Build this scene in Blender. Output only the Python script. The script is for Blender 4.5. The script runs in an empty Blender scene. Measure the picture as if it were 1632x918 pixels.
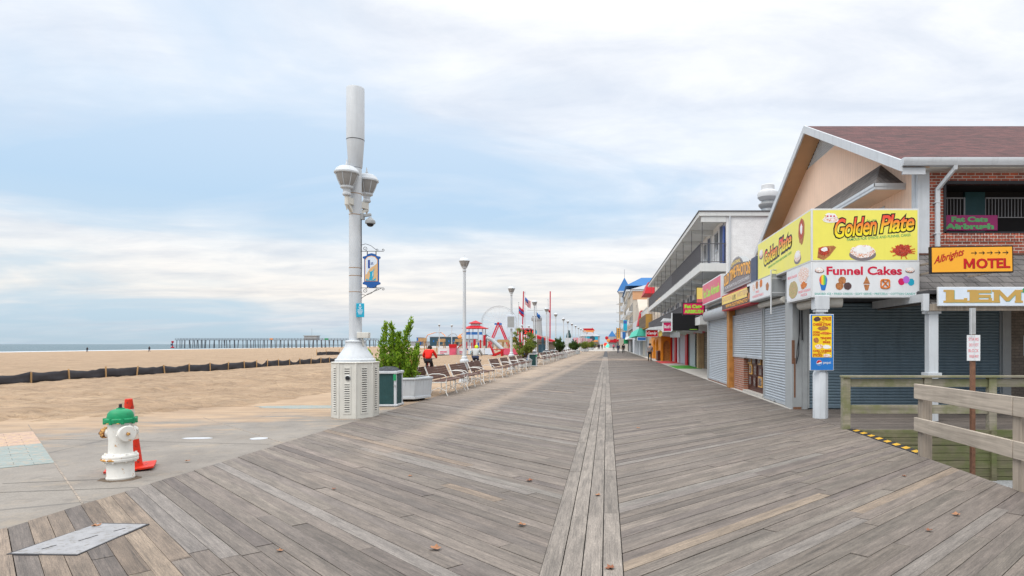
import bpy, math, random
import numpy as np
from mathutils import Vector, Matrix
random.seed(7)
RNG = np.random.default_rng(7)
SC = bpy.context.scene
COL = SC.collection
R = math.radians

# ---------------------------------------------------------------- camera
cd = bpy.data.cameras.new("camera")
cam = bpy.data.objects.new("camera", cd)
COL.objects.link(cam)
cam.location = (0, 0, 1.65)
cam.rotation_euler = (R(90), 0, 0)
cd.sensor_width = 36.0
cd.lens = 36.0 * 1010 / 1632
cd.shift_x = -(967 - 816) / 1632
cd.shift_y = (548.5 - 459) / 1632
cd.clip_start = 0.05
cd.clip_end = 40000
SC.camera = cam

# ---------------------------------------------------------------- exposure, sun and sky
SC.view_settings.view_transform = 'Standard'
SC.view_settings.look = 'None'
SC.view_settings.exposure = 0.42
SC.view_settings.gamma = 1.0
SC.view_settings.use_curve_mapping = False
SUN_EL, SUN_AZ = R(52), R(-142)      # azimuth measured from +Y towards +X
sl = bpy.data.lights.new("sun", 'SUN')
sl.energy = 1.25
sl.angle = R(40)
sl.color = (1.0, 0.93, 0.84)
so = bpy.data.objects.new("sun", sl)
COL.objects.link(so)
sd = Vector((math.sin(SUN_AZ) * math.cos(SUN_EL), math.cos(SUN_AZ) * math.cos(SUN_EL), math.sin(SUN_EL)))
so.rotation_euler = (-sd).to_track_quat('-Z', 'Y').to_euler()
so.location = (0, 0, 60)

W = bpy.data.worlds.new("World")
SC.world = W
W.use_nodes = True
nt = W.node_tree
nt.nodes.clear()


class NG:
    """small helper round a node tree"""
    def __init__(s, tree):
        s.t = tree

    def n(s, typ, **kw):
        nd = s.t.nodes.new(typ)
        for k, v in kw.items():
            setattr(nd, k, v)
        return nd

    def put(s, sock, v):
        if isinstance(v, bpy.types.NodeSocket):
            s.t.links.new(v, sock)
        elif v is not None:
            if sock.type == 'RGBA' and isinstance(v, (tuple, list)) and len(v) == 3:
                v = (*v, 1)
            sock.default_value = v

    def math(s, op, a, b=None, c=None, clamp=False):
        nd = s.n('ShaderNodeMath', operation=op, use_clamp=clamp)
        s.put(nd.inputs[0], a)
        s.put(nd.inputs[1], b)
        s.put(nd.inputs[2], c)
        return nd.outputs[0]

    def mix(s, f, a, b, blend='MIX'):
        nd = s.n('ShaderNodeMix', data_type='RGBA', blend_type=blend)
        s.put(nd.inputs[0], f)
        s.put(nd.inputs[6], a)
        s.put(nd.inputs[7], b)
        return nd.outputs[2]

    def ramp(s, f, stops, interp='LINEAR'):
        nd = s.n('ShaderNodeValToRGB')
        nd.color_ramp.interpolation = interp
        el = nd.color_ramp.elements
        while len(el) < len(stops):
            el.new(0.5)
        for e, (p, c) in zip(el, stops):
            e.position = p
            e.color = (c, c, c, 1) if isinstance(c, (int, float)) else (*c, 1)
        s.put(nd.inputs[0], f)
        return nd.outputs[0]

    def noise(s, vec, scale, detail=4, rough=0.55, dist=0.0):
        nd = s.n('ShaderNodeTexNoise')
        s.put(nd.inputs['Vector'], vec)
        nd.inputs['Scale'].default_value = scale
        nd.inputs['Detail'].default_value = detail
        nd.inputs['Roughness'].default_value = rough
        nd.inputs['Distortion'].default_value = dist
        return nd.outputs['Fac']

    def map(s, vec, scale=(1, 1, 1), rot=(0, 0, 0), loc=(0, 0, 0)):
        nd = s.n('ShaderNodeMapping')
        s.put(nd.inputs['Vector'], vec)
        nd.inputs['Scale'].default_value = scale
        nd.inputs['Rotation'].default_value = rot
        nd.inputs['Location'].default_value = loc
        return nd.outputs[0]

    def sep(s, vec):
        nd = s.n('ShaderNodeSeparateXYZ')
        s.put(nd.inputs[0], vec)
        return nd.outputs

    def comb(s, x, y, z=0.0):
        nd = s.n('ShaderNodeCombineXYZ')
        s.put(nd.inputs[0], x)
        s.put(nd.inputs[1], y)
        s.put(nd.inputs[2], z)
        return nd.outputs[0]


g = NG(nt)
tc = g.n('ShaderNodeTexCoord')
dx, dy, dz = g.sep(tc.outputs['Generated'])
zc = g.math('ADD', g.math('MAXIMUM', dz, 0.0), 0.11)
pu = g.math('DIVIDE', dx, zc)
pv = g.math('DIVIDE', dy, zc)
pvec = g.comb(pu, pv, 0.0)
n1 = g.noise(g.map(pvec, (0.7, 0.95, 1), (0, 0, R(-14)), (3.1, 1.7, 0)), 0.85, 8, 0.55, 0.6)
n2 = g.noise(g.map(pvec, (0.35, 0.75, 1), (0, 0, R(18)), (8.3, 4.1, 0)), 0.55, 4, 0.5, 0.3)
cl = g.math('ADD', g.math('MULTIPLY', n1, 0.62), g.math('MULTIPLY', n2, 0.38))
# cloud gets thicker towards the south-west (right of the boardwalk) and overhead
cl = g.math('ADD', g.math('ADD', cl, 0.035), g.math('MULTIPLY', dx, 0.13))
cl = g.math('ADD', cl, g.math('MULTIPLY', dz, 0.20))
cl = g.math('ADD', cl, g.math('SUBTRACT', g.ramp(dz, [(0.0, 0.10), (0.03, 0.10), (0.075, 0.19), (0.12, 0.165), (0.18, 0.075), (0.27, 0.08), (0.36, 0.12), (0.6, 0.14)]), 0.1))
cmask = g.ramp(cl, [(0.43, 0.0), (0.50, 0.35), (0.56, 0.8), (0.64, 1.0)])
gap = g.ramp(dz, [(0.0, (0.47, 0.60, 0.70)), (0.035, (0.50, 0.65, 0.77)), (0.09, (0.58, 0.71, 0.81)),
                  (0.2, (0.50, 0.68, 0.87)), (0.36, (0.64, 0.77, 0.93)), (0.6, (0.74, 0.83, 0.95))])
cloud = g.ramp(dz, [(0.0, (0.56, 0.65, 0.73)), (0.03, (0.66, 0.70, 0.76)), (0.07, (0.89, 0.845, 0.80)),
                    (0.13, (0.89, 0.885, 0.88)), (0.24, (0.84, 0.88, 0.94)), (0.42, (0.90, 0.92, 0.96)), (0.6, (1.0, 1.0, 1.0))])
n3 = g.noise(g.map(pvec, (0.8, 1.5, 1), (0, 0, R(-20)), (1.3, 6.0, 0)), 1.6, 6, 0.6, 0.4)
n4 = g.noise(g.map(pvec, (1.0, 1.3, 1), (0, 0, R(10)), (5.3, 2.0, 0)), 3.2, 6, 0.62, 0.3)
cloud = g.mix(1.0, cloud, g.ramp(n3, [(0.32, (0.86, 0.89, 0.94)), (0.58, (1.08, 1.07, 1.06))]), 'MULTIPLY')
cloud = g.mix(1.0, cloud, g.ramp(n4, [(0.3, (0.93, 0.945, 0.965)), (0.65, (1.03, 1.03, 1.02))]), 'MULTIPLY')
skycol = g.mix(1.0, g.mix(cmask, gap, cloud), (2, 2, 2), 'MULTIPLY')
bg1 = g.n('ShaderNodeBackground')
g.put(bg1.inputs[0], skycol)
# an overcast sky is brightest overhead
g.put(bg1.inputs[1], g.ramp(dz, [(0.0, 0.428), (0.45, 0.432), (0.75, 0.9), (1.0, 1.05)]))
sky = g.n('ShaderNodeTexSky')
sky.sky_type = 'NISHITA'
sky.sun_disc = False
sky.sun_elevation = SUN_EL
sky.sun_rotation = SUN_AZ
bg2 = g.n('ShaderNodeBackground')
g.put(bg2.inputs[0], sky.outputs[0])
bg2.inputs[1].default_value = 0.05
mx = g.n('ShaderNodeMixShader')        # the clear sky seen through thin overcast
mx.inputs[0].default_value = 0.12
nt.links.new(bg1.outputs[0], mx.inputs[1])
nt.links.new(bg2.outputs[0], mx.inputs[2])
wo = g.n('ShaderNodeOutputWorld')
nt.links.new(mx.outputs[0], wo.inputs[0])

# ---------------------------------------------------------------- materials
MATS = {}


def new_mat(name):
    m = bpy.data.materials.new(name)
    m.use_nodes = True
    m.node_tree.nodes.clear()
    g = NG(m.node_tree)
    b = g.n('ShaderNodeBsdfPrincipled')
    o = g.n('ShaderNodeOutputMaterial')
    m.node_tree.links.new(b.outputs[0], o.inputs[0])
    MATS[name] = m
    return m, g, b


def bump(g, b, h, strength=0.3, dist=0.01):
    nd = g.n('ShaderNodeBump')
    nd.inputs['Strength'].default_value = strength
    nd.inputs['Distance'].default_value = dist
    g.put(nd.inputs['Height'], h)
    g.put(b.inputs['Normal'], nd.outputs[0])


def paint(name, col, rough=0.55, var=0.12, scale=6.0, bmp=0.08, metal=0.0, wear=None, wear_amt=0.5, streak=0.0):
    """an all-purpose surface: base colour with uneven tone, optional worn patches and run-down streaks"""
    m, g, b = new_mat(name)
    oc = g.n('ShaderNodeTexCoord').outputs['Object']
    nz = g.noise(oc, scale, 5, 0.6)
    c = g.mix(1.0, col, g.ramp(nz, [(0.25, 1 - var), (0.75, 1 + var)]), 'MULTIPLY')
    if streak:
        ns = g.noise(g.map(oc, (9, 9, 0.7)), 1.0, 4, 0.6)
        c = g.mix(g.ramp(ns, [(0.5, 0.0), (0.72, streak)]), c, tuple(x * 0.45 for x in col))
    if wear:
        nw = g.noise(oc, scale * 2.3, 6, 0.65, 0.3)
        c = g.mix(g.ramp(nw, [(0.66 - 0.2 * wear_amt, 0.0), (0.72 - 0.2 * wear_amt, 1.0)]), c, wear)
    g.put(b.inputs['Base Color'], c)
    g.put(b.inputs['Roughness'], g.ramp(nz, [(0.2, max(rough - 0.1, 0.05)), (0.8, min(rough + 0.12, 1))]))
    b.inputs['Metallic'].default_value = metal
    b.inputs['Specular IOR Level'].default_value = 0.28
    if bmp:
        bump(g, b, g.noise(oc, scale * 9, 4, 0.6), bmp, 0.01)
    return m


def glow(name, col, strength):
    m, g, b = new_mat(name)
    g.put(b.inputs['Base Color'], (0.02, 0.02, 0.02))
    g.put(b.inputs['Emission Color'], col)
    b.inputs['Emission Strength'].default_value = strength
    return m


def brickmat(name, c1, c2, mortar, bw, bh, axes='XZ', msize=0.012, mort_smooth=0.1, rough=0.85, bmp=0.5, var=0.3, offset=0.5):
    m, g, b = new_mat(name)
    x, y, z = g.sep(g.n('ShaderNodeTexCoord').outputs['Object'])
    d = {'X': x, 'Y': y, 'Z': z}
    v = g.comb(d[axes[0]], d[axes[1]], 0.0)
    nd = g.n('ShaderNodeTexBrick')
    nd.offset = offset
    g.put(nd.inputs['Vector'], v)
    nd.inputs['Scale'].default_value = 1.0
    nd.inputs['Mortar Size'].default_value = msize
    nd.inputs['Mortar Smooth'].default_value = mort_smooth
    nd.inputs['Brick Width'].default_value = bw
    nd.inputs['Row Height'].default_value = bh
    nd.inputs['Bias'].default_value = 0.0
    g.put(nd.inputs['Color1'], c1)
    g.put(nd.inputs['Color2'], c2)
    g.put(nd.inputs['Mortar'], mortar)
    n = g.noise(v, 3.0, 6, 0.65)
    n2 = g.noise(v, 26.0, 3, 0.6)
    c = g.mix(1.0, nd.outputs[0], g.ramp(n, [(0.25, 1 - var), (0.75, 1 + var)]), 'MULTIPLY')
    c = g.mix(1.0, c, g.ramp(n2, [(0.3, 0.85), (0.7, 1.15)]), 'MULTIPLY')
    g.put(b.inputs['Base Color'], c)
    b.inputs['Roughness'].default_value = rough
    bump(g, b, g.math('ADD', g.math('MULTIPLY', nd.outputs['Fac'], -1.0), g.math('MULTIPLY', n2, 0.3)), bmp, 0.012)
    return m


def sidingmat(name, col, axis='Y', pitch=0.2):
    m, g, b = new_mat(name)
    oc = g.n('ShaderNodeTexCoord').outputs['Object']
    d = dict(zip('XYZ', g.sep(oc)))
    fr = g.math('FRACT', g.math('DIVIDE', d[axis], pitch))
    groove = g.math('LESS_THAN', fr, 0.10)
    nz = g.noise(oc, 1.2, 5, 0.6)
    c = g.mix(1.0, col, g.ramp(nz, [(0.25, 0.92), (0.75, 1.06)]), 'MULTIPLY')
    c = g.mix(g.math('MULTIPLY', groove, 0.32), c, tuple(x * 0.5 for x in col))
    g.put(b.inputs['Base Color'], c)
    b.inputs['Roughness'].default_value = 0.7
    bump(g, b, g.math('SUBTRACT', 1.0, groove), 0.5, 0.012)
    return m


def woodmat(name, col, dark=0.55, axis=None, scale=1.0, green=None, rough=0.85):
    """weathered timber; grain runs along the given object axis"""
    m, g, b = new_mat(name)
    oc = g.n('ShaderNodeTexCoord').outputs['Object']
    sc = {'X': (0.8, 22, 22), 'Y': (22, 0.8, 22), 'Z': (22, 22, 0.8), None: (9, 9, 9)}[axis]
    n = g.noise(g.map(oc, tuple(s * scale for s in sc)), 1.0, 6, 0.65, 0.6)
    n2 = g.noise(oc, 1.7, 4, 0.6)
    c = g.mix(g.ramp(n, [(0.3, 0.0), (0.7, 1.0)]), tuple(x * dark for x in col), tuple(min(1, x * 1.25) for x in col))
    c = g.mix(1.0, c, g.ramp(n2, [(0.3, 0.82), (0.7, 1.14)]), 'MULTIPLY')
    if green:
        ng = g.noise(oc, 2.6, 5, 0.65)
        c = g.mix(g.ramp(ng, [(0.42, 0.0), (0.62, 0.85)]), c, green)
    g.put(b.inputs['Base Color'], c)
    b.inputs['Roughness'].default_value = rough
    bump(g, b, n, 0.35, 0.006)
    return m


SAND1, SAND2 = (0.43, 0.308, 0.200), (0.31, 0.213, 0.134)


def sandcol(g, pos):
    a = g.noise(pos, 0.35, 5, 0.6)
    b_ = g.noise(g.map(pos, (0.5, 2.2, 1)), 1.4, 6, 0.65)
    c = g.mix(g.ramp(a, [(0.3, 0.0), (0.72, 1.0)]), SAND2, SAND1)
    c = g.mix(1.0, c, g.ramp(b_, [(0.3, 0.70), (0.65, 1.15)]), 'MULTIPLY')
    return g.mix(1.0, c, g.ramp(g.noise(pos, 40, 3, 0.7), [(0.25, 0.88), (0.75, 1.1)]), 'MULTIPLY')


def m_sand():
    m, g, b = new_mat('sand')
    pos = g.n('ShaderNodeNewGeometry').outputs['Position']
    g.put(b.inputs['Base Color'], sandcol(g, pos))
    b.inputs['Roughness'].default_value = 0.95
    vo = g.n('ShaderNodeTexVoronoi', feature='SMOOTH_F1')
    g.put(vo.inputs['Vector'], g.map(pos, (1, 0.7, 1)))
    vo.inputs['Scale'].default_value = 2.6
    h = g.math('ADD', g.math('MULTIPLY', vo.outputs['Distance'], 0.7), g.noise(pos, 2.2, 6, 0.65))
    vo2 = g.n('ShaderNodeTexVoronoi', feature='SMOOTH_F1')
    g.put(vo2.inputs['Vector'], g.map(pos, (1, 0.8, 1), (0, 0, 0.5)))
    vo2.inputs['Scale'].default_value = 1.3
    h = g.math('ADD', h, g.math('MULTIPLY', vo2.outputs['Distance'], 0.9))
    bump(g, b, h, 1.0, 0.32)
    return m


def m_concrete():
    m, g, b = new_mat('concrete')
    pos = g.n('ShaderNodeNewGeometry').outputs['Position']
    x, y, z = g.sep(pos)
    n = g.noise(pos, 0.9, 6, 0.62)
    n2 = g.noise(pos, 55, 3, 0.7)
    n3 = g.noise(g.map(pos, (0.5, 1.6, 1), (0, 0, R(20))), 1.1, 6, 0.6)
    c = g.mix(g.ramp(n, [(0.3, 0.0), (0.7, 1.0)]), (0.175, 0.158, 0.140), (0.255, 0.232, 0.205))
    c = g.mix(1.0, c, g.ramp(n2, [(0.25, 0.8), (0.75, 1.18)]), 'MULTIPLY')
    st = g.noise(g.map(pos, (1, 1, 1), (0, 0, 0), (4, 9, 0)), 2.7, 6, 0.7)
    c = g.mix(g.ramp(st, [(0.55, 0.0), (0.68, 0.45)]), c, (0.10, 0.092, 0.085))
    c = g.mix(g.ramp(g.noise(pos, 1.9, 5, 0.7), [(0.52, 0.0), (0.7, 0.45)]), c, (0.33, 0.27, 0.20))
    ck = g.n('ShaderNodeTexVoronoi', feature='DISTANCE_TO_EDGE')
    g.put(ck.inputs['Vector'], g.map(pos, (1, 1, 1), (0, 0, 0.4)))
    ck.inputs['Scale'].default_value = 0.16
    crack = g.math('LESS_THAN', g.math('ADD', ck.outputs['Distance'], g.math('MULTIPLY', g.math('SUBTRACT', n3, 0.5), 0.02)), 0.0035)
    c = g.mix(g.math('MULTIPLY', crack, 0.6), c, (0.10, 0.095, 0.09))
    # blown sand lying on the slab, thicker away from the boards
    # boundary runs about 13.5 m out at x=-10, nearer the further left
    d = g.math('ADD', g.math('MULTIPLY', g.math('SUBTRACT', y, 11.5), 0.20), g.math('MULTIPLY', g.math('ADD', x, 9.0), -0.16))
    d = g.math('ADD', d, g.math('MULTIPLY', g.math('SUBTRACT', n3, 0.5), 2.8))
    d = g.math('ADD', d, g.math('MULTIPLY', g.math('SUBTRACT', n, 0.5), 1.5))
    mask = g.ramp(d, [(0.0, 0.0), (0.22, 0.4), (0.55, 0.75), (0.95, 0.95)])
    c = g.mix(mask, c, sandcol(g, pos))
    g.put(b.inputs['Base Color'], c)
    b.inputs['Roughness'].default_value = 0.88
    bump(g, b, g.math('ADD', g.math('MULTIPLY', n2, 0.5), n), 0.3, 0.01)
    return m


def m_planks():
    m, g, b = new_mat('weathered_planks')
    pos = g.n('ShaderNodeNewGeometry').outputs['Position']
    x, y, z = g.sep(pos)
    uv = g.n('ShaderNodeUVMap', uv_map='UVMap').outputs[0]
    at = g.n('ShaderNodeVertexColor', layer_name='tone').outputs['Color']
    grain = g.noise(g.map(uv, (1.6, 52, 1)), 1.0, 8, 0.74, 1.4)
    fine = g.noise(g.map(uv, (22, 170, 1)), 1.0, 3, 0.7)
    blot = g.noise(g.map(uv, (1.1, 7, 1)), 1.6, 6, 0.7)
    wide = g.noise(pos, 0.33, 5, 0.6)
    c = g.mix(1.0, at, g.ramp(grain, [(0.30, 0.34), (0.45, 0.90), (0.68, 1.40)]), 'MULTIPLY')
    c = g.mix(1.0, c, g.ramp(fine, [(0.3, 0.68), (0.7, 1.26)]), 'MULTIPLY')
    c = g.mix(1.0, c, g.ramp(blot, [(0.28, 0.60), (0.68, 1.28)]), 'MULTIPLY')
    c = g.mix(1.0, c, g.ramp(wide, [(0.3, 0.84), (0.72, 1.14)]), 'MULTIPLY')
    # sand trodden and blown over the boards on the beach side
    ns = g.noise(g.map(pos, (1, 0.45, 1)), 0.9, 6, 0.65)
    nf = g.noise(pos, 9, 4, 0.7)
    xb = g.math('ADD', g.math('MULTIPLY', g.math('SUBTRACT', y, 25.0), 0.035), -3.1)
    e = g.math('SUBTRACT', xb, x)
    e = g.math('ADD', g.math('MULTIPLY', e, 0.5), g.math('MULTIPLY', g.math('SUBTRACT', ns, 0.5), 2.2))
    far = g.ramp(g.math('DIVIDE', y, 100.0), [(0.15, 0.0), (0.25, 0.6), (0.36, 1.0), (0.85, 0.85)])
    mask = g.math('MULTIPLY', g.ramp(e, [(0.0, 0.0), (0.45, 0.6), (1.0, 0.92)]), far)
    # worn sandy track running along the left half
    tr = g.math('ABSOLUTE', g.math('SUBTRACT', x, g.math('ADD', g.math('MULTIPLY', y, 0.03), -3.75)))
    tmask = g.math('MULTIPLY', g.ramp(g.math('ADD', tr, g.math('MULTIPLY', ns, 0.4)), [(0.25, 0.5), (0.75, 0.0)]),
                   g.ramp(g.math('DIVIDE', y, 100.0), [(0.07, 0.0), (0.13, 0.8), (0.32, 1.0)]))
    mask = g.math('MAXIMUM', mask, tmask)
    band = g.ramp(g.math('ABSOLUTE', g.math('SUBTRACT', y, 70.0)), [(0.0, 0.55), (0.9, 0.5), (1.0, 0.0)])
    band = g.math('MULTIPLY', g.math('LESS_THAN', g.math('ABSOLUTE', g.math('SUBTRACT', y, 68.0)), 4.0), g.ramp(ns, [(0.4, 0.2), (0.6, 0.7)]))
    mask = g.math('MAXIMUM', mask, band)
    mask = g.math('MULTIPLY', mask, g.ramp(nf, [(0.25, 0.7), (0.6, 1.0)]))
    c = g.mix(mask, c, g.mix(0.25, sandcol(g, pos), (0.5, 0.46, 0.42)))
    g.put(b.inputs['Base Color'], c)
    g.put(b.inputs['Roughness'], g.ramp(grain, [(0.2, 0.62), (0.8, 0.85)]))
    bump(g, b, g.math('ADD', grain, g.math('MULTIPLY', fine, 0.4)), 0.4, 0.004)
    return m


def m_sea():
    m, g, b = new_mat('sea_water')
    pos = g.n('ShaderNodeNewGeometry').outputs['Position']
    n = g.noise(g.map(pos, (1, 1, 1)), 0.05, 5, 0.6)
    c = g.mix(g.ramp(n, [(0.35, 0.0), (0.65, 1.0)]), (0.055, 0.10, 0.125), (0.095, 0.155, 0.18))
    g.put(b.inputs['Base Color'], c)
    b.inputs['Roughness'].default_value = 0.35
    b.inputs['IOR'].default_value = 1.33
    bump(g, b, g.noise(g.map(pos, (1, 0.5, 1)), 0.6, 5, 0.6), 1.0, 1.2)
    return m


def foliage(name, dark, light, dead=None):
    m, g, b = new_mat(name)
    at = g.n('ShaderNodeVertexColor', layer_name='tone').outputs['Color']
    r_ = g.sep(at)[0]
    stops = [(0.0, dark), (0.75, light)]
    if dead:
        stops = [(0.0, dead), (0.13, dead), (0.2, dark), (0.85, light)]
    lc = g.ramp(r_, stops)
    g.put(b.inputs['Base Color'], lc)
    tl = g.n('ShaderNodeBsdfTranslucent')
    g.put(tl.inputs[0], lc)
    ms = g.n('ShaderNodeMixShader')
    ms.inputs[0].default_value = 0.45
    out = [n for n in m.node_tree.nodes if n.type == 'OUTPUT_MATERIAL'][0]
    m.node_tree.links.new(b.outputs[0], ms.inputs[1])
    m.node_tree.links.new(tl.outputs[0], ms.inputs[2])
    m.node_tree.links.new(ms.outputs[0], out.inputs[0])
    b.inputs['Roughness'].default_value = 0.6
    b.inputs['Specular IOR Level'].default_value = 0.25
    return m


m_sand(); m_concrete(); m_planks(); m_sea()
WHITE = (0.54, 0.575, 0.61)
paint('white_paint', WHITE, 0.45, 0.07, 3, 0.05, streak=0.22)
paint('white_worn', (0.72, 0.72, 0.70), 0.5, 0.07, 5, 0.08, wear=(0.36, 0.20, 0.10), wear_amt=0.05, streak=0.2)
paint('cabinet_cream', (0.60, 0.59, 0.545), 0.5, 0.07, 2.5, 0.03, streak=0.24)
paint('lamp_glass', (0.30, 0.295, 0.29), 0.25, 0.05, 8, 0.05)
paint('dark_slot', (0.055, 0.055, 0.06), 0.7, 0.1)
paint('black_metal', (0.025, 0.025, 0.03), 0.45, 0.15)
paint('black_fabric', (0.05, 0.05, 0.058), 0.85, 0.25, 3, 0.3)
paint('steel_grey', (0.33, 0.35, 0.36), 0.45, 0.1, 4, 0.06, streak=0.15)
paint('galvanised', (0.46, 0.48, 0.49), 0.4, 0.12, 12, 0.05, metal=0.6)
paint('rust_band', (0.33, 0.20, 0.10), 0.8, 0.25, 18)
paint('rust', (0.185, 0.095, 0.060), 0.85, 0.3, 22, 0.3)
paint('hydrant_white', (0.74, 0.73, 0.69), 0.5, 0.07, 7, 0.22, wear=(0.50, 0.27, 0.09), wear_amt=0.22, streak=0.16)
paint('hydrant_rusty', (0.60, 0.33, 0.10), 0.6, 0.25, 16, 0.3, wear=(0.14, 0.04, 0.015), wear_amt=0.75)
paint('hydrant_green', (0.012, 0.26, 0.11), 0.42, 0.15, 10, 0.2, wear=(0.03, 0.16, 0.07), wear_amt=0.3)
paint('cone_orange', (0.60, 0.030, 0.010), 0.5, 0.15, 9, 0.08, wear=(0.16, 0.03, 0.02), wear_amt=0.45)
paint('cone_band', (0.60, 0.50, 0.42), 0.6, 0.15, 14)
paint('bin_green', (0.022, 0.068, 0.072), 0.5, 0.15, 6)
paint('bin_bag', (0.03, 0.035, 0.045), 0.35, 0.2, 14, 0.5)
paint('bench_wood', (0.105, 0.052, 0.039), 0.65, 0.3, 8, 0.2)
paint('soil', (0.12, 0.08, 0.05), 0.95, 0.3, 20, 0.5)
paint('bark', (0.10, 0.07, 0.05), 0.9, 0.3, 25, 0.5)
paint('plate_steel', (0.285, 0.285, 0.295), 0.5, 0.18, 8, 0.2, wear=(0.21, 0.20, 0.19), wear_amt=0.55)
paint('patch_white', (0.46, 0.48, 0.51), 0.6, 0.06, 6)
paint('paver_teal', (0.245, 0.285, 0.275), 0.8, 0.14, 5, 0.2, wear=(0.36, 0.30, 0.24), wear_amt=0.6)
paint('paver_pink', (0.38, 0.27, 0.225), 0.8, 0.12, 5, 0.2, wear=(0.47, 0.345, 0.23), wear_amt=0.9)
paint('joint_tan', (0.33, 0.275, 0.225), 0.9, 0.25, 9, 0.2, wear=(0.2, 0.18, 0.16), wear_amt=0.9)
paint('joint_dark', (0.10, 0.095, 0.09), 0.9, 0.2, 9)
paint('leaf_brown', (0.30, 0.15, 0.08), 0.8, 0.3, 20)
paint('leaf_rust', (0.22, 0.09, 0.05), 0.8, 0.3, 20)
paint('green_carpet', (0.06, 0.25, 0.03), 0.95, 0.2, 30, 0.4)
paint('red_carpet', (0.48, 0.05, 0.05), 0.95, 0.15, 30, 0.4)
paint('gravel', (0.28, 0.29, 0.30), 0.95, 0.4, 30, 0.9)
paint('pale_concrete', (0.42, 0.40, 0.37), 0.9, 0.12, 3, 0.2)
paint('asphalt', (0.06, 0.06, 0.062), 0.9, 0.2, 20, 0.3)
woodmat('post_grey_wood', (0.31, 0.26, 0.21), 0.6, 'Z')
woodmat('rail_grey_wood', (0.40, 0.345, 0.285), 0.62, 'Y')
woodmat('rail_mossy_wood', (0.27, 0.245, 0.19), 0.6, 'X', green=(0.15, 0.16, 0.07))
woodmat('wall_green_wood', (0.155, 0.145, 0.085), 0.5, 'X', green=(0.085, 0.108, 0.030))
woodmat('pile_wood', (0.15, 0.16, 0.18), 0.6, 'Z')
woodmat('stake_wood', (0.50, 0.31, 0.14), 0.7, 'Z')
woodmat('tan_post_wood', (0.42, 0.28, 0.16), 0.7, 'Z')
woodmat('tower_wood', (0.42, 0.27, 0.13), 0.6, 'Z')
brickmat('red_brick', (0.46, 0.105, 0.055), (0.23, 0.065, 0.045), (0.46, 0.40, 0.36), 0.22, 0.076, 'XZ', 0.010, var=0.35)
brickmat('red_brick_y', (0.36, 0.11, 0.05), (0.24, 0.085, 0.045), (0.40, 0.36, 0.32), 0.22, 0.076, 'YZ', 0.010)
brickmat('roof_shingle', (0.125, 0.050, 0.050), (0.06, 0.030, 0.032), (0.04, 0.02, 0.02), 0.32, 0.145, 'XY', 0.006, rough=0.95, bmp=0.5, var=0.25)
brickmat('grey_shingle', (0.155, 0.145, 0.14), (0.10, 0.095, 0.095), (0.035, 0.033, 0.033), 0.27, 0.17, 'XZ', 0.008, rough=0.95, bmp=0.8, var=0.3)
brickmat('grey_shingle_y', (0.13, 0.12, 0.115), (0.085, 0.08, 0.08), (0.04, 0.04, 0.04), 0.27, 0.14, 'YX', 0.007, rough=0.95, bmp=0.8, var=0.3)
brickmat('block_wall', (0.74, 0.75, 0.76), (0.73, 0.74, 0.75), (0.70, 0.71, 0.72), 0.40, 0.20, 'XZ', 0.010, rough=0.7, bmp=0.12, var=0.10)
brickmat('stucco_brown', (0.21, 0.175, 0.145), (0.18, 0.15, 0.125), (0.145, 0.12, 0.10), 0.22, 0.076, 'XZ', 0.01, var=0.3)
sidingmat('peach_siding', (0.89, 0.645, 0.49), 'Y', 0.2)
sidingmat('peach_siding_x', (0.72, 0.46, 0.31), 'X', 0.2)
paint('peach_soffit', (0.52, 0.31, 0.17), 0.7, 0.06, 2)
paint('peach_plain', (0.70, 0.47, 0.32), 0.7, 0.06, 2)
paint('shutter_grey', (0.43, 0.47, 0.51), 0.42, 0.09, 1.2, 0.05, metal=0.25, streak=0.28)
paint('shutter_blue', (0.15, 0.21, 0.255), 0.45, 0.10, 1.2, 0.05, metal=0.15, streak=0.25)
paint('dark_interior', (0.02, 0.02, 0.022), 0.8, 0.1)
paint('dark_glass', (0.018, 0.02, 0.024), 0.08, 0.1, 2, 0)
paint('teal_panel', (0.03, 0.10, 0.12), 0.4, 0.1)
paint('sign_black', (0.012, 0.012, 0.014), 0.4, 0.1)
paint('sign_white', (0.68, 0.71, 0.74), 0.35, 0.06, 2, 0.02, streak=0.12)
paint('sign_frame', (0.62, 0.64, 0.66), 0.4, 0.05, 4)
paint('sign_yellow', (0.78, 0.73, 0.13), 0.35, 0.05, 2, 0.0, streak=0.05)
paint('sign_orange', (0.85, 0.40, 0.035), 0.4, 0.04, 2, 0.0)
paint('sign_menu', (0.85, 0.60, 0.02), 0.4, 0.03, 2, 0.0)
paint('sign_red', (0.50, 0.010, 0.014), 0.4, 0.06)
paint('sign_crimson', (0.55, 0.012, 0.05), 0.4, 0.05)
paint('sign_green', (0.02, 0.30, 0.12), 0.4, 0.05)
paint('sign_teal', (0.12, 0.42, 0.36), 0.4, 0.05)
paint('sign_lime', (0.32, 0.72, 0.05), 0.4, 0.05)
paint('sign_pink', (0.58, 0.014, 0.11), 0.4, 0.06)
paint('sign_pale_pink', (0.62, 0.10, 0.17), 0.4, 0.10, 1.5)
paint('sign_magenta', (0.26, 0.02, 0.12), 0.4, 0.06)
paint('sign_navy', (0.03, 0.075, 0.30), 0.4, 0.08)
paint('sign_blue', (0.02, 0.17, 0.52), 0.4, 0.05)
paint('sign_marine', (0.018, 0.10, 0.34), 0.4, 0.06)
paint('stripe_yellow', (0.58, 0.34, 0.03), 0.6, 0.2, 14, 0, wear=(0.10, 0.08, 0.05), wear_amt=0.5)
paint('rail_mid', (0.19, 0.195, 0.205), 0.5, 0.1)
paint('ground_stain', (0.115, 0.085, 0.060), 0.9, 0.35, 9, 0)
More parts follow.
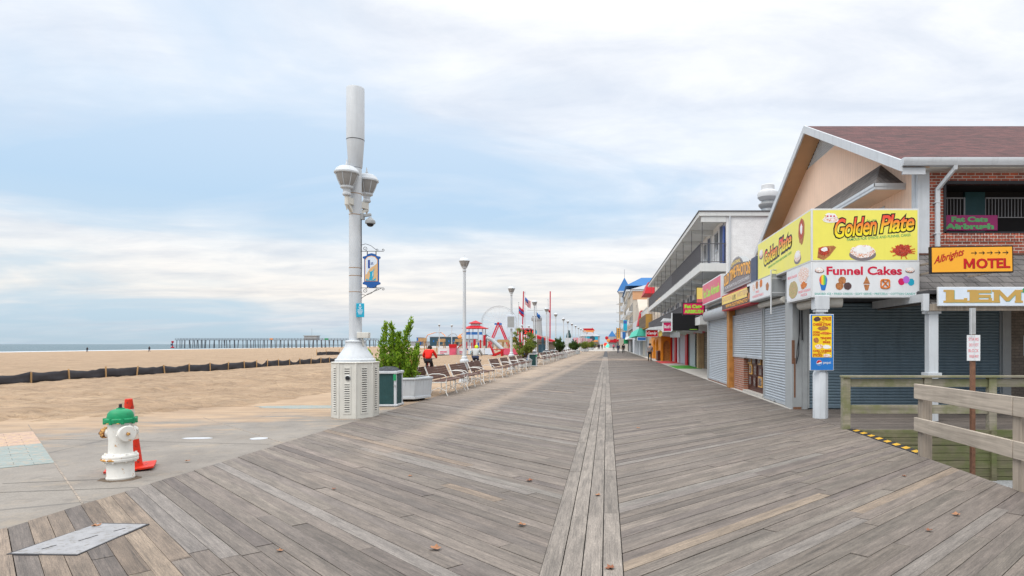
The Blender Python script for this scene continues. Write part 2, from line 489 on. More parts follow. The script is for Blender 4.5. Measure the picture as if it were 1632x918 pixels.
paint('sign_cyan', (0.02, 0.35, 0.52), 0.4, 0.05)
paint('sign_gold', (0.50, 0.32, 0.09), 0.4, 0.08)
paint('sign_grey', (0.20, 0.175, 0.185), 0.45, 0.12, 2)
paint('sign_pale_yellow', (0.80, 0.60, 0.16), 0.45, 0.12, 2)
paint('sign_tan', (0.62, 0.42, 0.22), 0.45, 0.05)
paint('sign_sky', (0.62, 0.70, 0.80), 0.45, 0.05)
paint('sign_letter_pink', (0.75, 0.20, 0.24), 0.45, 0.05)
paint('sign_letter_green', (0.10, 0.36, 0.14), 0.5, 0.1)
paint('food_red', (0.42, 0.04, 0.02), 0.5, 0.6, 22, 0, wear=(0.70, 0.50, 0.35), wear_amt=0.35)
paint('food_cake', (0.62, 0.20, 0.05), 0.5, 0.4, 25, 0, wear=(0.82, 0.80, 0.80), wear_amt=1.1)
paint('food_fries', (0.72, 0.22, 0.03), 0.5, 0.5, 26, 0, wear=(0.25, 0.03, 0.01), wear_amt=0.7)
paint('food_brown', (0.42, 0.17, 0.06), 0.5, 0.5, 22, 0, wear=(0.16, 0.06, 0.03), wear_amt=0.5)
paint('food_white', (0.80, 0.80, 0.80), 0.5, 0.1, 10, 0)
paint('food_dark', (0.09, 0.05, 0.05), 0.5, 0.5, 20, 0)
paint('food_green', (0.30, 0.40, 0.14), 0.5, 0.5, 22, 0, wear=(0.62, 0.30, 0.22), wear_amt=0.9)
paint('balloon_purple', (0.45, 0.15, 0.62), 0.5, 0.1)
paint('photo_dark', (0.05, 0.035, 0.035), 0.4, 0.5, 9, 0, wear=(0.34, 0.29, 0.27), wear_amt=0.8)
paint('photo_frame_gold', (0.55, 0.30, 0.08), 0.4, 0.3, 12)
paint('photo_frame_brown', (0.07, 0.02, 0.012), 0.4, 0.3, 12)
paint('wood_orange_post', (0.42, 0.19, 0.05), 0.6, 0.3, 6)
paint('booth_orange', (0.62, 0.22, 0.015), 0.6, 0.12, 2)
paint('rail_dark', (0.10, 0.10, 0.11), 0.5, 0.1)
paint('slab_white', (0.62, 0.64, 0.64), 0.7, 0.06, 2, 0.05, streak=0.15)
paint('ceiling_white', (0.60, 0.61, 0.61), 0.8, 0.05, 2)
paint('door_dark', (0.06, 0.08, 0.14), 0.5, 0.15)
paint('roof_blue', (0.016, 0.13, 0.35), 0.5, 0.08, 0.3)
paint('roof_red', (0.46, 0.010, 0.022), 0.5, 0.08, 0.5)
paint('hotel_beige', (0.48, 0.44, 0.38), 0.8, 0.08, 0.5)
paint('hotel_peach', (0.60, 0.34, 0.19), 0.8, 0.08, 0.5)
paint('hotel_grey', (0.36, 0.38, 0.40), 0.8, 0.08, 0.5)
paint('wood_mustard', (0.34, 0.20, 0.05), 0.8, 0.2, 2)
paint('hood_grey', (0.36, 0.39, 0.42), 0.5, 0.08, 3)
paint('awning_teal', (0.08, 0.50, 0.38), 0.7, 0.1, 1)
paint('window_glass', (0.09, 0.11, 0.13), 0.08, 0.1, 3, 0)
paint('flag_red', (0.50, 0.03, 0.06), 0.7, 0.1)
paint('flag_blue', (0.05, 0.10, 0.36), 0.7, 0.1)
paint('ride_blue', (0.03, 0.15, 0.45), 0.5, 0.1)
paint('ride_steel', (0.34, 0.36, 0.39), 0.5, 0.1)
paint('ride_dark', (0.03, 0.075, 0.11), 0.6, 0.15, 0.2)
paint('ride_orange', (0.72, 0.28, 0.09), 0.5, 0.1)
paint('jacket_red', (0.66, 0.014, 0.007), 0.7, 0.1, 5, 0.2)
paint('jacket_grey', (0.40, 0.42, 0.43), 0.8, 0.1, 5, 0.2)
paint('sweater_grey', (0.26, 0.25, 0.25), 0.9, 0.2, 30, 0.3)
paint('cloth_black', (0.018, 0.018, 0.022), 0.85, 0.2, 5, 0.2)
paint('cloth_navy', (0.022, 0.032, 0.075), 0.85, 0.2, 5, 0.2)
paint('skin', (0.50, 0.30, 0.21), 0.6, 0.05, 10, 0.05)
paint('hair_dark', (0.03, 0.02, 0.016), 0.7, 0.2, 30, 0.3)
paint('hivis', (0.55, 0.75, 0.02), 0.5, 0.05)
paint('shoe', (0.05, 0.05, 0.05), 0.6, 0.1)
paint('tyre', (0.02, 0.02, 0.02), 0.8, 0.1)
paint('bike_red', (0.35, 0.03, 0.03), 0.35, 0.1)
glow('lit_red', (1.0, 0.035, 0.012), 0.9)
glow('lit_window', (1.0, 0.62, 0.24), 1.6)
glow('lit_green', (0.08, 1.0, 0.45), 1.4)
foliage('juniper_leaves', (0.085, 0.19, 0.018), (0.30, 0.46, 0.035), (0.30, 0.22, 0.05))
foliage('pine_leaves', (0.08, 0.13, 0.03), (0.28, 0.34, 0.06), (0.38, 0.28, 0.05))
foliage('dark_leaves', (0.025, 0.06, 0.016), (0.09, 0.15, 0.03))
# orange to yellow print of the big sign letters
m, g, b = new_mat('letter_fire')
z_ = g.sep(g.n('ShaderNodeTexCoord').outputs['Generated'])[2]
g.put(b.inputs['Base Color'], g.ramp(z_, [(0.15, (0.85, 0.75, 0.02)), (0.5, (0.85, 0.36, 0.02)), (0.80, (0.80, 0.07, 0.03))]))
b.inputs['Roughness'].default_value = 0.4
# rainbow ice print
m, g, b = new_mat('letter_rainbow')
z_ = g.sep(g.n('ShaderNodeTexCoord').outputs['Generated'])[0]
g.put(b.inputs['Base Color'], g.ramp(z_, [(0.1, (0.75, 0.03, 0.03)), (0.4, (0.85, 0.65, 0.03)), (0.65, (0.05, 0.5, 0.08)), (0.95, (0.05, 0.12, 0.6))]))
# ---------------------------------------------------------------- mesh and object helpers
class MB:
    """collects shapes, then links them as ONE mesh object"""
    def __init__(s, T=None):
        s.v, s.f, s.T = [], [], T
        s.tone = None
        s.uvs = None

    def add(s, vs, fs):
        o = len(s.v)
        if s.T is not None:
            vs = [tuple(s.T @ Vector(p)) for p in vs]
        s.v += [tuple(p) for p in vs]
        s.f += [tuple(i + o for i in f) for f in fs]
        return s

    def box(s, x0, x1, y0, y1, z0, z1):
        return s.add([(x0, y0, z0), (x1, y0, z0), (x1, y1, z0), (x0, y1, z0), (x0, y0, z1), (x1, y0, z1), (x1, y1, z1), (x0, y1, z1)],
                     [(0, 3, 2, 1), (4, 5, 6, 7), (0, 1, 5, 4), (1, 2, 6, 5), (2, 3, 7, 6), (3, 0, 4, 7)])

    def hexa(s, p):
        """box from 8 free corners, bottom 4 then top 4, counter-clockwise"""
        return s.add(p, [(0, 3, 2, 1), (4, 5, 6, 7), (0, 1, 5, 4), (1, 2, 6, 5), (2, 3, 7, 6), (3, 0, 4, 7)])

    def bar(s, p, q, w, d, up=(0, 0, 1)):
        """rectangular bar from p to q, w across and d along 'up'"""
        p, q, up = Vector(p), Vector(q), Vector(up)
        a = (q - p).normalized()
        sd = a.cross(up)
        if sd.length < 1e-5:
            sd = a.cross(Vector((0, 1, 0)))
        sd.normalize()
        u = sd.cross(a).normalized()
        sd, u = sd * w / 2, u * d / 2
        return s.hexa([p - sd - u, p + sd - u, q + sd - u, q - sd - u, p - sd + u, p + sd + u, q + sd + u, q - sd + u])

    def tube(s, pts, r, n=8, cap=True):
        pts = [Vector(p) for p in pts]
        rs = r if isinstance(r, (list, tuple)) else [r] * len(pts)
        vs, fs = [], []
        ref = None
        for i, p in enumerate(pts):
            t = (pts[min(i + 1, len(pts) - 1)] - pts[max(i - 1, 0)]).normalized()
            if ref is None:
                ref = Vector((0, 0, 1)) if abs(t.z) < 0.9 else Vector((1, 0, 0))
            a = t.cross(ref).normalized()
            b = t.cross(a).normalized()
            ref = b.cross(t).normalized() if False else ref
            for k in range(n):
                w = 2 * math.pi * k / n
                vs.append(p + (a * math.cos(w) + b * math.sin(w)) * rs[i])
        for i in range(len(pts) - 1):
            for k in range(n):
                k2 = (k + 1) % n
                fs.append((i * n + k, (i + 1) * n + k, (i + 1) * n + k2, i * n + k2))
        if cap:
            fs.append(tuple(range(n)))
            fs.append(tuple(range((len(pts) - 1) * n + n - 1, (len(pts) - 1) * n - 1, -1)))
        return s.add(vs, fs)

    def lathe(s, prof, n=24, c=(0, 0, 0), rot0=0.0, axis=None):
        """profile of (radius, height) turned about z (or about 'axis' at c)"""
        c = Vector(c)
        if axis is None:
            ex, ey, ez = Vector((1, 0, 0)), Vector((0, 1, 0)), Vector((0, 0, 1))
        else:
            ez = Vector(axis).normalized()
            ex = ez.orthogonal().normalized()
            ey = ez.cross(ex)
        vs, fs = [], []
        for (r, z) in prof:
            for k in range(n):
                w = 2 * math.pi * k / n + rot0
                vs.append(c + ex * (r * math.cos(w)) + ey * (r * math.sin(w)) + ez * z)
        for i in range(len(prof) - 1):
            for k in range(n):
                k2 = (k + 1) % n
                fs.append((i * n + k, i * n + k2, (i + 1) * n + k2, (i + 1) * n + k))
        fs.append(tuple(range(n - 1, -1, -1)))
        m_ = (len(prof) - 1) * n
        fs.append(tuple(range(m_, m_ + n)))
        return s.add(vs, fs)

    def prism(s, pts, c0, c1):
        """2-D outline in local x,y pushed from c0 to c1 along local z"""
        n = len(pts)
        vs = [(p[0], p[1], c0) for p in pts] + [(p[0], p[1], c1) for p in pts]
        fs = [tuple(range(n - 1, -1, -1)), tuple(range(n, 2 * n))]
        fs += [(i, (i + 1) % n, n + (i + 1) % n, n + i) for i in range(n)]
        return s.add(vs, fs)

    def disc(s, a, b, ra, rb, c0, c1, n=22, wob=0.0):
        rr = [1 + wob * random.uniform(-1, 1) for _ in range(n)]
        return s.prism([(a + ra * rr[k] * math.cos(2 * math.pi * k / n), b + rb * rr[k] * math.sin(2 * math.pi * k / n)) for k in range(n)], c0, c1)

    def build(s, name, mat, parent=None, bevel=0.0, world=False, sharp=32):
        me = bpy.data.meshes.new(name)
        me.from_pydata(s.v, [], s.f)
        return finish(me, name, mat, parent, bevel, world, sharp)


def finish(me, name, mat, parent=None, bevel=0.0, world=False, sharp=32):
    if mat is not None:
        me.materials.append(MATS[mat])
    me.shade_smooth()
    me.set_sharp_from_angle(angle=R(sharp))
    o = bpy.data.objects.new(name, me)
    COL.objects.link(o)
    if parent is not None:
        o.parent = parent
        if world:
            t, p = Vector((0, 0, 0)), parent
            while p is not None:
                t += p.location
                p = p.parent
            o.location = -t
    if bevel:
        b = o.modifiers.new("bevel", 'BEVEL')
        b.width = bevel
        b.segments = 2
        b.limit_method = 'ANGLE'
        b.angle_limit = R(40)
    return o


def tag(o, label=None, cat=None, group=None, kind=None):
    if label: o['label'] = label
    if cat: o['category'] = cat
    if group: o['group'] = group
    if kind: o['kind'] = kind
    return o


def thing(name, label, cat, loc=(0, 0, 0), rz=0.0, group=None):
    o = bpy.data.objects.new(name, None)
    o.empty_display_size = 0.2
    COL.objects.link(o)
    o.location = loc
    o.rotation_euler = (0, 0, rz)
    return tag(o, label, cat, group)


def kids(o):
    return [c for c in bpy.data.objects if c.parent is o]


def snapshot(root):
    """a thing's tree as nested lists, so copying does not search all objects again"""
    return (root, [snapshot(c) for c in kids(root)])


def dup(tree, loc=None, rz=None, label=None, group=None, parent=None, scale=None):
    o, ch = tree
    c = o.copy()
    COL.objects.link(c)
    if parent is not None: c.parent = parent
    if loc is not None: c.location = loc
    if rz is not None: c.rotation_euler = (0, 0, rz)
    if label: c['label'] = label
    if group: c['group'] = group
    if scale: c.scale = (scale, scale, scale)
    for t in ch: dup(t, parent=c)
    return c


def struct(name, mb, mat, **kw):
    return tag(mb.build(name, mat, **kw), kind='structure')


def facing(o, u, v):
    """matrix of a plane: origin o, local x along u, local y along v, local z out of the face"""
    u, v = Vector(u).normalized(), Vector(v).normalized()
    n = u.cross(v)
    return Matrix(((u.x, v.x, n.x, o[0]), (u.y, v.y, n.y, o[1]), (u.z, v.z, n.z, o[2]), (0, 0, 0, 1)))


def SOUTH(x, y, z):       # a face that looks back at the camera side (-Y); local x = +X
    return facing((x, y, z), (1, 0, 0), (0, 0, 1))


def WEST(x, y, z):        # a face along the boardwalk that looks to -X; local x = -Y
    return facing((x, y, z), (0, -1, 0), (0, 0, 1))


def text_verts(s, bold=0.0, shear=0.0, space=1.0):
    cu = bpy.data.curves.new('t', 'FONT')
    cu.body = s
    cu.size = 1.0
    cu.offset = bold
    cu.shear = shear
    cu.space_character = space
    cu.resolution_u = 3
    cu.extrude = 0.5
    ob = bpy.data.objects.new('t', cu)
    COL.objects.link(ob)
    dg = bpy.context.evaluated_depsgraph_get()
    me = bpy.data.meshes.new_from_object(ob.evaluated_get(dg))
    v = np.array([tuple(p.co) for p in me.vertices])
    f = [tuple(p.vertices) for p in me.polygons]
    bpy.data.meshes.remove(me)
    bpy.data.objects.remove(ob)
    bpy.data.curves.remove(cu)
    return v, f


def lettering(s, T, a0, a1, b0, b1, mat, parent, c0=0.002, c1=0.006, bold=0.0, shear=0.0, slope=0.0, grow=0.0, arc=0.0, name='lettering', space=1.0):
    """writing stretched into the box a0..a1 x b0..b1 of plane T"""
    v, f = text_verts(s, bold, shear, space)
    lo, hi = v.min(0), v.max(0)
    q = (v - lo) / np.maximum(hi - lo, 1e-6)
    h = b1 - b0
    x = a0 - grow + q[:, 0] * (a1 - a0 + 2 * grow)
    y = b0 - grow + q[:, 1] * (h + 2 * grow) + slope * (q[:, 0]) + arc * (1 - (2 * q[:, 0] - 1) ** 2)
    z = np.where(q[:, 2] > 0.5, c1, c0)
    vs = [tuple(T @ Vector((float(a), float(b), float(c)))) for a, b, c in zip(x, y, z)]
    me = bpy.data.meshes.new(name)
    me.from_pydata(vs, [], f)
    return finish(me, name, mat, parent, world=True)


def cloud_mesh(name, pts, nrm_spread, size, mat, parent, tone, aspect=1.7, drawn=None):
    """many small leaf quads at the given points"""
    n = len(pts)
    pts = np.asarray(pts)
    a = RNG.normal(size=(n, 3)) if drawn is None else drawn + RNG.normal(size=(n, 3)) * nrm_spread
    a /= np.linalg.norm(a, axis=1, keepdims=True)
    b = RNG.normal(size=(n, 3))
    b -= (b * a).sum(1, keepdims=True) * a
    b /= np.linalg.norm(b, axis=1, keepdims=True)
    sz = size * RNG.uniform(0.6, 1.3, size=(n, 1))
    A, B = a * sz * aspect, b * sz
    v = np.stack([pts - A * 0.5, pts + B * 0.5, pts + A * 0.7, pts - B * 0.5], 1).reshape(-1, 3)
    me = bpy.data.meshes.new(name)
    me.from_pydata(v.tolist(), [], np.arange(4 * n).reshape(-1, 4).tolist())
    ca = me.color_attributes.new('tone', 'FLOAT_COLOR', 'POINT')
    t = np.repeat(np.asarray(tone), 4)
    ca.data.foreach_set('color', np.stack([t, t, t, np.ones_like(t)], 1).astype(np.float32).ravel())
    me.materials.append(MATS[mat])
    o = bpy.data.objects.new(name, me)
    COL.objects.link(o)
    o.parent = parent
    return o
# ---------------------------------------------------------------- the setting: land, sea, slab, boards
def lat(x, y, seed=0):
    """cheap smooth noise for terrain"""
    return (math.sin(x * 0.9 + 1.3 * seed) * math.sin(y * 0.7 + seed * 2.1) + 0.6 * math.sin(x * 1.9 + y * 1.3 + seed)
            + 0.4 * math.sin(x * 3.1 - y * 2.3 + seed * 0.7) + 0.25 * math.sin(5.3 * x + 4.1 * y)) / 2.0


def shore(y):
    return -234 - 0.14 * (y - 245)


def sst(a, b, x):
    t = min(1, max(0, (x - a) / (b - a)))
    return t * t * (3 - 2 * t)


def land(x, y):
    if x > -4.6:
        return -1.1 if (x < 15 and y < 14.2) else -0.07
    if x > -30:
        s = (y - 13.6) * 0.5 + (-9.2 - x) * 0.42 + 0.8 * lat(x * 0.8, y * 0.8, 3)
        z = -0.12 + (0.16 - .06 * sst(-17, -23, x)) * sst(-0.3, 3.2, s) * sst(-8.6, -10.2, x)
        z += 0.10 * sst(0.5, 5, s) * (0.5 + 0.5 * lat(x * 0.28, y * 0.2, 1)) * sst(-9, -13, x) * (1 - .75 * sst(-18, -24, x))
        k = sst(0, 2, s) * sst(-8.6, -10.2, x)
        z += 0.022 * lat(x * 2.3, y * 2.1, 5) * k
        z += float(RNG.normal(0, .026)) * k * (1 - sst(38, 46, y))
        # wheel ruts left by a beach vehicle, and a low wind ridge before the fence
        for c_ in (-14.6, -16.2):
            w_ = x - (c_ - .9 * math.sin(y * .09) + .12 * (y - 20))
            z += k * (-.05 * math.exp(-(w_ / .28) ** 2) + .028 * math.exp(-((abs(w_) - .5) / .2) ** 2))
        w_ = x + 21.5 + .8 * math.sin(y * .21)
        z += .09 * k * math.exp(-(w_ / 1.3) ** 2) * (.6 + .4 * math.sin(y * .5))
        return z
    u = (x + 30) / (shore(y) + 30)
    z = 0.0 - 1.5 * max(u, 0) ** 1.2 + 0.05 * (0.5 + 0.5 * lat(-30 * 0.28, y * 0.2, 1)) * max(0, 1 - 4 * u)
    return z + 0.10 * lat(x * 0.16, y * 0.13, 2) * min(1, u * 8) * (1 if u < 0.8 else 0)


xs_r = [4000, 800, 200, 60, 15.01, 14.99, 9, 4, 0, -4.55, -4.65, -5.4] + [-6 - 0.3 * i for i in range(81)]
us = [0.02, 0.045, 0.075, 0.11, 0.15, 0.2, 0.26, 0.33, 0.41, 0.5, 0.6, 0.7, 0.8, 0.9, 0.97, 1.0, 1.06, 1.3]
ys = [-200, -40, -10, -3] + [0.8 * i for i in range(18)] + [14.19, 14.25] + [14.6 + 0.3 * i for i in range(80)] + [38.9 + 0.8 * i for i in range(30)] + \
     [64 + 3 * i for i in range(46)] + [210, 225, 240, 260, 280, 310, 350, 400, 460, 540, 640, 760, 900, 1100, 1400, 2000, 3000, 6000, 12000]
vs, fs = [], []
for y in ys:
    row = list(xs_r) + [-30 + u * (shore(y) + 30) for u in us if u > 0.001]
    for x in row: vs.append((x, y, land(x, y)))
nx = len(row)
for j in range(len(ys) - 1):
    for i in range(nx - 1):
        a = j * nx + i
        fs.append((a, a + nx, a + nx + 1, a + 1))
mb = MB(); mb.add(vs, fs)
struct('beach', mb, 'sand', sharp=80)

mb = MB(); mb.add([(-30000, -20000, -1.5), (-60, -20000, -1.5), (-60, 30000, -1.5), (-30000, 30000, -1.5)], [(0, 1, 2, 3)])
struct('sea', mb, 'sea_water')
# low surf where the water meets the beach
mb = MB()
for k in range(3):
    pts = []
    for i in range(140):
        y = 150 + i * 7.0
        wdt = 1.1 * (0.5 + 0.5 * lat(y * 0.03, k * 5.0, k))
        xx = shore(y) + 4 - 7 * k + 2.5 * lat(y * 0.02, k, 4)
        pts.append((xx, y, wdt))
    for p, q in zip(pts[:-1], pts[1:]):
        mb.hexa([(p[0] - p[2], p[1], -1.52), (p[0] + p[2], p[1], -1.52), (q[0] + q[2], q[1], -1.52), (q[0] - q[2], q[1], -1.52),
                 (p[0] - p[2] * .4, p[1], -1.42), (p[0] + p[2] * .4, p[1], -1.42), (q[0] + q[2] * .4, q[1], -1.42), (q[0] - q[2] * .4, q[1], -1.42)])
struct('water_surf', mb, 'sign_white')

# concrete promenade slab beside the boards
mb = MB()
mb.add([(-16, -3, -.012), (-5.40, -3, -.012), (-5.40, 160, -.012), (-16, 160, -.012)], [(0, 1, 2, 3)])
struct('pavement', mb, 'concrete')
# coloured pavers set on the diagonal grid
e1, e2 = Vector((-1, 1, 0)).normalized(), Vector((-1, -1, 0)).normalized()
o0 = Vector((-7.72, 8.86, 0))


def diag(a0, a1, b0, b1, z0, z1, mb):
    p = [o0 + e1 * a + e2 * b for a, b in ((a0, b0), (a1, b0), (a1, b1), (a0, b1))]
    return mb.hexa([(q.x, q.y, z0) for q in p[::-1]] + [(q.x, q.y, z1) for q in p[::-1]])


for (mat, a0, a1, nm) in (('paver_teal', 0.0, 2.42, 'teal_paving'), ('paver_pink', 2.42, 4.5, 'pink_paving')):
    mb = MB()
    y_ = a0
    while y_ < a1 - 0.02:                      # rows of pavers with real joints
        off = 0.0 if int(round(y_ / 0.22)) % 2 else 0.2
        k = 0.0
        while k < 6.0:
            diag(y_ + .002, min(y_ + .218, a1), max(0.0, k - off) + .002, k + .408 - off, -.03, -.004 + random.uniform(-.001, .001), mb)
            k += .41
        y_ += .22
    struct(nm, mb, mat)
mb = MB()
diag(-4.2, -3.2, -4.55, -4.52, -.03, -.008, mb)
for (a0, a1, b0, b1) in ((-3.2, 0.0, -0.009, 0.009), (0.0, 6, -0.005, 0.005)):
    diag(a0, a1, b0, b1, -.03, -.008, mb)
# second slab joint further along, same direction
o1 = Vector((-5.45, 10.66, 0))
for (a0, a1) in ((0, 5.2),):
    p = [o1 + e1 * a + e2 * b for a, b in ((a0, -.007), (a1, -.007), (a1, .007), (a0, .007))]
    mb.hexa([(q.x, q.y, -.03) for q in p[::-1]] + [(q.x, q.y, -.008) for q in p[::-1]])
struct('pavement_joint_line', mb, 'joint_tan')
mb = MB()
for (px, py, qx, qy) in ((-9.5, 6.6, -5.42, 7.35), (-5.42, 7.35, -5.41, 7.36), (-12, 11.4, -5.6, 10.5), (-7.2, 7.55, -6.1, 7.8)):
    d = Vector((qx - px, qy - py, 0)); n_ = Vector((-d.y, d.x, 0)).normalized() * .006
    mb.add([(px - n_.x, py - n_.y, -.0085), (qx - n_.x, qy - n_.y, -.0085), (qx + n_.x, qy + n_.y, -.0085), (px + n_.x, py + n_.y, -.0085)], [(0, 1, 2, 3)])
struct('pavement_seam_line', mb, 'joint_dark')
mb = MB(); mb.disc(-7.9, 16.75, 1.35, .42, -.03, -.0065, 30, .12)
struct('green_paving', mb, 'paver_teal')
# two pale white ovals lying flush on the slab
mb = MB(); mb.disc(-7.22, 11.18, .26, .10, -.03, -.007, 26, .05)
struct('pavement_pale_oval', mb, 'patch_white')
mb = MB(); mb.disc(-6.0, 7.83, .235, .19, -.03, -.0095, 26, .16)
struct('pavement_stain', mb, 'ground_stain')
mb = MB(); mb.disc(-6.12, 11.15, .15, .13, -.03, -.007, 26, .05)
struct('pavement_pale_spot', mb, 'patch_white')

# ---- the boards: each plank is real, laid at 45 degrees on either side of a centre strip
PW = 0.14
PWY = PW * math.sqrt(2)
Y1 = 150.0
L0, L1 = -5.40, -0.485
R0, R1 = 0.125, 4.64
BV, BF, BC, BU = [], [], [], []


def plank_tone(x, y, right):
    g0 = RNG.normal(0, 0.11)
    base = np.array((0.150, 0.126, 0.107))
    if right: base = base * 0.98
    t = RNG.random()
    if t < 0.022: base = np.array((0.205, 0.160, 0.120))
    elif t < 0.08: base = np.array((0.175, 0.156, 0.140))
    elif t < 0.26: base = np.array((0.125, 0.105, 0.092))
    if not right and x + y < 1.9 and x < -3.15 and t > .2: base = np.array((0.200, 0.155, 0.118))
    return base * (1 + g0) + RNG.normal(0, 0.0009, 3)


def plank(p, z, tone, ulen, v0):
    """p = four corners in order (start a, end a, end b, start b)"""
    i = len(BV)
    BV.extend([(q[0], q[1], z) for q in p] + [(q[0], q[1], z - 0.045) for q in p])
    BF.extend([(i, i + 1, i + 2, i + 3), (i, i + 4, i + 5, i + 1), (i + 1, i + 5, i + 6, i + 2), (i + 2, i + 6, i + 7, i + 3), (i + 3, i + 7, i + 4, i)])
    BC.extend([tone] * 8)
    uo, vo = RNG.uniform(0, 50), RNG.uniform(0, 50)
    q = [(uo, vo), (uo + ulen, vo), (uo + ulen, vo + PW), (uo, vo + PW)]
    BU.extend(q * 2)


def lay(x0, x1, sgn, c_lo, c_hi, right, clip=None):
    """planks along direction (1, sgn)/sqrt2 between x0 and x1; c = y - sgn*x labels a plank edge"""
    c = c_lo
    row = 0
    while c < c_hi:
        gap = 0.003 + 0.007 * RNG.random() ** 2
        k = c + PWY - gap * math.sqrt(2)
        # butt joints: gathered on a few shared lines, as boards of stock lengths
        js = [x0, x1]
        span = x1 - x0
        if span > 2.5:
            st = RNG.choice([0.30, 0.52, 0.70, 0.0, 0.42])
            if st: js.insert(1, x0 + span * st + RNG.normal(0, 0.03))
            if RNG.random() < 0.22: js.insert(-1, x0 + span * (RNG.choice([0.86, 0.92])))
            if not right and c < 1.9: js += [-3.2 + .25 * math.sin(row * 2.3)]; gap = max(gap, .011)
            js = sorted(j for j in set(js) if j in (x0, x1) or x0 + .3 < j < x1 - .3)
        w2 = (PWY - gap * math.sqrt(2)) / 2
        for a, b in zip(js[:-1], js[1:]):
            a_ = a if a == x0 else a + 0.004
            b_ = b if b == x1 else b - 0.004
            # cut square to the plank inside, flush with the border lines at the ends
            sh = -sgn * w2
            pa, pb = (a_, c + sgn * a_), (b_, c + sgn * b_)
            if b == x1: qb = (x1, k + sgn * x1)
            else: qb = (b_ + sh, k + sgn * (b_ + sh))
            if a == x0: qa = (x0, k + sgn * x0)
            else: qa = (a_ + sh, k + sgn * (a_ + sh))
            z = RNG.normal(0, 0.0016)
            plank([pa, pb, qb, qa], z, plank_tone((a + b) / 2, c + sgn * (a + b) / 2, right), (b - a) * 1.414, 0)
        c += PWY
        row += 1


lay(L0, L1, -1, -8.0, Y1, False)
lay(R0, R1, 1, -8.0, Y1, True)
# deck before the snack bar, past the boardwalk line
lay(R1 + 0.004, 12.0, 1, 8.6, 11.2, True) if False else None
xx = [-0.48 + 0.1515 * i for i in range(5)]
for i in range(4):
    y = -4 + RNG.uniform(0, 2)
    while y < 80:
        ln = RNG.choice([2.1, 2.45, 3.05])
        p = [(xx[i], y), (xx[i], y + ln - .008), (xx[i + 1] - .009, y + ln - .008), (xx[i + 1] - .009, y)]
        tn = np.array((0.198, 0.173, 0.150)) * (1 + RNG.normal(0, 0.11))
        plank(p, 0.004 + RNG.normal(0, .0015), tn, ln, 0)
        y += ln
me = bpy.data.meshes.new('boardwalk')
me.from_pydata(BV, [], BF)
ca = me.color_attributes.new('tone', 'FLOAT_COLOR', 'POINT')
ca.data.foreach_set('color', np.clip(np.concatenate([np.array(BC), np.ones((len(BC), 1))], 1), 0.03, 1).astype(np.float32).ravel())
uvl = me.uv_layers.new(name='UVMap')
li = np.empty(len(me.loops), dtype=np.int32)
me.loops.foreach_get('vertex_index', li)
uvl.data.foreach_set('uv', np.array(BU, dtype=np.float32)[li].ravel())
tag(finish(me, 'boardwalk', 'weathered_planks', sharp=20), kind='structure')
# dark joists under the boards, and the plain far end of the walk
mb = MB()
mb.box(-5.38, 4.62, -5, 150, -.12, -.048)
struct('boardwalk_floor_under', mb, 'dark_slot')
mb = MB(); mb.box(-5.4, 4.64, 150.0, 1500, -.1, 0)
struct('boardwalk_path_far', mb, 'pale_concrete')
# porch deck of the snack bar: boards running along X
BV.clear(); BF.clear(); BC.clear(); BU.clear()
y = 12.28
while y < 16.0:
    x = 4.66
    while x < 16:
        ln = RNG.choice([2.4, 3.0, 3.6])
        plank([(x, y), (x + ln - .006, y), (x + ln - .006, y + .132), (x, y + .132)], RNG.normal(-0.003, .001), np.array((0.15, 0.128, 0.112)) * (1 + RNG.normal(0, .12)), ln, 0)
        x += ln
    y += .14
me = bpy.data.meshes.new('porch_deck_floor')
me.from_pydata(BV, [], BF)
ca = me.color_attributes.new('tone', 'FLOAT_COLOR', 'POINT')
ca.data.foreach_set('color', np.clip(np.concatenate([np.array(BC), np.ones((len(BC), 1))], 1), 0.03, 1).astype(np.float32).ravel())
uvl = me.uv_layers.new(name='UVMap')
li = np.empty(len(me.loops), dtype=np.int32)
me.loops.foreach_get('vertex_index', li)
uvl.data.foreach_set('uv', np.array(BU, dtype=np.float32)[li].ravel())
tag(finish(me, 'porch_deck_floor', 'weathered_planks', sharp=20), kind='structure')
mb = MB(); mb.box(4.66, 17, 12.36, 16.3, -.3, -.052)
struct('porch_deck_floor_under', mb, 'dark_slot')
# gravel yard below the deck, and the strip of paved ground behind the boardwalk shops
mb = MB(); mb.add([(4.7, -5, -.98), (17, -5, -.98), (17, 12.3, -.98), (4.7, 12.3, -.98)], [(0, 1, 2, 3)])
struct('gravel_ground', mb, 'gravel')
mb = MB(); mb.box(4.65, 8, 30.0, 200, -.2, .006)
struct('shopfront_pavement', mb, 'pale_concrete')
mb = MB(); mb.box(4.655, 6.2, 16.1, 30.0, -.2, .003)
struct('shop_floor', mb, 'pale_concrete')

# ---- steel access plate let into the boards
mb = MB()
out = [(-4.68, 4.98), (-4.14, 4.96), (-4.20, 5.78), (-4.66, 5.80)]
mb.prism(out, -.03, .010)
hp = mb.build('access_plate', 'plate_steel', bevel=.004)
tag(hp, 'flat grey metal access plate let into the boards near the fire hydrant', 'access plate')
mb = MB()
mb.prism([(-4.705, 4.965), (-4.13, 4.94), (-4.185, 5.80), (-4.665, 5.835)], -.03, .0065)
mb.build('recess', 'dark_slot', hp)
mb = MB()
for (x, y, l) in ((-4.52, 5.12, .10), (-4.40, 5.36, .16), (-4.32, 5.6, .09)):
    mb.bar((x, y - l / 2, .0105), (x + .03, y + l / 2, .0105), .012, .004)
mb.build('slot', 'dark_slot', hp)

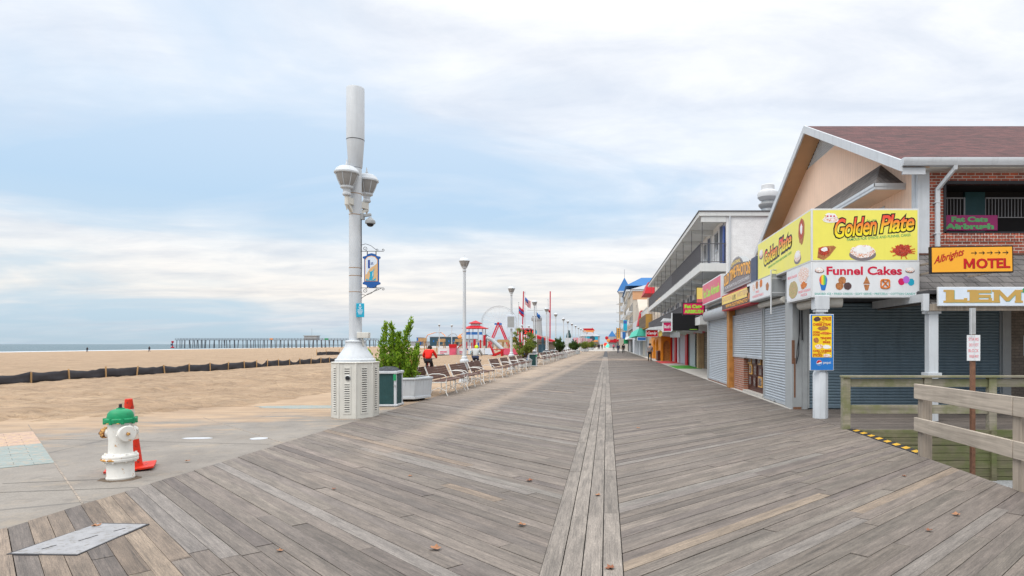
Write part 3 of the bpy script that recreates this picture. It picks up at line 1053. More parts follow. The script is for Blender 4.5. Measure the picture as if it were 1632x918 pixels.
# ---- fallen leaves
leafm = []
for k in range(3):
    mb = MB()
    for (a, l, w) in ((0, .07, .03), (1.1, .055, .026), (-1.1, .055, .026), (2.2, .04, .02), (-2.2, .04, .02)):
        ca_, sa = math.cos(a), math.sin(a)
        h = .012 + .02 * RNG.random()
        mb.add([(0, 0, .006), (ca_ * l * .5 - sa * w, sa * l * .5 + ca_ * w, .012), (ca_ * l, sa * l, h), (ca_ * l * .5 + sa * w, sa * l * .5 - ca_ * w, .010)], [(0, 1, 2), (0, 2, 3)])
    leafm.append(mb)
leaf0 = [leafm[k].build('fallen_leaf', ('leaf_brown', 'leaf_rust', 'leaf_brown')[k]) for k in range(3)]
spots = [(-1.37, 5.10, 0, 1.25), (-0.92, 7.62, 1, 1.1), (-0.77, 5.77, 0, 1.05), (0.035, 4.65, 1, 1.0), (-0.09, 6.9, 2, .9), (0.62, 12.4, 0, 1.0),
         (-2.45, 7.9, 2, .7), (-3.1, 7.2, 1, .7), (-5.9, 8.9, 2, .9),
         (3.36, 6.1, 0, 1.0), (2.85, 5.6, 1, .8), (3.7, 7.9, 1, .7), (-4.62, 5.72, 2, 1.0), (-2.6, 5.05, 0, .7)]
used = set()
for (x, y, k, s) in spots:
    o = leaf0[k] if k not in used else leaf0[k].copy()
    if k in used: COL.objects.link(o)
    used.add(k)
    o.location = (x, y, .004)
    o.rotation_euler = (0, 0, RNG.uniform(0, 6.28))
    o.scale = (s * .8, s * .8, s * .8)
    tag(o, 'small brown dry leaf fallen on the walkway', 'leaf', 'dry leaves scattered on the walkway')
# ---------------------------------------------------------------- fire hydrant and cone
hy = thing('fire_hydrant', 'white fire hydrant with green bonnet and rusty caps', 'hydrant', (-6.03, 7.86, -.012))
mb = MB()
mb.lathe([(.145, 0), (.148, .02), (.142, .03), (.140, .215), (.142, .22)], 32)
mb.lathe([(.142, .30), (.128, .315), (.124, .34), (.122, .48), (.128, .53), (.132, .60), (.130, .66), (.137, .685), (.137, .70)], 32)
mb.build('barrel', 'hydrant_white', hy)
mb = MB()
mb.lathe([(.142, .218), (.180, .222), (.184, .235), (.184, .252), (.180, .258), (.180, .264), (.184, .270), (.184, .288), (.178, .298), (.142, .302)], 36)
for k in range(8):
    w = k * math.pi / 4 + .2
    mb.lathe([(.016, .205), (.016, .315)], 6, (.163 * math.cos(w), .163 * math.sin(w), 0))
mb.build('flange', 'hydrant_white', hy, bevel=.003)
mb = MB()
for w in (-112, -84, -138):
    mb.tube([(.1845 * math.cos(R(w + k)), .1845 * math.sin(R(w + k)), .244 + .003 * math.sin(k)) for k in range(-14, 13, 5)], [.004, .012, .016, .014, .010, .003], 6)
for w in (-100, -60):
    mb.tube([(.172 * math.cos(R(w + k)), .172 * math.sin(R(w + k)), .693) for k in range(-6, 7, 4)], [.003, .007, .006, .003], 6)
mb.build('rust_patch', 'hydrant_rusty', hy)
bn = MB()
bn.lathe([(.150, .690), (.168, .698), (.170, .712), (.170, .738), (.163, .748), (.138, .752), (.136, .775), (.128, .81), (.108, .838), (.075, .855), (.045, .860), (.042, .872), (.0, .874)], 36)
for k in range(8):
    w = k * math.pi / 4
    bn.lathe([(.018, .68), (.018, .755)], 6, (.158 * math.cos(w), .158 * math.sin(w), 0))
bonnet = bn.build('bonnet', 'hydrant_green', hy)
mb = MB(); mb.lathe([(.024, .868), (.024, .882), (.018, .884), (.018, .915), (.012, .92)], 5)
mb.build('operating_nut', 'black_metal', bonnet)


def nozzle(ax, r, mat, capmat, bossmat):
    ax = Vector(ax).normalized()
    c = Vector((0, 0, .565)) + ax * .09
    mb = MB()
    mb.lathe([(r * 1.02, 0), (r * .98, .05), (r * 1.02, .06)], 24, c, axis=ax)
    nz = mb.build('nozzle', 'hydrant_white', hy)
    mb = MB()
    mb.lathe([(r * 1.15, .058), (r * 1.2, .066), (r * 1.2, .098), (r * 1.1, .108), (r * .35, .112)], 28, c, axis=ax)
    e = ax.orthogonal().normalized()
    f = ax.cross(e)
    for k in range(3):
        w = k * 2.094 + .5
        p = c + ax * .078 + (e * math.cos(w) + f * math.sin(w)) * r * 1.2
        mb.lathe([(.012, -.014), (.015, 0), (.012, .014)], 8, p, axis=ax)
    cp = mb.build('cap', capmat, nz)
    mb = MB(); mb.lathe([(.021, .108), (.021, .135), (.015, .14)], 5, c, axis=ax)
    mb.build('cap_nut', bossmat, cp)


nozzle((.80, -.50, 0), .082, 'hydrant_white', 'hydrant_white', 'hydrant_rusty')
nozzle((-.88, -.22, 0), .052, 'hydrant_white', 'hydrant_rusty', 'rust')
nozzle((.2, .95, 0), .052, 'hydrant_white', 'hydrant_white', 'hydrant_rusty')

tc_ = thing('traffic_cone', 'worn orange traffic cone behind the fire hydrant', 'traffic cone', (-6.32, 8.42, -.008), .55)
tc_.rotation_euler = (R(1.0), R(-1.5), .55)
mb = MB()
mb.lathe([(.140, .02), (.128, .06), (.106, .30), (.097, .40)], 28)
mb.build('cone', 'cone_orange', tc_)
mb = MB(); mb.lathe([(.056, .80), (.042, .93), (.034, .935)], 28)
mb.build('cone_tip', 'cone_orange', tc_)
mb = MB(); mb.lathe([(.0973, .40), (.055, .80)], 28)
mb.build('reflective_band', 'cone_band', tc_)
mb = MB()
n_ = 8
for i in range(n_):
    for j in range(n_):
        a, b_ = -.26 + .52 * i / n_, -.26 + .52 * j / n_
        d = .52 / n_
        f = lambda x, y: .012 + .28 * (abs(x * y)) ** 1.0 * (1 if x * y < 0 else .5)
        mb.add([(a, b_, f(a, b_)), (a + d, b_, f(a + d, b_)), (a + d, b_ + d, f(a + d, b_ + d)), (a, b_ + d, f(a, b_ + d)),
                (a, b_, f(a, b_) + .022), (a + d, b_, f(a + d, b_) + .022), (a + d, b_ + d, f(a + d, b_ + d) + .022), (a, b_ + d, f(a, b_ + d) + .022)],
               [(0, 3, 2, 1), (4, 5, 6, 7), (0, 1, 5, 4), (1, 2, 6, 5), (2, 3, 7, 6), (3, 0, 4, 7)])
mb.build('base', 'cone_orange', tc_, sharp=60)

# ---------------------------------------------------------------- the tall pole on its louvred cabinet
PX, PY = -5.77, 14.55
tp = thing('antenna_pole', 'tall white pole with twin lamps rising from a louvred octagonal cabinet', 'light pole', (PX, PY, -.012))
RC = .50
mb = MB()
mb.lathe([(RC, .0), (RC, 1.245), (RC - .01, 1.255)], 8, rot0=R(22.5))
for k in range(8):                 # corner battens
    w = R(22.5 + 45 * k)
    mb.lathe([(.022, .0), (.022, 1.24)], 6, ((RC - .006) * math.cos(w), (RC - .006) * math.sin(w), 0))
mb.lathe([(RC + .02, 1.235), (RC + .025, 1.25), (RC + .01, 1.262), (RC * .8, 1.266)], 8, rot0=R(22.5))
cab = mb.build('cabinet', 'cabinet_cream', tp, bevel=.004)
ap = RC * math.cos(R(22.5))
for k in range(8):
    w = R(45 * k)
    n_ = Vector((math.cos(w), math.sin(w), 0))
    u_ = Vector((-math.sin(w), math.cos(w), 0))
    T = facing(n_ * ap, u_, (0, 0, 1))
    full = True
    mb = MB(T)
    mb.prism([(-.085, .10), (.085, .10), (.085, 1.17), (-.085, 1.17)], .001, .010)
    for q in ((-.075, .11), (.075, .11), (-.075, 1.16), (.075, 1.16), (-.075, .6), (.075, .6)):
        mb.disc(q[0], q[1], .007, .007, .010, .014, 6)
    vp = mb.build('vent_panel', 'cabinet_cream', tp, bevel=.003)
    mb = MB(T)
    z = .15
    while z < 1.13:
        if not (k == 6 and .80 < z < 1.0):
            mb.prism([(-.055, z), (.055, z), (.055, z + .030), (-.055, z + .030)], .0098, .0112)
        z += .050
    mb.build('louvre', 'dark_slot', vp)
    mb = MB(T)
    z = .15
    while z < 1.13:
        if not (k == 6 and .80 < z < 1.0):
            mb.add([(-.058, z + .031, .010), (.058, z + .031, .010), (.058, z + .022, .022), (-.058, z + .022, .022)], [(0, 1, 2, 3)])
        z += .050
    mb.build('louvre_hood', 'cabinet_cream', vp)
    if k == 6:
        mb = MB(T)
        mb.lathe([(.062, .010), (.062, .024), (.052, .03), (.050, .018), (0.001, .018)], 20, (0.02, .91, 0))
        mt = mb.build('meter_ring', 'galvanised', tp)
        mb = MB(T); mb.lathe([(.048, .019), (.03, .034), (0.001, .036)], 18, (0.02, .91, 0))
        mb.build('meter_glass', 'dark_glass', mt)
mb = MB()
mb.lathe([(.44, 1.262), (.44, 1.31), (.425, 1.325), (.40, 1.335), (.385, 1.37), (.33, 1.45), (.275, 1.53), (.235, 1.60), (.215, 1.66), (.212, 1.70), (.225, 1.705), (.225, 1.735), (.205, 1.75), (.15, 1.755)], 40)
mb.build('pedestal', 'white_paint', tp)
mb = MB()
mb.lathe([(.140, 1.75), (.138, 3.5), (.137, 5.69)], 32)
mb.build('shaft', 'white_paint', tp)
mb = MB()
mb.lathe([(.137, 5.70), (.150, 5.72), (.192, 6.32), (.194, 6.335)], 36)
mb.lathe([(.196, 6.35), (.196, 7.52), (.188, 7.54)], 36)
mb.lathe([(.03, 7.54), (.03, 7.57), (.01, 7.58)], 10)
mb.build('antenna_canister', 'white_paint', tp)
mb = MB()
for z in (2.85, 3.22, 3.40, 4.62, 5.10):
    mb.lathe([(.1405, z), (.1405, z + .014)], 32)
mb.build('strap', 'rust_band', tp)
mb = MB(); mb.lathe([(.197, 6.336), (.197, 6.35)], 36)
mb.build('seam_band', 'black_metal', tp)


def lamp_parts(root, c, s=1.0):
    """acorn lantern, base of the fitting at c"""
    c = Vector(c)
    P = lambda pr: [(r * s, z * s) for r, z in pr]
    mb = MB(); mb.lathe(P([(.07, 0), (.085, .02), (.085, .05), (.07, .07), (.075, .13), (.125, .16), (.13, .19), (.118, .20)]), 24, c)
    mb.build('lamp_collar', 'white_paint', root)
    mb = MB(); mb.lathe(P([(.118, .20), (.15, .25), (.19, .34), (.222, .44), (.225, .46)]), 28, c)
    gl = mb.build('lamp_globe', 'lamp_glass', root)
    mb = MB()
    for k in range(8):
        w = k * math.pi / 4
        mb.tube([c + Vector((r * s * math.cos(w), r * s * math.sin(w), z * s)) for r, z in ((.121, .20), (.154, .25), (.194, .34), (.227, .44))], .008 * s, 5)
    mb.build('globe_rib', 'white_paint', gl)
    mb = MB(); mb.lathe(P([(.235, .445), (.25, .46), (.25, .49), (.235, .505), (.205, .56), (.15, .60), (.07, .62), (.03, .63), (.03, .66), (.018, .68), (.012, .74), (.002, .77)]), 28, c)
    mb.build('lamp_cap', 'white_paint', root)


for (ox, oy) in ((-.075, -.30), (.115, .38)):
    zb = 5.00
    lamp_parts(tp, (ox, oy, zb), 1.08)
    mb = MB()
    d = Vector((ox, oy, 0)).normalized()
    mb.lathe([(.008, -.32), (.03, -.22), (.05, -.20), (.05, 0)], 8, (ox, oy, zb))
    mb.bar(Vector((0, 0, zb - .10)) + d * .12, Vector((ox, oy, zb - .10)), .10, .14)
    mb.bar(Vector((0, 0, zb - .32)) + d * .13, Vector((ox, oy, zb - .18)) - d * .03, .07, .06)
    mb.build('lamp_bracket', 'cabinet_cream', tp)
# dome security camera on a short arm
mb = MB()
mb.box(.13, .20, -.05, .05, 4.52, 4.66)
mb.bar((.18, 0, 4.61), (.36, 0, 4.635), .06, .06)
sc_ = mb.build('security_camera', 'steel_grey', tp, bevel=.006)
mb = MB(); mb.lathe([(.028, 4.58), (.04, 4.56), (.105, 4.50), (.115, 4.46), (.112, 4.43), (.085, 4.42)], 24, (.34, 0, 0))
mb.build('camera_housing', 'steel_grey', sc_)
mb = MB(); mb.lathe([(.082, 4.42), (.07, 4.385), (.04, 4.362), (.001, 4.355)], 20, (.34, 0, 0))
mb.build('camera_dome', 'dark_glass', sc_)
mb = MB(); mb.tube([(.146, -.02, 4.6), (.148, -.03, 4.4), (.146, -.02, 4.1), (.148, -.02, 3.2)], .007, 6)
mb.build('cable', 'black_metal', tp)
mb = MB(); mb.box(.10, .36, -.18, -.04, 1.80, 1.93); mb.tube([(.2, -.10, 1.80), (.22, -.1, 1.62)], .02, 8)
mb.build('junction_box', 'cabinet_cream', tp, bevel=.01)

# ---- hanging street sign with scrolled iron brackets (numbered '1st', leaping fish)
SX, SY = PX + .14, PY - .02
hs = thing('street_sign', 'blue framed hanging sign reading 1st with a leaping blue fish', 'street sign', (SX, SY, 0))
mb = MB()


def scroll(c, r, a0, turns, sgn=1):
    return [Vector((c[0] + r * (1 - .75 * t) * math.cos(a0 + sgn * turns * 6.283 * t), 0, c[1] + r * (1 - .75 * t) * math.sin(a0 + sgn * turns * 6.283 * t))) for t in [i / 22 for i in range(23)]]


for (zz, sg) in ((3.78, 1), (2.94, -1)):
    mb.tube([(0, 0, zz), (.50, 0, zz)], .007, 6)
    mb.tube(scroll((.085, zz + sg * .06), .055, -1.5 * sg, 1.25, sg), .006, 6)
    mb.tube(scroll((.50, zz + sg * .03), .032, -1.5 * sg, 1.0, sg), .006, 6)
    mb.tube(scroll((.36, zz + sg * .03), .032, -1.5 * sg, 1.0, sg), .006, 6)
    mb.tube([(0, 0, zz + sg * .14), (.10, 0, zz + sg * .17), (.22, 0, zz + sg * .13), (.36, 0, zz + sg * .02)], .006, 6)
mb.tube([(0, 0, 2.70), (.15, 0, 2.80), (.46, 0, 2.93)], .006, 6)
for x in (.14, .34):
    mb.bar((x, 0, 3.78), (x, 0, 3.64), .018, .01)
    mb.bar((x, 0, 2.94), (x, 0, 3.08), .018, .01)
mb.build('bracket', 'black_metal', hs, world=False)
T = Matrix.Translation((.24, 0, 3.34)) @ SOUTH(0, 0, 0)
outl = [(-.165, -.26), (-.20, -.28), (-.20, -.315), (-.12, -.34), (-.085, -.385), (0, -.405), (.085, -.385), (.12, -.34), (.20, -.315), (.20, -.28), (.165, -.26),
        (.165, .26), (.20, .28), (.20, .315), (.12, .335), (.08, .375), (0, .395), (-.08, .375), (-.12, .335), (-.20, .315), (-.20, .28), (-.165, .26)]
mb = MB(T); mb.prism(outl, -.02, .02)
bd = mb.build('board', 'sign_marine', hs, bevel=.004)
panel = [(-.145, -.25), (.145, -.25), (.145, .24), (.09, .31), (0, .335), (-.09, .31), (-.145, .24)]
inn = [(x * .92, y * .965) for x, y in panel]
for sd_ in (1, -1):
    f = lambda a, b: (a, b) if sd_ > 0 else (-b, -a)
    mb = MB(T); mb.prism(panel, *f(.0201, .0225)); mb.build('panel_border', 'sign_tan' if False else 'sign_orange', bd)
    mb = MB(T); mb.prism(inn, *f(.0226, .0245)); mb.build('panel_sky', 'sign_sky', bd)
    mb = MB(T); mb.prism([(-.13, -.235), (.13, -.235), (.13, .16), (.06, .10), (.0, .07), (-.06, .0), (-.10, -.08), (-.13, -.10)], *f(.0246, .0262)); mb.build('panel_sand', 'sign_tan', bd)
    mb = MB(T)
    mb.prism([(-.05, -.20), (-.01, -.22), (.04, -.18), (.055, -.10), (.055, -.03), (.075, .05), (.03, -.01), (-.01, -.03), (-.055, -.02), (-.03, -.06), (-.03, -.13)], *f(.0263, .0283))
    mb.prism([(-.12, -.19), (-.06, -.215), (0, -.20), (.05, -.215), (.10, -.17), (.10, -.235), (-.12, -.235)], *f(.0284, .03))
    mb.build('fish', 'sign_cyan', bd)
    mb = MB(T); mb.prism([(.02, -.16), (.045, -.10), (.048, -.03), (.06, .02), (.035, -.05)], *f(.0284, .03)); mb.build('fish_belly', 'sign_white', bd)
    TT = T if sd_ > 0 else T @ Matrix.Rotation(math.pi, 4, 'Y')
    lt = lettering('1', Matrix.Translation((SX, SY, 0)) @ TT, -.075, -.03, .05, .24, 'sign_navy', bd, .0263, .0285, bold=.02)
    lettering('st', Matrix.Translation((SX, SY, 0)) @ TT, -.015, .05, .13, .19, 'sign_navy', bd, .0263, .0285)
    lettering('Ocean City', Matrix.Translation((SX, SY, 0)) @ TT, -.07, .07, -.32, -.275, 'sign_sky', bd, .0203, .0223) if False else None
ns = thing('notice_sign', 'small turquoise notice plate on the tall white pole', 'sign', (SX, SY - .10, 2.42))
T = Matrix.Translation((.03, -.04, 0)) @ SOUTH(0, 0, 0)
mb = MB(T); mb.prism([(-.092, -.158), (.092, -.158), (.092, .158), (-.092, .158)], -.012, 0); nb = mb.build('plate', 'sign_cyan', ns, bevel=.006)
mb = MB(T)
for z, w in ((.115, .02), ):
    mb.disc(0, z, .022, .022, .001, .003, 14)
for z, w in ((.07, .04), (.042, .025), (.008, .055), (-.022, .06), (-.052, .05), (-.082, .04)):
    mb.prism([(-w, z - .007), (w, z - .007), (w, z + .007), (-w, z + .007)], .001, .003)
mb.build('print', 'sign_sky', nb)

# ---------------------------------------------------------------- street lamps along the benches
def make_lamp():
    t = thing('street_lamp', 'x', 'street lamp', (0, 0, 0), 0, 'white street lamps behind the benches')
    mb = MB()
    mb.lathe([(.24, 0), (.24, .10), (.21, .12), (.20, .22), (.215, .25), (.19, .30), (.165, .55), (.155, .80), (.18, .84), (.20, .90), (.20, .95), (.17, 1.0), (.12, 1.04), (.125, 1.10), (.10, 1.14), (.085, 1.16)], 20)
    mb.build('base', 'white_paint', t)
    mb = MB(); mb.lathe([(.085, 1.15), (.075, 2.5), (.06, 4.82), (.075, 4.84)], 16)
    mb.build('post', 'white_paint', t)
    lamp_parts(t, (0, 0, 4.84), .95)
    return t


lab = ['nearest white street lamp behind the benches, first past the tall antenna pole',
       'white street lamp with a grey notice on its post, second beyond the antenna pole',
       'white street lamp just past the planter with the pine, third beyond the antenna pole',
       'fourth white street lamp beyond the antenna pole, right of the pine planter',
       'fifth white street lamp beyond the antenna pole, beside the dark planter shrubs',
       'sixth white street lamp beyond the antenna pole',
       'seventh white street lamp beyond the antenna pole']
lp0 = make_lamp()
lpt = snapshot(lp0)
for i, (y, x) in enumerate(((27.6, -6.2), (41.2, -6.2), (54.4, -6.2), (65.2, -6.2), (77.0, -6.2), (90.8, -6.2), (101.0, -6.2))):
    o = lp0 if i == 0 else dup(lpt)
    o.location = (x, y, -.02)
    o['label'] = lab[i]
fl = 'distant white street lamp in the row further down the boardwalk'
for i, y in enumerate((113, 126, 139, 152, 166, 180, 195)):
    o = dup(lpt, (-6.2, y, -.02), label=fl, group='distant lamps down the boardwalk')
for i, (px, y, l) in enumerate(((700, 118, 'white lamp on the beach near the long dark ride, left of the pair'), (720, 122, 'white lamp on the beach near the long dark ride, right of the pair'),
                          (832, 122, 'white lamp before the red striped ride front'), (843, 128, 'white lamp at the right edge of the red striped ride front'))):
    dup(lpt, ((px - 967) * y / 1010, y, -.02), label=l, group='lamps standing on the beach')
nt_ = thing('notice_board', 'grey notice board strapped to the second street lamp', 'sign', (-6.2, 41.05, 3.1))
mb = MB(); mb.box(-.28, .28, -.06, -.02, -.45, .45); q = mb.build('board', 'sign_sky', nt_, bevel=.01)
mb = MB(); mb.box(-.22, .22, -.066, -.061, -.36, .34); mb.build('poster', 'steel_grey', q)

# ---------------------------------------------------------------- benches
def make_bench(L=2.55):
    t = thing('park_bench', 'x', 'bench', (0, 0, 0), 0, 'slatted benches along the boardwalk')
    # local: x = towards the boardwalk, y along the bench
    mb = MB()
    for k in range(6):
        x0 = -.12 + k * .082
        z = .445 + .0022 * abs(k - 2.5) ** 2
        mb.box(x0, x0 + .075, 0.04, L - .04, z, z + .028)
    mb.build('seat', 'bench_wood', t, bevel=.004)
    mb = MB()
    for k in range(5):
        z = .515 + k * .078
        x = -.165 - k * .034
        mb.hexa([(x - .014, .04, z), (x + .014, .04, z), (x + .014, L - .04, z), (x - .014, L - .04, z),
                 (x - .042, .04, z + .072), (x - .014, .04, z + .072), (x - .014, L - .04, z + .072), (x - .042, L - .04, z + .072)])
    mb.build('backrest', 'bench_wood', t, bevel=.004)
    for yy in (.02, L / 2, L - .02):
        fr = MB()
        fr.bar((-.14, yy, .43), (.36, yy, .435), .05, .035)                       # seat rail
        fr.bar((-.14, yy, .43), (-.345, yy, .93), .065, .026, up=(1, 0, .4))       # back strap
        fr.tube([(.33, yy, .43), (.35, yy, .30), (.335, yy, .12), (.39, yy, .0)], .018, 8)
        fr.tube([(-.13, yy, .43), (-.15, yy, .28), (-.13, yy, .12), (-.20, yy, .0)], .018, 8)
        fr.tube([(-.13, yy, .16), (.10, yy, .26), (.335, yy, .16)], .012, 7)
        fr.build('leg_frame', 'white_worn', t)
        if yy != L / 2:
            am = MB()
            am.tube([(-.24, yy, .66), (-.10, yy, .70), (.12, yy, .70), (.28, yy, .67), (.355, yy, .60), (.35, yy, .50), (.33, yy, .44)], .014, 8)
            am.build('armrest', 'white_worn', t)
    return t


bn0 = make_bench()
bnt = snapshot(bn0)
BX = -5.45
near = [(20.15, 'nearest brown slatted bench, right beside the white planter'), (23.15, 'second bench from the white planter'), (26.25, 'third bench from the white planter'),
        (30.95, 'fourth bench, first after the gap where a bench stands turned round'), (34.05, 'fifth bench from the white planter'), (37.25, 'sixth bench from the white planter'), (40.3, 'seventh bench, last before the planter with the pine')]
for i, (y, l) in enumerate(near):
    o = bn0 if i == 0 else dup(bnt)
    o.location = (BX, y, 0.0)
    o['label'] = l
for i in range(22):
    y = 50 + 3.15 * i
    dup(bnt, (BX + .1 + .06 * math.sin(i * 2.1), y, 0.0), .02 * math.sin(i * 1.7), label='weathered bench in the long row beyond the pine planter', group='benches beyond the pine planter')
for (y, l) in ((22.2, 'bench facing the beach, back to back with the nearest bench'), (31.4, 'bench facing the beach, seen end on in the gap between benches')):
    dup(bnt, (-6.55, y, -.01), math.pi, label=l)
# ---------------------------------------------------------------- planters, shrubs, bins
def make_planter(name_label, loc, rz=0.0, r=.80, h=.66):
    t = thing('planter', name_label, 'planter', loc, rz, 'white planters along the benches')
    mb = MB()
    mb.lathe([(r * .90, .10), (r * .97, h - .06), (r * .97, h - .03)], 6, rot0=R(0))
    mb.lathe([(r * .92, .07), (r * .94, .08), (r * .94, .14), (r * .90, .15)], 6, rot0=R(0))
    for k in range(6):
        w = R(60 * k)
        mb.tube([(r * .905 * math.cos(w), r * .905 * math.sin(w), .10), (r * .972 * math.cos(w), r * .972 * math.sin(w), h - .03)], .018, 6)
    mb.build('box', 'white_paint', t, bevel=.004)
    # boarding grooves on each face
    mb = MB()
    for k in range(6):
        a, b = R(60 * k), R(60 * (k + 1))
        for j in range(1, 6):
            f = j / 6
            p = Vector((math.cos(a), math.sin(a), 0)).lerp(Vector((math.cos(b), math.sin(b), 0)), f)
            n_ = Vector((math.cos((a + b) / 2), math.sin((a + b) / 2), 0))
            mb.bar(p * r * .90 + Vector((0, 0, .16)) + n_ * .001, p * r * .966 + Vector((0, 0, h - .07)) + n_ * .001, .006, .004, up=n_)
    mb.build('board_joint', 'steel_grey', t)
    mb = MB()
    mb.lathe([(r * 1.0, h - .03), (r * 1.02, h - .02), (r * 1.02, h + .02), (r * 1.0, h + .03), (r * .86, h + .03), (r * .85, h - .08)], 6, rot0=R(0))
    mb.build('rim', 'white_paint', t, bevel=.004)
    mb = MB(); mb.lathe([(r * .86, h - .10), (r * .5, h - .05), (.01, h - .04)], 6); mb.build('soil', 'soil', t)
    mb = MB()
    for k in range(6):
        w = R(60 * k + 20)
        mb.box(r * .62 * math.cos(w) - .07, r * .62 * math.cos(w) + .07, r * .62 * math.sin(w) - .07, r * .62 * math.sin(w) + .07, 0, .09)
    mb.build('foot', 'dark_slot', t)
    return t


def spire_shrub(label, loc, spires, n, mat, group=None, size=.05, name='juniper_shrub', cat='shrub'):
    t = thing(name, label, cat, loc, 0, group)
    pts, tone, drawn = [], [], []
    st = MB()
    tot = sum(s[4] for s in spires)
    for (bx, by, tx, ty, wgt, z0, z1, rad) in spires:
        k = int(n * wgt / tot)
        B, T_ = Vector((bx, by, z0)), Vector((tx, ty, z1))
        st.tube([Vector((bx * .3, by * .3, -.05)), B.lerp(T_, .1), B.lerp(T_, .5), B.lerp(T_, .9)], [.03, .022, .014, .005], 5)
        ax = (T_ - B)
        # tufts along the spire
        nt_ = max(7, int(ax.length * 24))
        for j in range(nt_):
            f = (j + .5) / nt_
            prof = rad * 1.45 * (1 - f) ** .85 + .025
            ang = RNG.uniform(0, 6.283)
            bend = Vector((.09 * math.sin(f * 5 + bx * 9), .09 * math.cos(f * 4 + by * 7), 0))
            for q in range(3):
                ang += 2.1 + RNG.uniform(-.5, .5)
                reach = prof * RNG.uniform(.35, 1.05)
                c = B + ax * f + bend + Vector((math.cos(ang) * reach, math.sin(ang) * reach, RNG.uniform(-.02, .08)))
                m = max(4, k // (nt_ * 3))
                sg = .022 + .03 * (1 - f) + .012 * RNG.random()
                P = np.array(c) + RNG.normal(size=(m, 3)) * np.array((sg, sg, sg * 1.7))
                pts.append(P)
                dv = np.array((math.cos(ang) * .45, math.sin(ang) * .45, 1.0))
                drawn.append(np.repeat(dv[None], m, 0))
                tone.append(np.clip(RNG.normal(.55, .2) + RNG.normal(0, .12, m), .02, 1))
    st.build('stem', 'bark', t)
    cloud_mesh('foliage', np.concatenate(pts), .55, size, mat, t, np.concatenate(tone), 1.9, np.concatenate(drawn))
    return t


pl = make_planter('large white hexagonal planter holding the bright green juniper', (-6.0, 18.85, -.012), R(8))
sp = []
for (bx, by, tx, ty, wgt, z0, z1, rad) in (
        (-.42, 0, -.50, .05, 1.1, .45, 2.08, .15), (-.30, .1, -.32, .1, 1.0, .4, 1.62, .17), (-.12, -.1, -.10, -.05, 1.3, .4, 2.06, .17), (.02, .1, .10, .1, 1.2, .4, 1.78, .18),
        (.22, -.05, .44, 0, 1.4, .4, 2.16, .15), (.38, .1, .52, .1, 1.0, .4, 1.42, .20), (-.62, -.05, -.86, -.1, .6, .35, 1.20, .11), (.48, -.1, .56, -.1, 1.1, .35, 1.22, .20),
        (.1, -.25, .2, -.35, 1.2, .3, 1.15, .22), (-.25, -.25, -.35, -.4, 1.2, .3, 1.1, .22), (.35, -.2, .42, -.3, 1.0, .28, .95, .2)):
    sp.append((bx * .85, by, tx * .92, ty, wgt, z0 - .35, z1 - .42, rad * .72))
spire_shrub('bright green juniper with twisted upright spires in the nearest planter', (-6.18, 18.75, .58), sp, 8000, 'juniper_leaves', size=.046)

make_planter('white planter with a spreading pine, halfway along the benches', (-5.95, 45.2, -.01), R(5), .62, .52)
t = thing('pine_shrub', 'olive green spreading pine with open branches in the second planter', 'shrub', (-5.85, 45.2, .45))
br = MB(); P, D, TN = [], [], []
for k in range(17):
    a = k * 2.4 + RNG.uniform(-.3, .3)
    r_ = RNG.uniform(.35, .98)
    z = RNG.uniform(.75, 2.2) * (1 - .22 * (r_ - .3))
    e = Vector((math.cos(a) * r_, math.sin(a) * r_, z))
    br.tube([(0, 0, -.1), (math.cos(a) * r_ * .25, math.sin(a) * r_ * .25, z * .35), (math.cos(a) * r_ * .65, math.sin(a) * r_ * .65, z * .72), e], [.06, .04, .025, .01], 6)
    for j in range(4):
        c = e * RNG.uniform(.62, 1.06) + Vector(RNG.normal(0, .11, 3))
        m_ = 34
        P.append(np.array(c) + RNG.normal(size=(m_, 3)) * np.array((.085, .085, .05)))
        D.append(np.repeat(np.array([[math.cos(a) * .4, math.sin(a) * .4, .8]]), m_, 0))
        TN.append(np.clip(RNG.normal(.5, .2) + RNG.normal(0, .14, m_), .02, 1))
br.build('branches', 'bark', t)
cloud_mesh('foliage', np.concatenate(P), .6, .075, 'pine_leaves', t, np.concatenate(TN), 2.0, np.concatenate(D))


def bush(label, loc, w, h, n, mat, group, size):
    t = thing('yew_shrub', label, 'shrub', loc, 0, group)
    P, TN, D = [], [], []
    st = MB()
    for k in range(16):
        a = k * 2.4
        r_ = math.sqrt((k + .5) / 16) * w / 2
        top = h * (1 - .45 * (r_ / (w / 2)) ** 2) * RNG.uniform(.75, 1.08)
        st.tube([(0, 0, -.1), (math.cos(a) * r_, math.sin(a) * r_, top * .85)], [.03, .01], 5)
        m_ = n // 16
        f = RNG.random(m_) ** .7
        c = np.stack([math.cos(a) * r_ * f, math.sin(a) * r_ * f, top * (.2 + .8 * f)], 1) + RNG.normal(0, w * .045, (m_, 3))
        P.append(c); D.append(np.repeat(np.array([[math.cos(a) * .5, math.sin(a) * .5, 1.0]]), m_, 0))
        TN.append(np.clip(RNG.normal(.5, .18) + RNG.normal(0, .12, m_), .02, 1))
    st.build('stem', 'bark', t)
    cloud_mesh('foliage', np.concatenate(P), .6, size, mat, t, np.concatenate(TN), 1.9, np.concatenate(D))
    return t


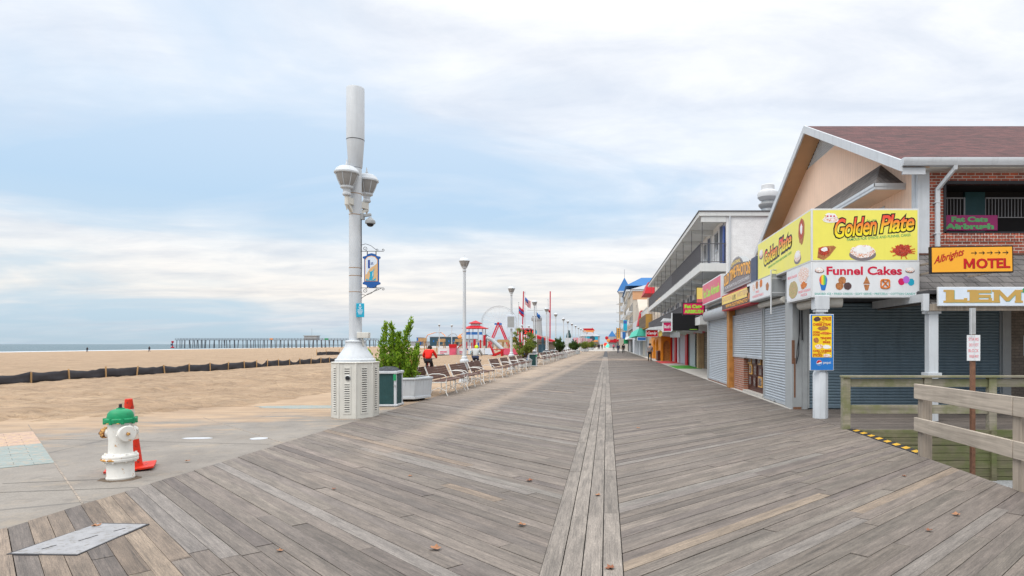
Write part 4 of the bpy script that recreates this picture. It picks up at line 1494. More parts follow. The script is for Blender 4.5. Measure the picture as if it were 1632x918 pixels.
gb = 'planter shrubs further along the benches'
for i, (px, y, w, h, mat, l) in enumerate(((891, 74, 1.5, 1.9, 'dark_leaves', 'dark green planter shrub between the fifth and sixth lamps'), (915, 104, 2.6, 1.7, 'dark_leaves', 'broad dark shrub just past the white monument'),
                                   (932, 140, 3.4, 1.7, 'pine_leaves', 'olive shrub before the red striped hall, left of two'), (942, 185, 3.6, 1.9, 'pine_leaves', 'olive shrub before the red striped hall, right of two'))):
    x = (px - 967) * y / 1010
    make_planter(['third white planter, under the dark shrub between lamps', 'fourth white planter, under the broad dark shrub', 'fifth white planter, under the left olive shrub', 'last white planter, under the right olive shrub'][i], (x, y, 0), R(10 * i), 1.0, .6)
    bush(l, (x, y, .55), w, h, 2600, mat, gb, .10)


def make_bin(label, loc, rz, group='green litter bins by the benches'):
    t = thing('litter_bin', label, 'litter bin', loc, rz, group)
    w = .275
    mb = MB()
    for sx in (-1, 1):
        for sy in (-1, 1):
            mb.box(sx * w - .032, sx * w + .032, sy * w - .032, sy * w + .032, 0, .95)
    mb.build('corner_post', 'white_paint', t, bevel=.008)
    mb = MB()
    mb.box(-w, w, -w, w, .08, .90)
    for k in range(9):
        a = -w + .06 + k * (2 * w - .12) / 8
        for s in (-1, 1):
            mb.box(a - .027, a + .027, s * w - .014, s * w + .014, .07, .90)
            mb.box(s * w - .014, s * w + .014, a - .027, a + .027, .07, .90)
    mb.build('slat_body', 'bin_green', t, bevel=.003)
    mb = MB()
    mb.box(-w - .06, w + .06, -w - .06, w + .06, .88, .945)
    mb.box(-w - .06, w + .06, -w - .06, w + .06, .015, .065)
    mb.build('rim', 'white_paint', t, bevel=.006)
    mb = MB()
    n_ = 10
    for i in range(n_):
        for j in range(n_):
            f = lambda a, b: .942 + .11 * (1 - (2 * a / n_ - 1) ** 4) * (1 - (2 * b / n_ - 1) ** 4) + .02 * math.sin(a * 2.1 + b) * math.sin(b * 1.7)
            X = lambda a: -w + 2 * w * a / n_
            mb.add([(X(i), X(j), f(i, j)), (X(i + 1), X(j), f(i + 1, j)), (X(i + 1), X(j + 1), f(i + 1, j + 1)), (X(i), X(j + 1), f(i, j + 1))], [(0, 1, 2, 3)])
    mb.build('bag', 'bin_bag', t, sharp=80)
    mb = MB(); mb.box(w - .04, w + .04, -w - .058, -w - .051, .70, .86); mb.build('sticker', 'sign_green', t)
    mb = MB(); mb.lathe([(.025, 0), (.025, .012)], 12, (w, -w - .051, .56), axis=(0, -1, 0)); mb.build('latch', 'galvanised', t)
    return t


bi0 = make_bin('green slatted litter bin with white posts between cabinet and planter', (-5.90, 17.1, -.012), R(2))
bit = snapshot(bi0)
dup(bit, (-5.55, 47.6, 0), R(3), label='green litter bin with white posts beside the pine planter')
for x, y, l in ((-6.05, 52.6, 'green bin behind the first bench beyond the pine planter'), (-6.1, 64, 'green bin behind a bench just left of the fourth lamp'), (-6.1, 73, 'green bin behind benches near the fifth lamp'), (-6.1, 88, 'farthest green bin, near the sixth lamp')):
    dup(bit, (x, y, 0), 0, label=l)
tag(MB().lathe([(.26, 0), (.28, .3), (.29, .85), (.27, .88)], 16, (-8.2, 63.5, -.02)).build('trash_barrel', 'sign_blue'), 'blue trash barrel on the sand behind the pine planter', 'barrel')

# ---------------------------------------------------------------- people and bicycles
def ensure_skin_layer(me):
    bm = __import__('bmesh').new()
    bm.from_mesh(me)
    bm.verts.layers.skin.verify()
    bm.to_mesh(me)
    bm.free()


def skin_mesh(name, joints, bones, mat, parent, levels=2, root=0):
    me = bpy.data.meshes.new(name)
    me.from_pydata([j[0] for j in joints], bones, [])
    ensure_skin_layer(me)
    me.materials.append(MATS[mat])
    layer = me.skin_vertices[0].data
    for v, j in zip(layer, joints):
        v.radius = j[1] if isinstance(j[1], tuple) else (j[1], j[1])
        v.use_root = False
    layer[root].use_root = True
    o = bpy.data.objects.new(name, me)
    COL.objects.link(o)
    o.parent = parent
    sk = o.modifiers.new('skin', 'SKIN')
    sk.use_smooth_shade = True
    sb = o.modifiers.new('smooth', 'SUBSURF')
    sb.levels = sb.render_levels = levels
    return o


def person(label, loc, rz, pose, top, legs, hair, group=None, h=1.72, toplen=True):
    """pose gives joint places in metres for a 1.72 m body facing +Y"""
    t = thing('person', label, 'person', loc, rz, group)
    p = pose
    names = ['pelvis', 'waist', 'chest', 'neck', 'head', 'crown',
             'sl', 'el', 'wl', 'hl', 'sr', 'er', 'wr', 'hr',
             'hipl', 'kl', 'al', 'tl', 'hipr', 'kr', 'ar', 'tr']
    ix = {n: i for i, n in enumerate(names)}
    rad = dict(pelvis=(.15, .11), waist=(.135, .095), chest=(.165, .11), neck=.055, head=.088, crown=.075, sl=.06, sr=.06, el=.043, er=.043, wl=.03, wr=.03, hl=.036, hr=.036,
               hipl=.082, hipr=.082, kl=.055, kr=.055, al=.038, ar=.038, tl=.035, tr=.035)
    J = [(Vector(p[n]), rad[n]) for n in names]
    E = lambda *a: [(ix[x], ix[y]) for x, y in zip(a[:-1], a[1:])]
    bones = E('pelvis', 'waist', 'chest', 'neck', 'head', 'crown') + E('chest', 'sl', 'el', 'wl', 'hl') + E('chest', 'sr', 'er', 'wr', 'hr') + E('pelvis', 'hipl', 'kl', 'al', 'tl') + E('pelvis', 'hipr', 'kr', 'ar', 'tr')
    skin_mesh('body', J, bones, 'skin', t)

    def cover(nm, keys, bn, mat, grow):
        kx = {n: i for i, n in enumerate(keys)}
        JJ = []
        for n in keys:
            r_ = rad[n]
            r_ = tuple(q + grow for q in r_) if isinstance(r_, tuple) else r_ + grow
            JJ.append((Vector(p[n]), r_))
        skin_mesh(nm, JJ, [(kx[a], kx[b]) for a, b in bn], mat, t)
    cover('jacket', ['pelvis', 'waist', 'chest', 'sl', 'el', 'wl', 'sr', 'er', 'wr'],
          [('pelvis', 'waist'), ('waist', 'chest'), ('chest', 'sl'), ('sl', 'el'), ('el', 'wl'), ('chest', 'sr'), ('sr', 'er'), ('er', 'wr')], top, .028)
    cover('trousers', ['pelvis', 'hipl', 'kl', 'al', 'hipr', 'kr', 'ar'],
          [('pelvis', 'hipl'), ('hipl', 'kl'), ('kl', 'al'), ('pelvis', 'hipr'), ('hipr', 'kr'), ('kr', 'ar')], legs, .02)
    for a, b in (('al', 'tl'), ('ar', 'tr')):
        skin_mesh('shoe', [(Vector(p[a]), .05), (Vector(p[b]), .045)], [(0, 1)], 'shoe', t)
    hd, cr = Vector(p['head']), Vector(p['crown'])
    up = (cr - hd).normalized()
    mb = MB()
    mb.lathe([(.112, -.03), (.118, .02), (.116, .06), (.10, .10), (.07, .135), (.03, .155), (.001, .16)], 14, hd - Vector((0, .018, 0)), axis=up)
    mb.build('cap' if hair == 'hivis' else 'hair', hair, t)
    fw = Vector((0, 1, 0))
    mb = MB()
    mb.lathe([(.016, 0), (.012, .02), (.004, .03)], 6, hd + fw * .098 - up * .012, axis=fw)
    mb.build('nose', 'skin', t)
    return t


def stand(stride=.18, lean=0.0, head_fwd=0.0, swing=.12):
    return dict(pelvis=(0, 0, .92), waist=(0, .01, 1.08), chest=(0, .02, 1.30), neck=(0, .02, 1.47), head=(0, .045, 1.58), crown=(0, .035, 1.66),
                sl=(-.19, .01, 1.40), el=(-.24, -swing * .6, 1.14), wl=(-.23, swing * .3, .91), hl=(-.22, swing * .5, .82),
                sr=(.19, .01, 1.40), er=(.24, swing * .3 - .05, 1.14), wr=(.23, swing * .9, .93), hr=(.22, swing * 1.1, .84),
                hipl=(-.095, 0, .86), kl=(-.10, stride * .6, .49), al=(-.10, stride * .8, .09), tl=(-.10, stride * .8 + .15, .045),
                hipr=(.095, 0, .86), kr=(.10, -stride * .15, .48), ar=(.10, -stride * 1.1, .12), tr=(.10, -stride * 1.1 + .14, .05))


def riding(side=1):
    return dict(pelvis=(0, -.02, .90), waist=(0, .05, 1.05), chest=(0, .20, 1.25), neck=(0, .30, 1.38), head=(0, .38, 1.46), crown=(0, .38, 1.54),
                sl=(-.19, .20, 1.33), el=(-.30, .33, 1.10), wl=(-.30, .52, .98), hl=(-.29, .60, .97),
                sr=(.19, .20, 1.33), er=(.30, .33, 1.10), wr=(.30, .52, .98), hr=(.29, .60, .97),
                hipl=(-.10, .02, .86), kl=(-.14, .36, .60 + .14), al=(-.12, .20, .36), tl=(-.12, .34, .32),
                hipr=(.10, .02, .86), kr=(.14, .30, .56), ar=(.12, .12, .17), tr=(.12, .26, .12))


def bicycle(label, loc, rz, mat):
    t = thing('bicycle', label, 'bicycle', loc, rz, 'bicycles ridden behind the benches')
    for y in (-.42, .66):
        wm = MB()
        wm.tube([(0, y + .30 * math.cos(a), .335 + .30 * math.sin(a)) for a in [k * 2 * math.pi / 28 for k in range(29)]], .027, 8, cap=False)
        w = wm.build('wheel', 'tyre', t)
        rm = MB()
        for k in range(14):
            a = k * math.pi / 7
            rm.tube([(0, y, .335), (0, y + .28 * math.cos(a), .335 + .28 * math.sin(a))], .003, 4)
        rm.lathe([(.03, -.05), (.03, .05)], 10, (0, y, .335), axis=(1, 0, 0))
        rm.build('spokes', 'galvanised', w)
    f = MB()
    f.tube([(0, -.10, .82), (0, .08, .33)], .018, 8)
    f.tube([(0, -.07, .72), (0, .46, .78)], .018, 8)
    f.tube([(0, .08, .33), (0, .47, .70)], .020, 8)
    f.tube([(0, .45, .86), (0, .50, .66), (0, .66, .335)], .018, 8)
    f.tube([(0, .08, .33), (0.03, -.42, .335)], .014, 6)
    f.tube([(0, -.07, .70), (0.03, -.42, .335)], .012, 6)
    f.build('frame', mat, t)
    h = MB()
    h.tube([(-.30, .58, .95), (-.26, .50, .96), (-.06, .46, .93), (.06, .46, .93), (.26, .50, .96), (.30, .58, .95)], .014, 7)
    h.tube([(0, .46, .93), (0, .46, .84)], .016, 7)
    h.build('handlebar', 'galvanised', t)
    s = MB(); s.prism([(-.10, -.24), (.10, -.24), (.11, -.16), (.03, .04), (-.03, .04), (-.11, -.16)], .81, .87); s.build('saddle', 'cloth_black', t, bevel=.015)
    c = MB()
    c.lathe([(.09, -.01), (.09, .01)], 18, (.05, .08, .33), axis=(1, 0, 0))
    c.tube([(.07, .08, .33), (.10, .13, .17)], .012, 6); c.tube([(-.07, .08, .33), (-.10, .03, .47)], .012, 6)
    c.box(.08, .18, .08, .18, .145, .165); c.box(-.18, -.08, -.02, .08, .46, .48)
    c.build('crank', 'black_metal', t)
    return t


bicycle('dark red bicycle under the rider in the red jacket', (-8.9, 31.6, -.02), R(4), 'bike_red')
person('cyclist in a bright red hooded jacket and black trousers seen from behind', (-8.9, 31.6, -.02), R(4), riding(), 'jacket_red', 'cloth_black', 'hair_dark', 'cyclists riding behind the benches')
bicycle('dark bicycle under the rider in the grey jacket', (-7.95, 38.4, -.02), R(2), 'black_metal')
person('cyclist in a pale grey jacket and lime cap seen from behind', (-7.95, 38.4, -.02), R(2), riding(), 'jacket_grey', 'cloth_navy', 'hivis', 'cyclists riding behind the benches')
person('pedestrian in a grey sweater walking towards the camera by the orange booth', (4.05, 59.5, .005), math.pi, stand(.2), 'sweater_grey', 'cloth_black', 'hair_dark')
person('pedestrian in navy on the left of a pair walking away by the shops', (2.0, 110, .005), 0, stand(.25), 'cloth_navy', 'cloth_navy', 'hair_dark', 'pair walking by the shops')
person('pedestrian in black on the right of a pair walking away by the shops', (2.85, 108.5, .005), R(5), stand(.16), 'cloth_black', 'cloth_black', 'hair_dark', 'pair walking by the shops')
for i, (px, y, mt) in enumerate(((943, 235, 'cloth_navy'), (945.5, 240, 'cloth_black'), (948, 228, 'ride_blue'), (953.5, 190, 'cloth_black'), (955.5, 200, 'cloth_navy'), (959.5, 185, 'cloth_black'), (964, 260, 'jacket_red'), (978, 165, 'sign_pale_pink'))):
    person('tiny distant pedestrian far down the boardwalk' if i < 7 else 'distant pedestrian in pink close to the far shops', ((px - 967) * y / 1010, y, .005), RNG.uniform(-.4, .4), stand(.2), mt, 'cloth_black', 'hair_dark', 'distant walkers down the boardwalk')
for i, (px, y) in enumerate(((238, 190), (139, 210))):
    x = (px - 967) * y / 1010
    person(('person in dark clothes walking far out on the open beach', 'tiny person by the water at the far left of the beach')[i], (x, y, land(x, y)), 1.2, stand(.2), 'cloth_black', 'cloth_navy', 'hair_dark')
# ---------------------------------------------------------------- the snack bar building on the right
def shutter(T, w, h, mat, parent, pitch=.075, hood=None, name='roller_shutter', label=None):
    """corrugated roller shutter in plane T: x 0..w, y 0..h"""
    mb = MB(T)
    n = int(h / pitch)
    prof = [(0, 0.0), (.12, .010), (.3, .019), (.5, .022), (.7, .019), (.88, .010)]
    pts = [((k + a) * pitch, b) for k in range(n) for a, b in prof] + [(n * pitch, 0), (h, 0)]
    vs = []
    for z, d in pts: vs += [(0, h - z, d), (w, h - z, d)]
    mb.add(vs, [(2 * i, 2 * i + 2, 2 * i + 3, 2 * i + 1) for i in range(len(pts) - 1)])
    sh = mb.build(name, mat, parent, world=True, sharp=60)
    if label: sh['label'] = label
    mb = MB(T)
    mb.add([], [])
    for (x0, x1) in ((-.05, .03), (w - .03, w + .05)):
        mb = MB(T); mb.box(x0, x1, 0, h, -.02, .045)
        mb.build('guide_rail', 'steel_grey', sh, world=True)
    mb = MB(T); mb.box(.03, w - .03, 0, .075, -.005, .035); mb.build('bottom_bar', mat, sh, world=True)
    mb = MB(T); mb.box(w / 2 - .10, w / 2 + .10, .02, .07, .036, .052); mb.tube([(w / 2 - .03, .045, .05), (w / 2 - .03, .015, .075), (w / 2 + .03, .015, .075), (w / 2 + .03, .045, .05)], .008, 5)
    mb.build('lock_bar', 'galvanised', sh, world=True)
    if hood:
        mb = MB(T)
        a, r_ = h - .02, hood
        k = 10
        sec = [(a + .02, -.05)] + [(a + r_ + r_ * math.sin(t), r_ * .55 + r_ * .75 * math.cos(t)) for t in [-math.pi / 2 + i * math.pi / k for i in range(k + 1)]] + [(a + 2 * r_, -.05)]
        m_ = len(sec)
        vs = [(-.08, y, z) for y, z in sec] + [(w + .08, y, z) for y, z in sec]
        mb.add(vs, [tuple(range(m_)), tuple(range(2 * m_ - 1, m_ - 1, -1))] + [(i, i + m_, (i + 1) % m_ + m_, (i + 1) % m_) for i in range(m_)])
        mb.build('hood', 'hood_grey', sh, world=True)
    return sh


sb = thing('snack_bar_building', 'two storey snack bar with peach gable, brick front and maroon shingle roof', 'building', (4.75, 16.0, 0))
K = dict(world=True)
# ground floor core and piers
mb = MB()
mb.box(5.75, 24, 16.35, 30.7, -1.1, 3.30)
mb.build('ground_floor_core', 'dark_interior', sb, **K)
mb = MB()
mb.box(4.70, 4.95, 16.05, 16.70, 0, 3.35)
mb.box(4.80, 5.02, 19.24, 19.42, 0, 3.35)
mb.box(4.80, 5.74, 29.68, 30.3, 0, 3.35)
mb.box(4.86, 5.74, 16.36, 30.3, 2.72, 3.34)
mb.box(4.951, 5.08, 16.02, 16.30, 0, 2.9)
mb.build('steel_pier', 'steel_grey', sb, bevel=.006, **K)
mb = MB()
mb.box(4.697, 4.76, 16.046, 16.1, 1.15, 1.75); mb.box(4.74, 4.78, 16.04, 16.1, .3, 1.3); mb.box(4.72, 4.93, 16.044, 16.1, .0, .06)
mb.build('rust_stain', 'rust', sb, **K)
mb = MB()
mb.tube([(4.86, 16.0, 2.62), (4.87, 15.98, 2.0), (4.80, 15.98, 1.5), (4.78, 15.98, 1.15), (4.84, 15.98, 1.4), (4.86, 15.98, 2.6)], .012, 6)
mb.tube([(4.92, 16.0, 2.65), (4.93, 15.98, 1.75)], .018, 6)
mb.build('chain_cable', 'black_metal', sb, **K)
mb = MB(); mb.box(4.62, 4.84, 23.92, 24.38, 0, 3.0); mb.build('wooden_post', 'wood_orange_post', sb, bevel=.006, **K)
mb = MB(); mb.box(4.80, 5.12, 22.2, 23.90, 0, 1.26); mb.build('brick_pier', 'red_brick_y', sb, **K)
mb = MB(); mb.box(4.76, 5.10, 19.42, 22.2, .0, .07); mb.build('sill', 'pale_concrete', sb, **K)
mb = MB(); mb.box(4.95, 5.01, 19.42, 22.2, 0.07, 2.7); mb.build('display_wall', 'photo_frame_brown', sb, **K)
sh1 = shutter(WEST(4.80, 19.22, .02), 2.46, 2.70, 'shutter_grey', sb)
sh2 = shutter(WEST(4.80, 23.88, 1.18), 4.44, 1.54, 'shutter_grey', sb, label='half raised grey roller shutter')
sh3 = shutter(WEST(4.80, 29.62, .05), 5.16, 2.67, 'shutter_grey', sb, hood=.24)
mb = MB(); mb.box(4.74, 4.86, 24.4, 29.66, 0, .05); mb.build('shutter_sill', 'rust', sb, **K)
shs = shutter(SOUTH(5.10, 16.08, .03), 4.88, 2.66, 'shutter_blue', sb, label='dark blue roller shutter under the porch')
mb = MB(); mb.box(9.99, 10.20, 15.98, 16.34, 0, 2.9); mb.build('door_jamb', 'steel_grey', sb, **K)
mb = MB(); mb.box(10.2, 24, 16.05, 16.349, -.05, 2.9); mb.build('stucco_wall', 'stucco_brown', sb, **K)
# porch ceilings
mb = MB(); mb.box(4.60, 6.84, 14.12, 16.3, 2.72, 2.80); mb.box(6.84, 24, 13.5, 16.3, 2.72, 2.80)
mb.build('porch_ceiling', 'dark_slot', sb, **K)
# low flat roof over the boardwalk front
mb = MB(); mb.box(4.66, 8.2, 16.3, 30.7, 3.342, 3.46); mb.build('flat_roof', 'steel_grey', sb, **K)

# gable end facing the boardwalk, with roof
EZ, EY, PZ, PYK, FY = 6.20, 15.70, 9.70, 23.40, 31.10
SL = (PZ - EZ) / (PYK - EY)
rz_ = lambda y: EZ + SL * (min(y, 2 * PYK - y) - EY)
TH = .14
mb = MB()
gw = [(16.14, 3.46), (30.66, 3.46), (30.66, rz_(30.66) - TH - .02), (26.29, 8.62), (20.51, 8.62), (16.14, rz_(16.14) - TH - .02)]
# wall with the window opening: built as outline pieces round it
wy0, wy1, wz0, wz1 = 18.35, 27.0, 3.9, 5.50
TW = facing((8.0, 0, 0), (0, -1, 0), (0, 0, 1))
mb = MB(TW)
neg = lambda pts: [(-y, z) for y, z in pts]
ccw = lambda pts: pts[::-1]
mb.prism(ccw(neg([(16.14, 3.46), (wy0, 3.46), (wy0, wz1), (16.14, wz1)])), -.2, 0)
mb.prism(ccw(neg([(wy1, 3.46), (30.66, 3.46), (30.66, wz1), (wy1, wz1)])), -.2, 0)
mb.prism(ccw(neg([(wy0, 3.46), (wy1, 3.46), (wy1, wz0), (wy0, wz0)])), -.2, 0)
mb.prism(ccw(neg([(16.14, wz1), (30.66, wz1), (30.66, rz_(30.66) - TH - .02), (25.38, 8.62), (21.42, 8.62), (16.14, rz_(16.14) - TH - .02)])), -.2, 0)
mb.build('gable_wall', 'peach_siding', sb, **K)
mb = MB(TW)
mb.prism(ccw(neg([(21.36, 8.60), (25.44, 8.60), (23.40, rz_(23.4) - TH - .02)])), -.2, -.03)
vent = mb.build('gable_vent', 'sign_white', sb, **K)
mb = MB(TW)
z = 8.66
while z < 9.42:
    hw = (9.5 - z) / SL - .08
    if hw > .05: mb.add([(-(23.4 - hw), z, -.028), (-(23.4 + hw), z, -.028), (-(23.4 + hw), z + .03, .012), (-(23.4 - hw), z + .03, .012), (-(23.4 - hw), z + .07, -.028), (-(23.4 + hw), z + .07, -.028)], [(0, 1, 2, 3), (3, 2, 5, 4)])
    z += .085
mb.build('louvre', 'white_paint', vent, **K)
mb = MB(TW)
for (a, b, c, d) in ((wy0 - .12, wy0, wz0 - .1, wz1 + .12), (wy1, wy1 + .12, wz0 - .1, wz1 + .12), (wy0, wy1, wz1, wz1 + .12), (22.6, 22.72, wz0, wz1)):
    mb.box(-b, -a, c, d, -.06, .03)
wf = mb.build('window_frame', 'white_paint', sb, **K)
mb = MB(TW); mb.box(-wy1, -wy0, wz0, wz1, -.14, -.12); mb.build('window_pane', 'dark_glass', wf, **K)
# roof slabs
mb = MB()
for s_ in (0, 1):
    ya, yb = (EY, PYK) if s_ == 0 else (FY, PYK)
    mb.hexa([(7.33, ya, EZ - TH), (30, ya, EZ - TH), (30, yb, PZ - TH), (7.33, yb, PZ - TH), (7.33, ya, EZ), (30, ya, EZ), (30, yb, PZ), (7.33, yb, PZ)][:8])
mb.build('roof', 'roof_shingle', sb, **K)
mb = MB()
for ya, yb in ((EY - .02, PYK), (FY + .02, PYK)):
    h = .28
    za, zb = EZ + .01, PZ + .02
    mb.hexa([(7.27, ya, za - h), (7.328, ya, za - h), (7.328, yb, zb - h), (7.27, yb, zb - h), (7.27, ya, za), (7.328, ya, za), (7.328, yb, zb), (7.27, yb, zb)])
mb.build('rake_board', 'white_paint', sb, **K)
mb = MB()
for ya, yb in ((EY, PYK), (FY, PYK)):
    za, zb = EZ - TH - .003, PZ - TH - .003
    mb.hexa([(7.331, ya, za - .03), (8.0, ya, za - .03), (8.0, yb, zb - .03), (7.331, yb, zb - .03), (7.331, ya, za), (8.0, ya, za), (8.0, yb, zb), (7.331, yb, zb)])
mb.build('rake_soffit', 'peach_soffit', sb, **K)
# shed roof along the gable
x0, x1, ya, yb, ze, zt = 7.20, 7.998, 17.0, 29.4, 5.95, 6.88
mb = MB()
mb.add([(x0, ya, ze), (x1, ya, ze), (x1, yb, ze), (x0, yb, ze), (x1, ya + 1.5, zt), (x1, yb - 1.5, zt)],
       [(0, 1, 4), (0, 4, 5, 3), (3, 5, 2), (0, 3, 2, 1)])
mb.build('shed_roof', 'grey_shingle_y', sb, sharp=10, **K)
mb = MB()
mb.box(x0 - .03, x0 + .02, ya - .03, yb, ze - .15, ze - .003); mb.box(x0 + .021, x1, ya - .03, ya + .02, ze - .15, ze - .003)
mb.box(x0 - .045, x0 - .031, ya - .045, yb, ze - .07, ze + .012); mb.box(x0 - .045, x1, ya - .045, ya - .031, ze - .07, ze + .012)
mb.build('shed_roof_fascia', 'white_paint', sb, **K)
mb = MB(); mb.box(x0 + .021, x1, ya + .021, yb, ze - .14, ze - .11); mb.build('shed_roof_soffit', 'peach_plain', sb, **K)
# corner boards
mb = MB(); mb.box(7.86, 8.16, 16.02, 16.135, 3.47, 6.06); mb.box(7.84, 7.999, 16.136, 16.3, 3.47, 6.1)
mb.build('corner_board', 'white_paint', sb, **K)
# brick upper wall with a wide opening
bx0, bx1, bz0, bz1 = 8.56, 13.2, 4.46, 5.76
mb = MB()
mb.box(8.16, bx0, 16.08, 16.36, 3.3, 6.06); mb.box(bx0, bx1, 16.08, 16.36, 3.3, bz0); mb.box(bx0, bx1, 16.08, 16.36, bz1, 6.06); mb.box(bx1, 24, 16.08, 16.36, 3.3, 6.06)
mb.build('brick_wall', 'red_brick', sb, **K)
mb = MB()
x = bx0 - .02
while x < bx1:
    mb.box(x, x + .066, 16.055, 16.2, bz0 - .21, bz0 + .004); x += .078
mb.build('brick_sill', 'red_brick', sb, bevel=.004, **K)
mb = MB(); mb.box(bx0 - .2, bx1 + .2, 17.2, 17.3, bz0 - .2, bz1 + .2); mb.box(bx0 - .2, bx0 - .1, 16.37, 17.2, bz0 - .2, bz1 + .2); mb.box(bx0 - .1, bx1 + .2, 16.37, 17.2, bz1 + .02, bz1 + .1); mb.box(bx0 - .1, bx1 + .2, 16.37, 17.2, bz0 - .1, bz0 - .02)
mb.build('balcony_interior', 'dark_interior', sb, **K)
mb = MB(); mb.box(9.68, 10.22, 17.12, 17.19, bz0, bz1); mb.build('balcony_door', 'teal_panel', sb, **K)
mb = MB()
for (p, q) in ((8.58, 9.38), (9.92, 13.1)):
    x = p
    while x < q:
        mb.box(x, x + .014, 16.60, 16.618, bz0 + .52, bz0 + 1.0); x += .085
    mb.box(p, q, 16.59, 16.628, bz0 + 1.0, bz0 + 1.03); mb.box(p, q, 16.595, 16.623, bz0 + .50, bz0 + .52)
    mb.box(q - .03, q, 16.58, 16.63, bz0, bz0 + 1.03)
mb.build('balcony_railing', 'rail_mid', sb, **K)
mb = MB(); mb.box(bx0 - .02, bx0 + .04, 16.05, 16.14, bz0, bz1); mb.box(bx0 - .02, bx1, 16.05, 16.14, bz1 - .05, bz1 + .03); mb.box(bx0, bx1, 16.05, 16.14, bz0, bz0 + .04)
mb.build('opening_frame', 'black_metal', sb, **K)
# eave soffit, gutter, downpipe
mb = MB(); mb.box(7.75, 30, 15.74, 16.079, 6.02, 6.058); mb.build('eave_soffit', 'cabinet_cream', sb, **K)
mb = MB()
sec = [(15.56, 6.14), (15.60, 6.06), (15.735, 6.05), (15.735, 6.24), (15.55, 6.24), (15.545, 6.20)]
m_ = len(sec)
mb.add([(7.30, y, z) for y, z in sec] + [(30, y, z) for y, z in sec], [tuple(range(m_)), tuple(range(2 * m_ - 1, m_ - 1, -1))] + [(i, i + m_, (i + 1) % m_ + m_, (i + 1) % m_) for i in range(m_)])
mb.box(7.33, 7.9, 15.70, 15.75, 5.86, 6.05)
mb.build('gutter', 'white_paint', sb, **K)
mb = MB()
for a, b in (((8.60, 15.64, 6.08), (8.60, 15.66, 5.96)), ((8.60, 15.66, 5.99), (8.34, 15.98, 5.55)), ((8.34, 15.98, 5.58), (8.34, 15.98, 4.02))):
    mb.bar(a, b, .105, .085)
mb.box(8.26, 8.42, 15.93, 16.078, 5.2, 5.23); mb.box(8.26, 8.42, 15.93, 16.078, 4.42, 4.45)
mb.build('downpipe', 'white_paint', sb, bevel=.012, **K)
# shingled mansard over the porch
mb = MB()
mx0, mx1 = 6.86, 24
mb.add([(mx0, 13.42, 2.50), (mx1, 13.42, 2.50), (mx1, 15.9, 3.88), (mx0, 15.9, 3.88), (mx0, 16.07, 2.50), (mx0, 16.07, 3.9)], [(0, 1, 2, 3), (0, 3, 5, 4)])
mb.build('mansard', 'grey_shingle', sb, sharp=10, **K)
mb = MB(); mb.box(mx0, mx1, 15.88, 16.075, 3.885, 3.93); mb.build('mansard_flashing', 'bench_wood', sb, **K)
mb = MB(); mb.box(mx0 - .02, mx1, 13.40, 13.47, 2.36, 2.50); mb.build('porch_fascia', 'post_grey_wood', sb, **K)
mb = MB(); mb.box(mx0 - .16, mx0 - .03, 13.42, 13.50, 2.36, 2.72); mb.box(mx0 - .16, mx0 - .03, 13.50, 16.0, 2.55, 2.72); mb.build('porch_beam', 'white_paint', sb, **K)


def porch_post(label, x, y, ztop, name='porch_post'):
    t = thing(name, label, 'post', (x, y, 0), 0, 'white porch posts')
    mb = MB(); mb.lathe([(.165, 0), (.165, 1.0), (.15, 1.03), (.14, 1.06)], 8, rot0=R(22.5)); mb.build('plinth', 'white_paint', t, bevel=.006)
    mb = MB(); mb.lathe([(.115, 1.05), (.105, ztop - .35)], 8, rot0=R(22.5)); mb.build('shaft', 'white_paint', t)
    mb = MB(); mb.box(-.13, .13, -.13, .13, ztop - .36, ztop - .30); mb.box(-.16, .16, -.14, .14, ztop - .301, ztop); mb.build('capital', 'white_paint', t, bevel=.008)
    return t


porch_post('white octagonal porch post at the corner, carrying the yellow food menu board', 4.76, 14.12, 2.72)
t = thing('porch_post', 'slender white porch post behind the timber rail', 'post', (6.98, 13.62, 0), 0, 'white porch posts')
mb = MB(); mb.box(-.10, .10, -.10, .10, 0, 2.42); mb.build('shaft', 'white_paint', t, bevel=.008)
mb = MB(); mb.box(-.15, .15, -.15, .15, .98, 1.04); mb.box(-.14, .14, -.14, .14, 2.30, 2.36); mb.build('moulding', 'white_paint', t, bevel=.006)

# framed photographs in the half open shop
for i, (a, z, w, h, fr) in enumerate(((19.75, .98, .5, .34, 'photo_frame_gold'), (20.45, .98, .36, .34, 'photo_frame_gold'), (21.2, .98, .5, .38, 'photo_frame_brown'), (21.85, .98, .45, .4, 'photo_frame_gold'),
                                 (19.7, .62, .42, .28, 'photo_frame_brown'), (20.3, .62, .42, .28, 'photo_frame_brown'), (21.0, .60, .36, .36, 'photo_frame_brown'), (21.7, .62, .40, .34, 'photo_frame_gold'),
                                 (19.75, .26, .40, .32, 'photo_frame_gold'), (20.35, .26, .50, .34, 'photo_frame_gold'), (21.1, .22, .34, .34, 'photo_frame_brown'), (21.75, .24, .38, .34, 'photo_frame_brown'))):
    T = WEST(4.948, a, z)
    mb = MB(T); mb.box(-w / 2, w / 2, 0, h, 0, .03); f_ = mb.build('framed_photograph', fr, bevel=.004)
    tag(f_, 'old framed portrait photograph hung under the half raised shutter', 'picture', 'framed photographs in the half open shop')
    mb = MB(T); mb.box(-w / 2 + .05, w / 2 - .05, .045, h - .045, .0302, .0335); mb.build('print', 'photo_dark', f_)

def letter_m(T, a0, a1, b0, b1, mat, parent, c0, c1):
    q = [(0, 0), (.20, 0), (.20, .64), (.44, .10), (.56, .10), (.80, .64), (.80, 0), (1, 0), (1, 1), (.78, 1), (.5, .40), (.22, 1), (0, 1)]
    mb = MB(T); mb.prism([(a0 + x * (a1 - a0), b0 + y * (b1 - b0)) for x, y in q], c0, c1)
    return mb.build('lettering', mat, parent)


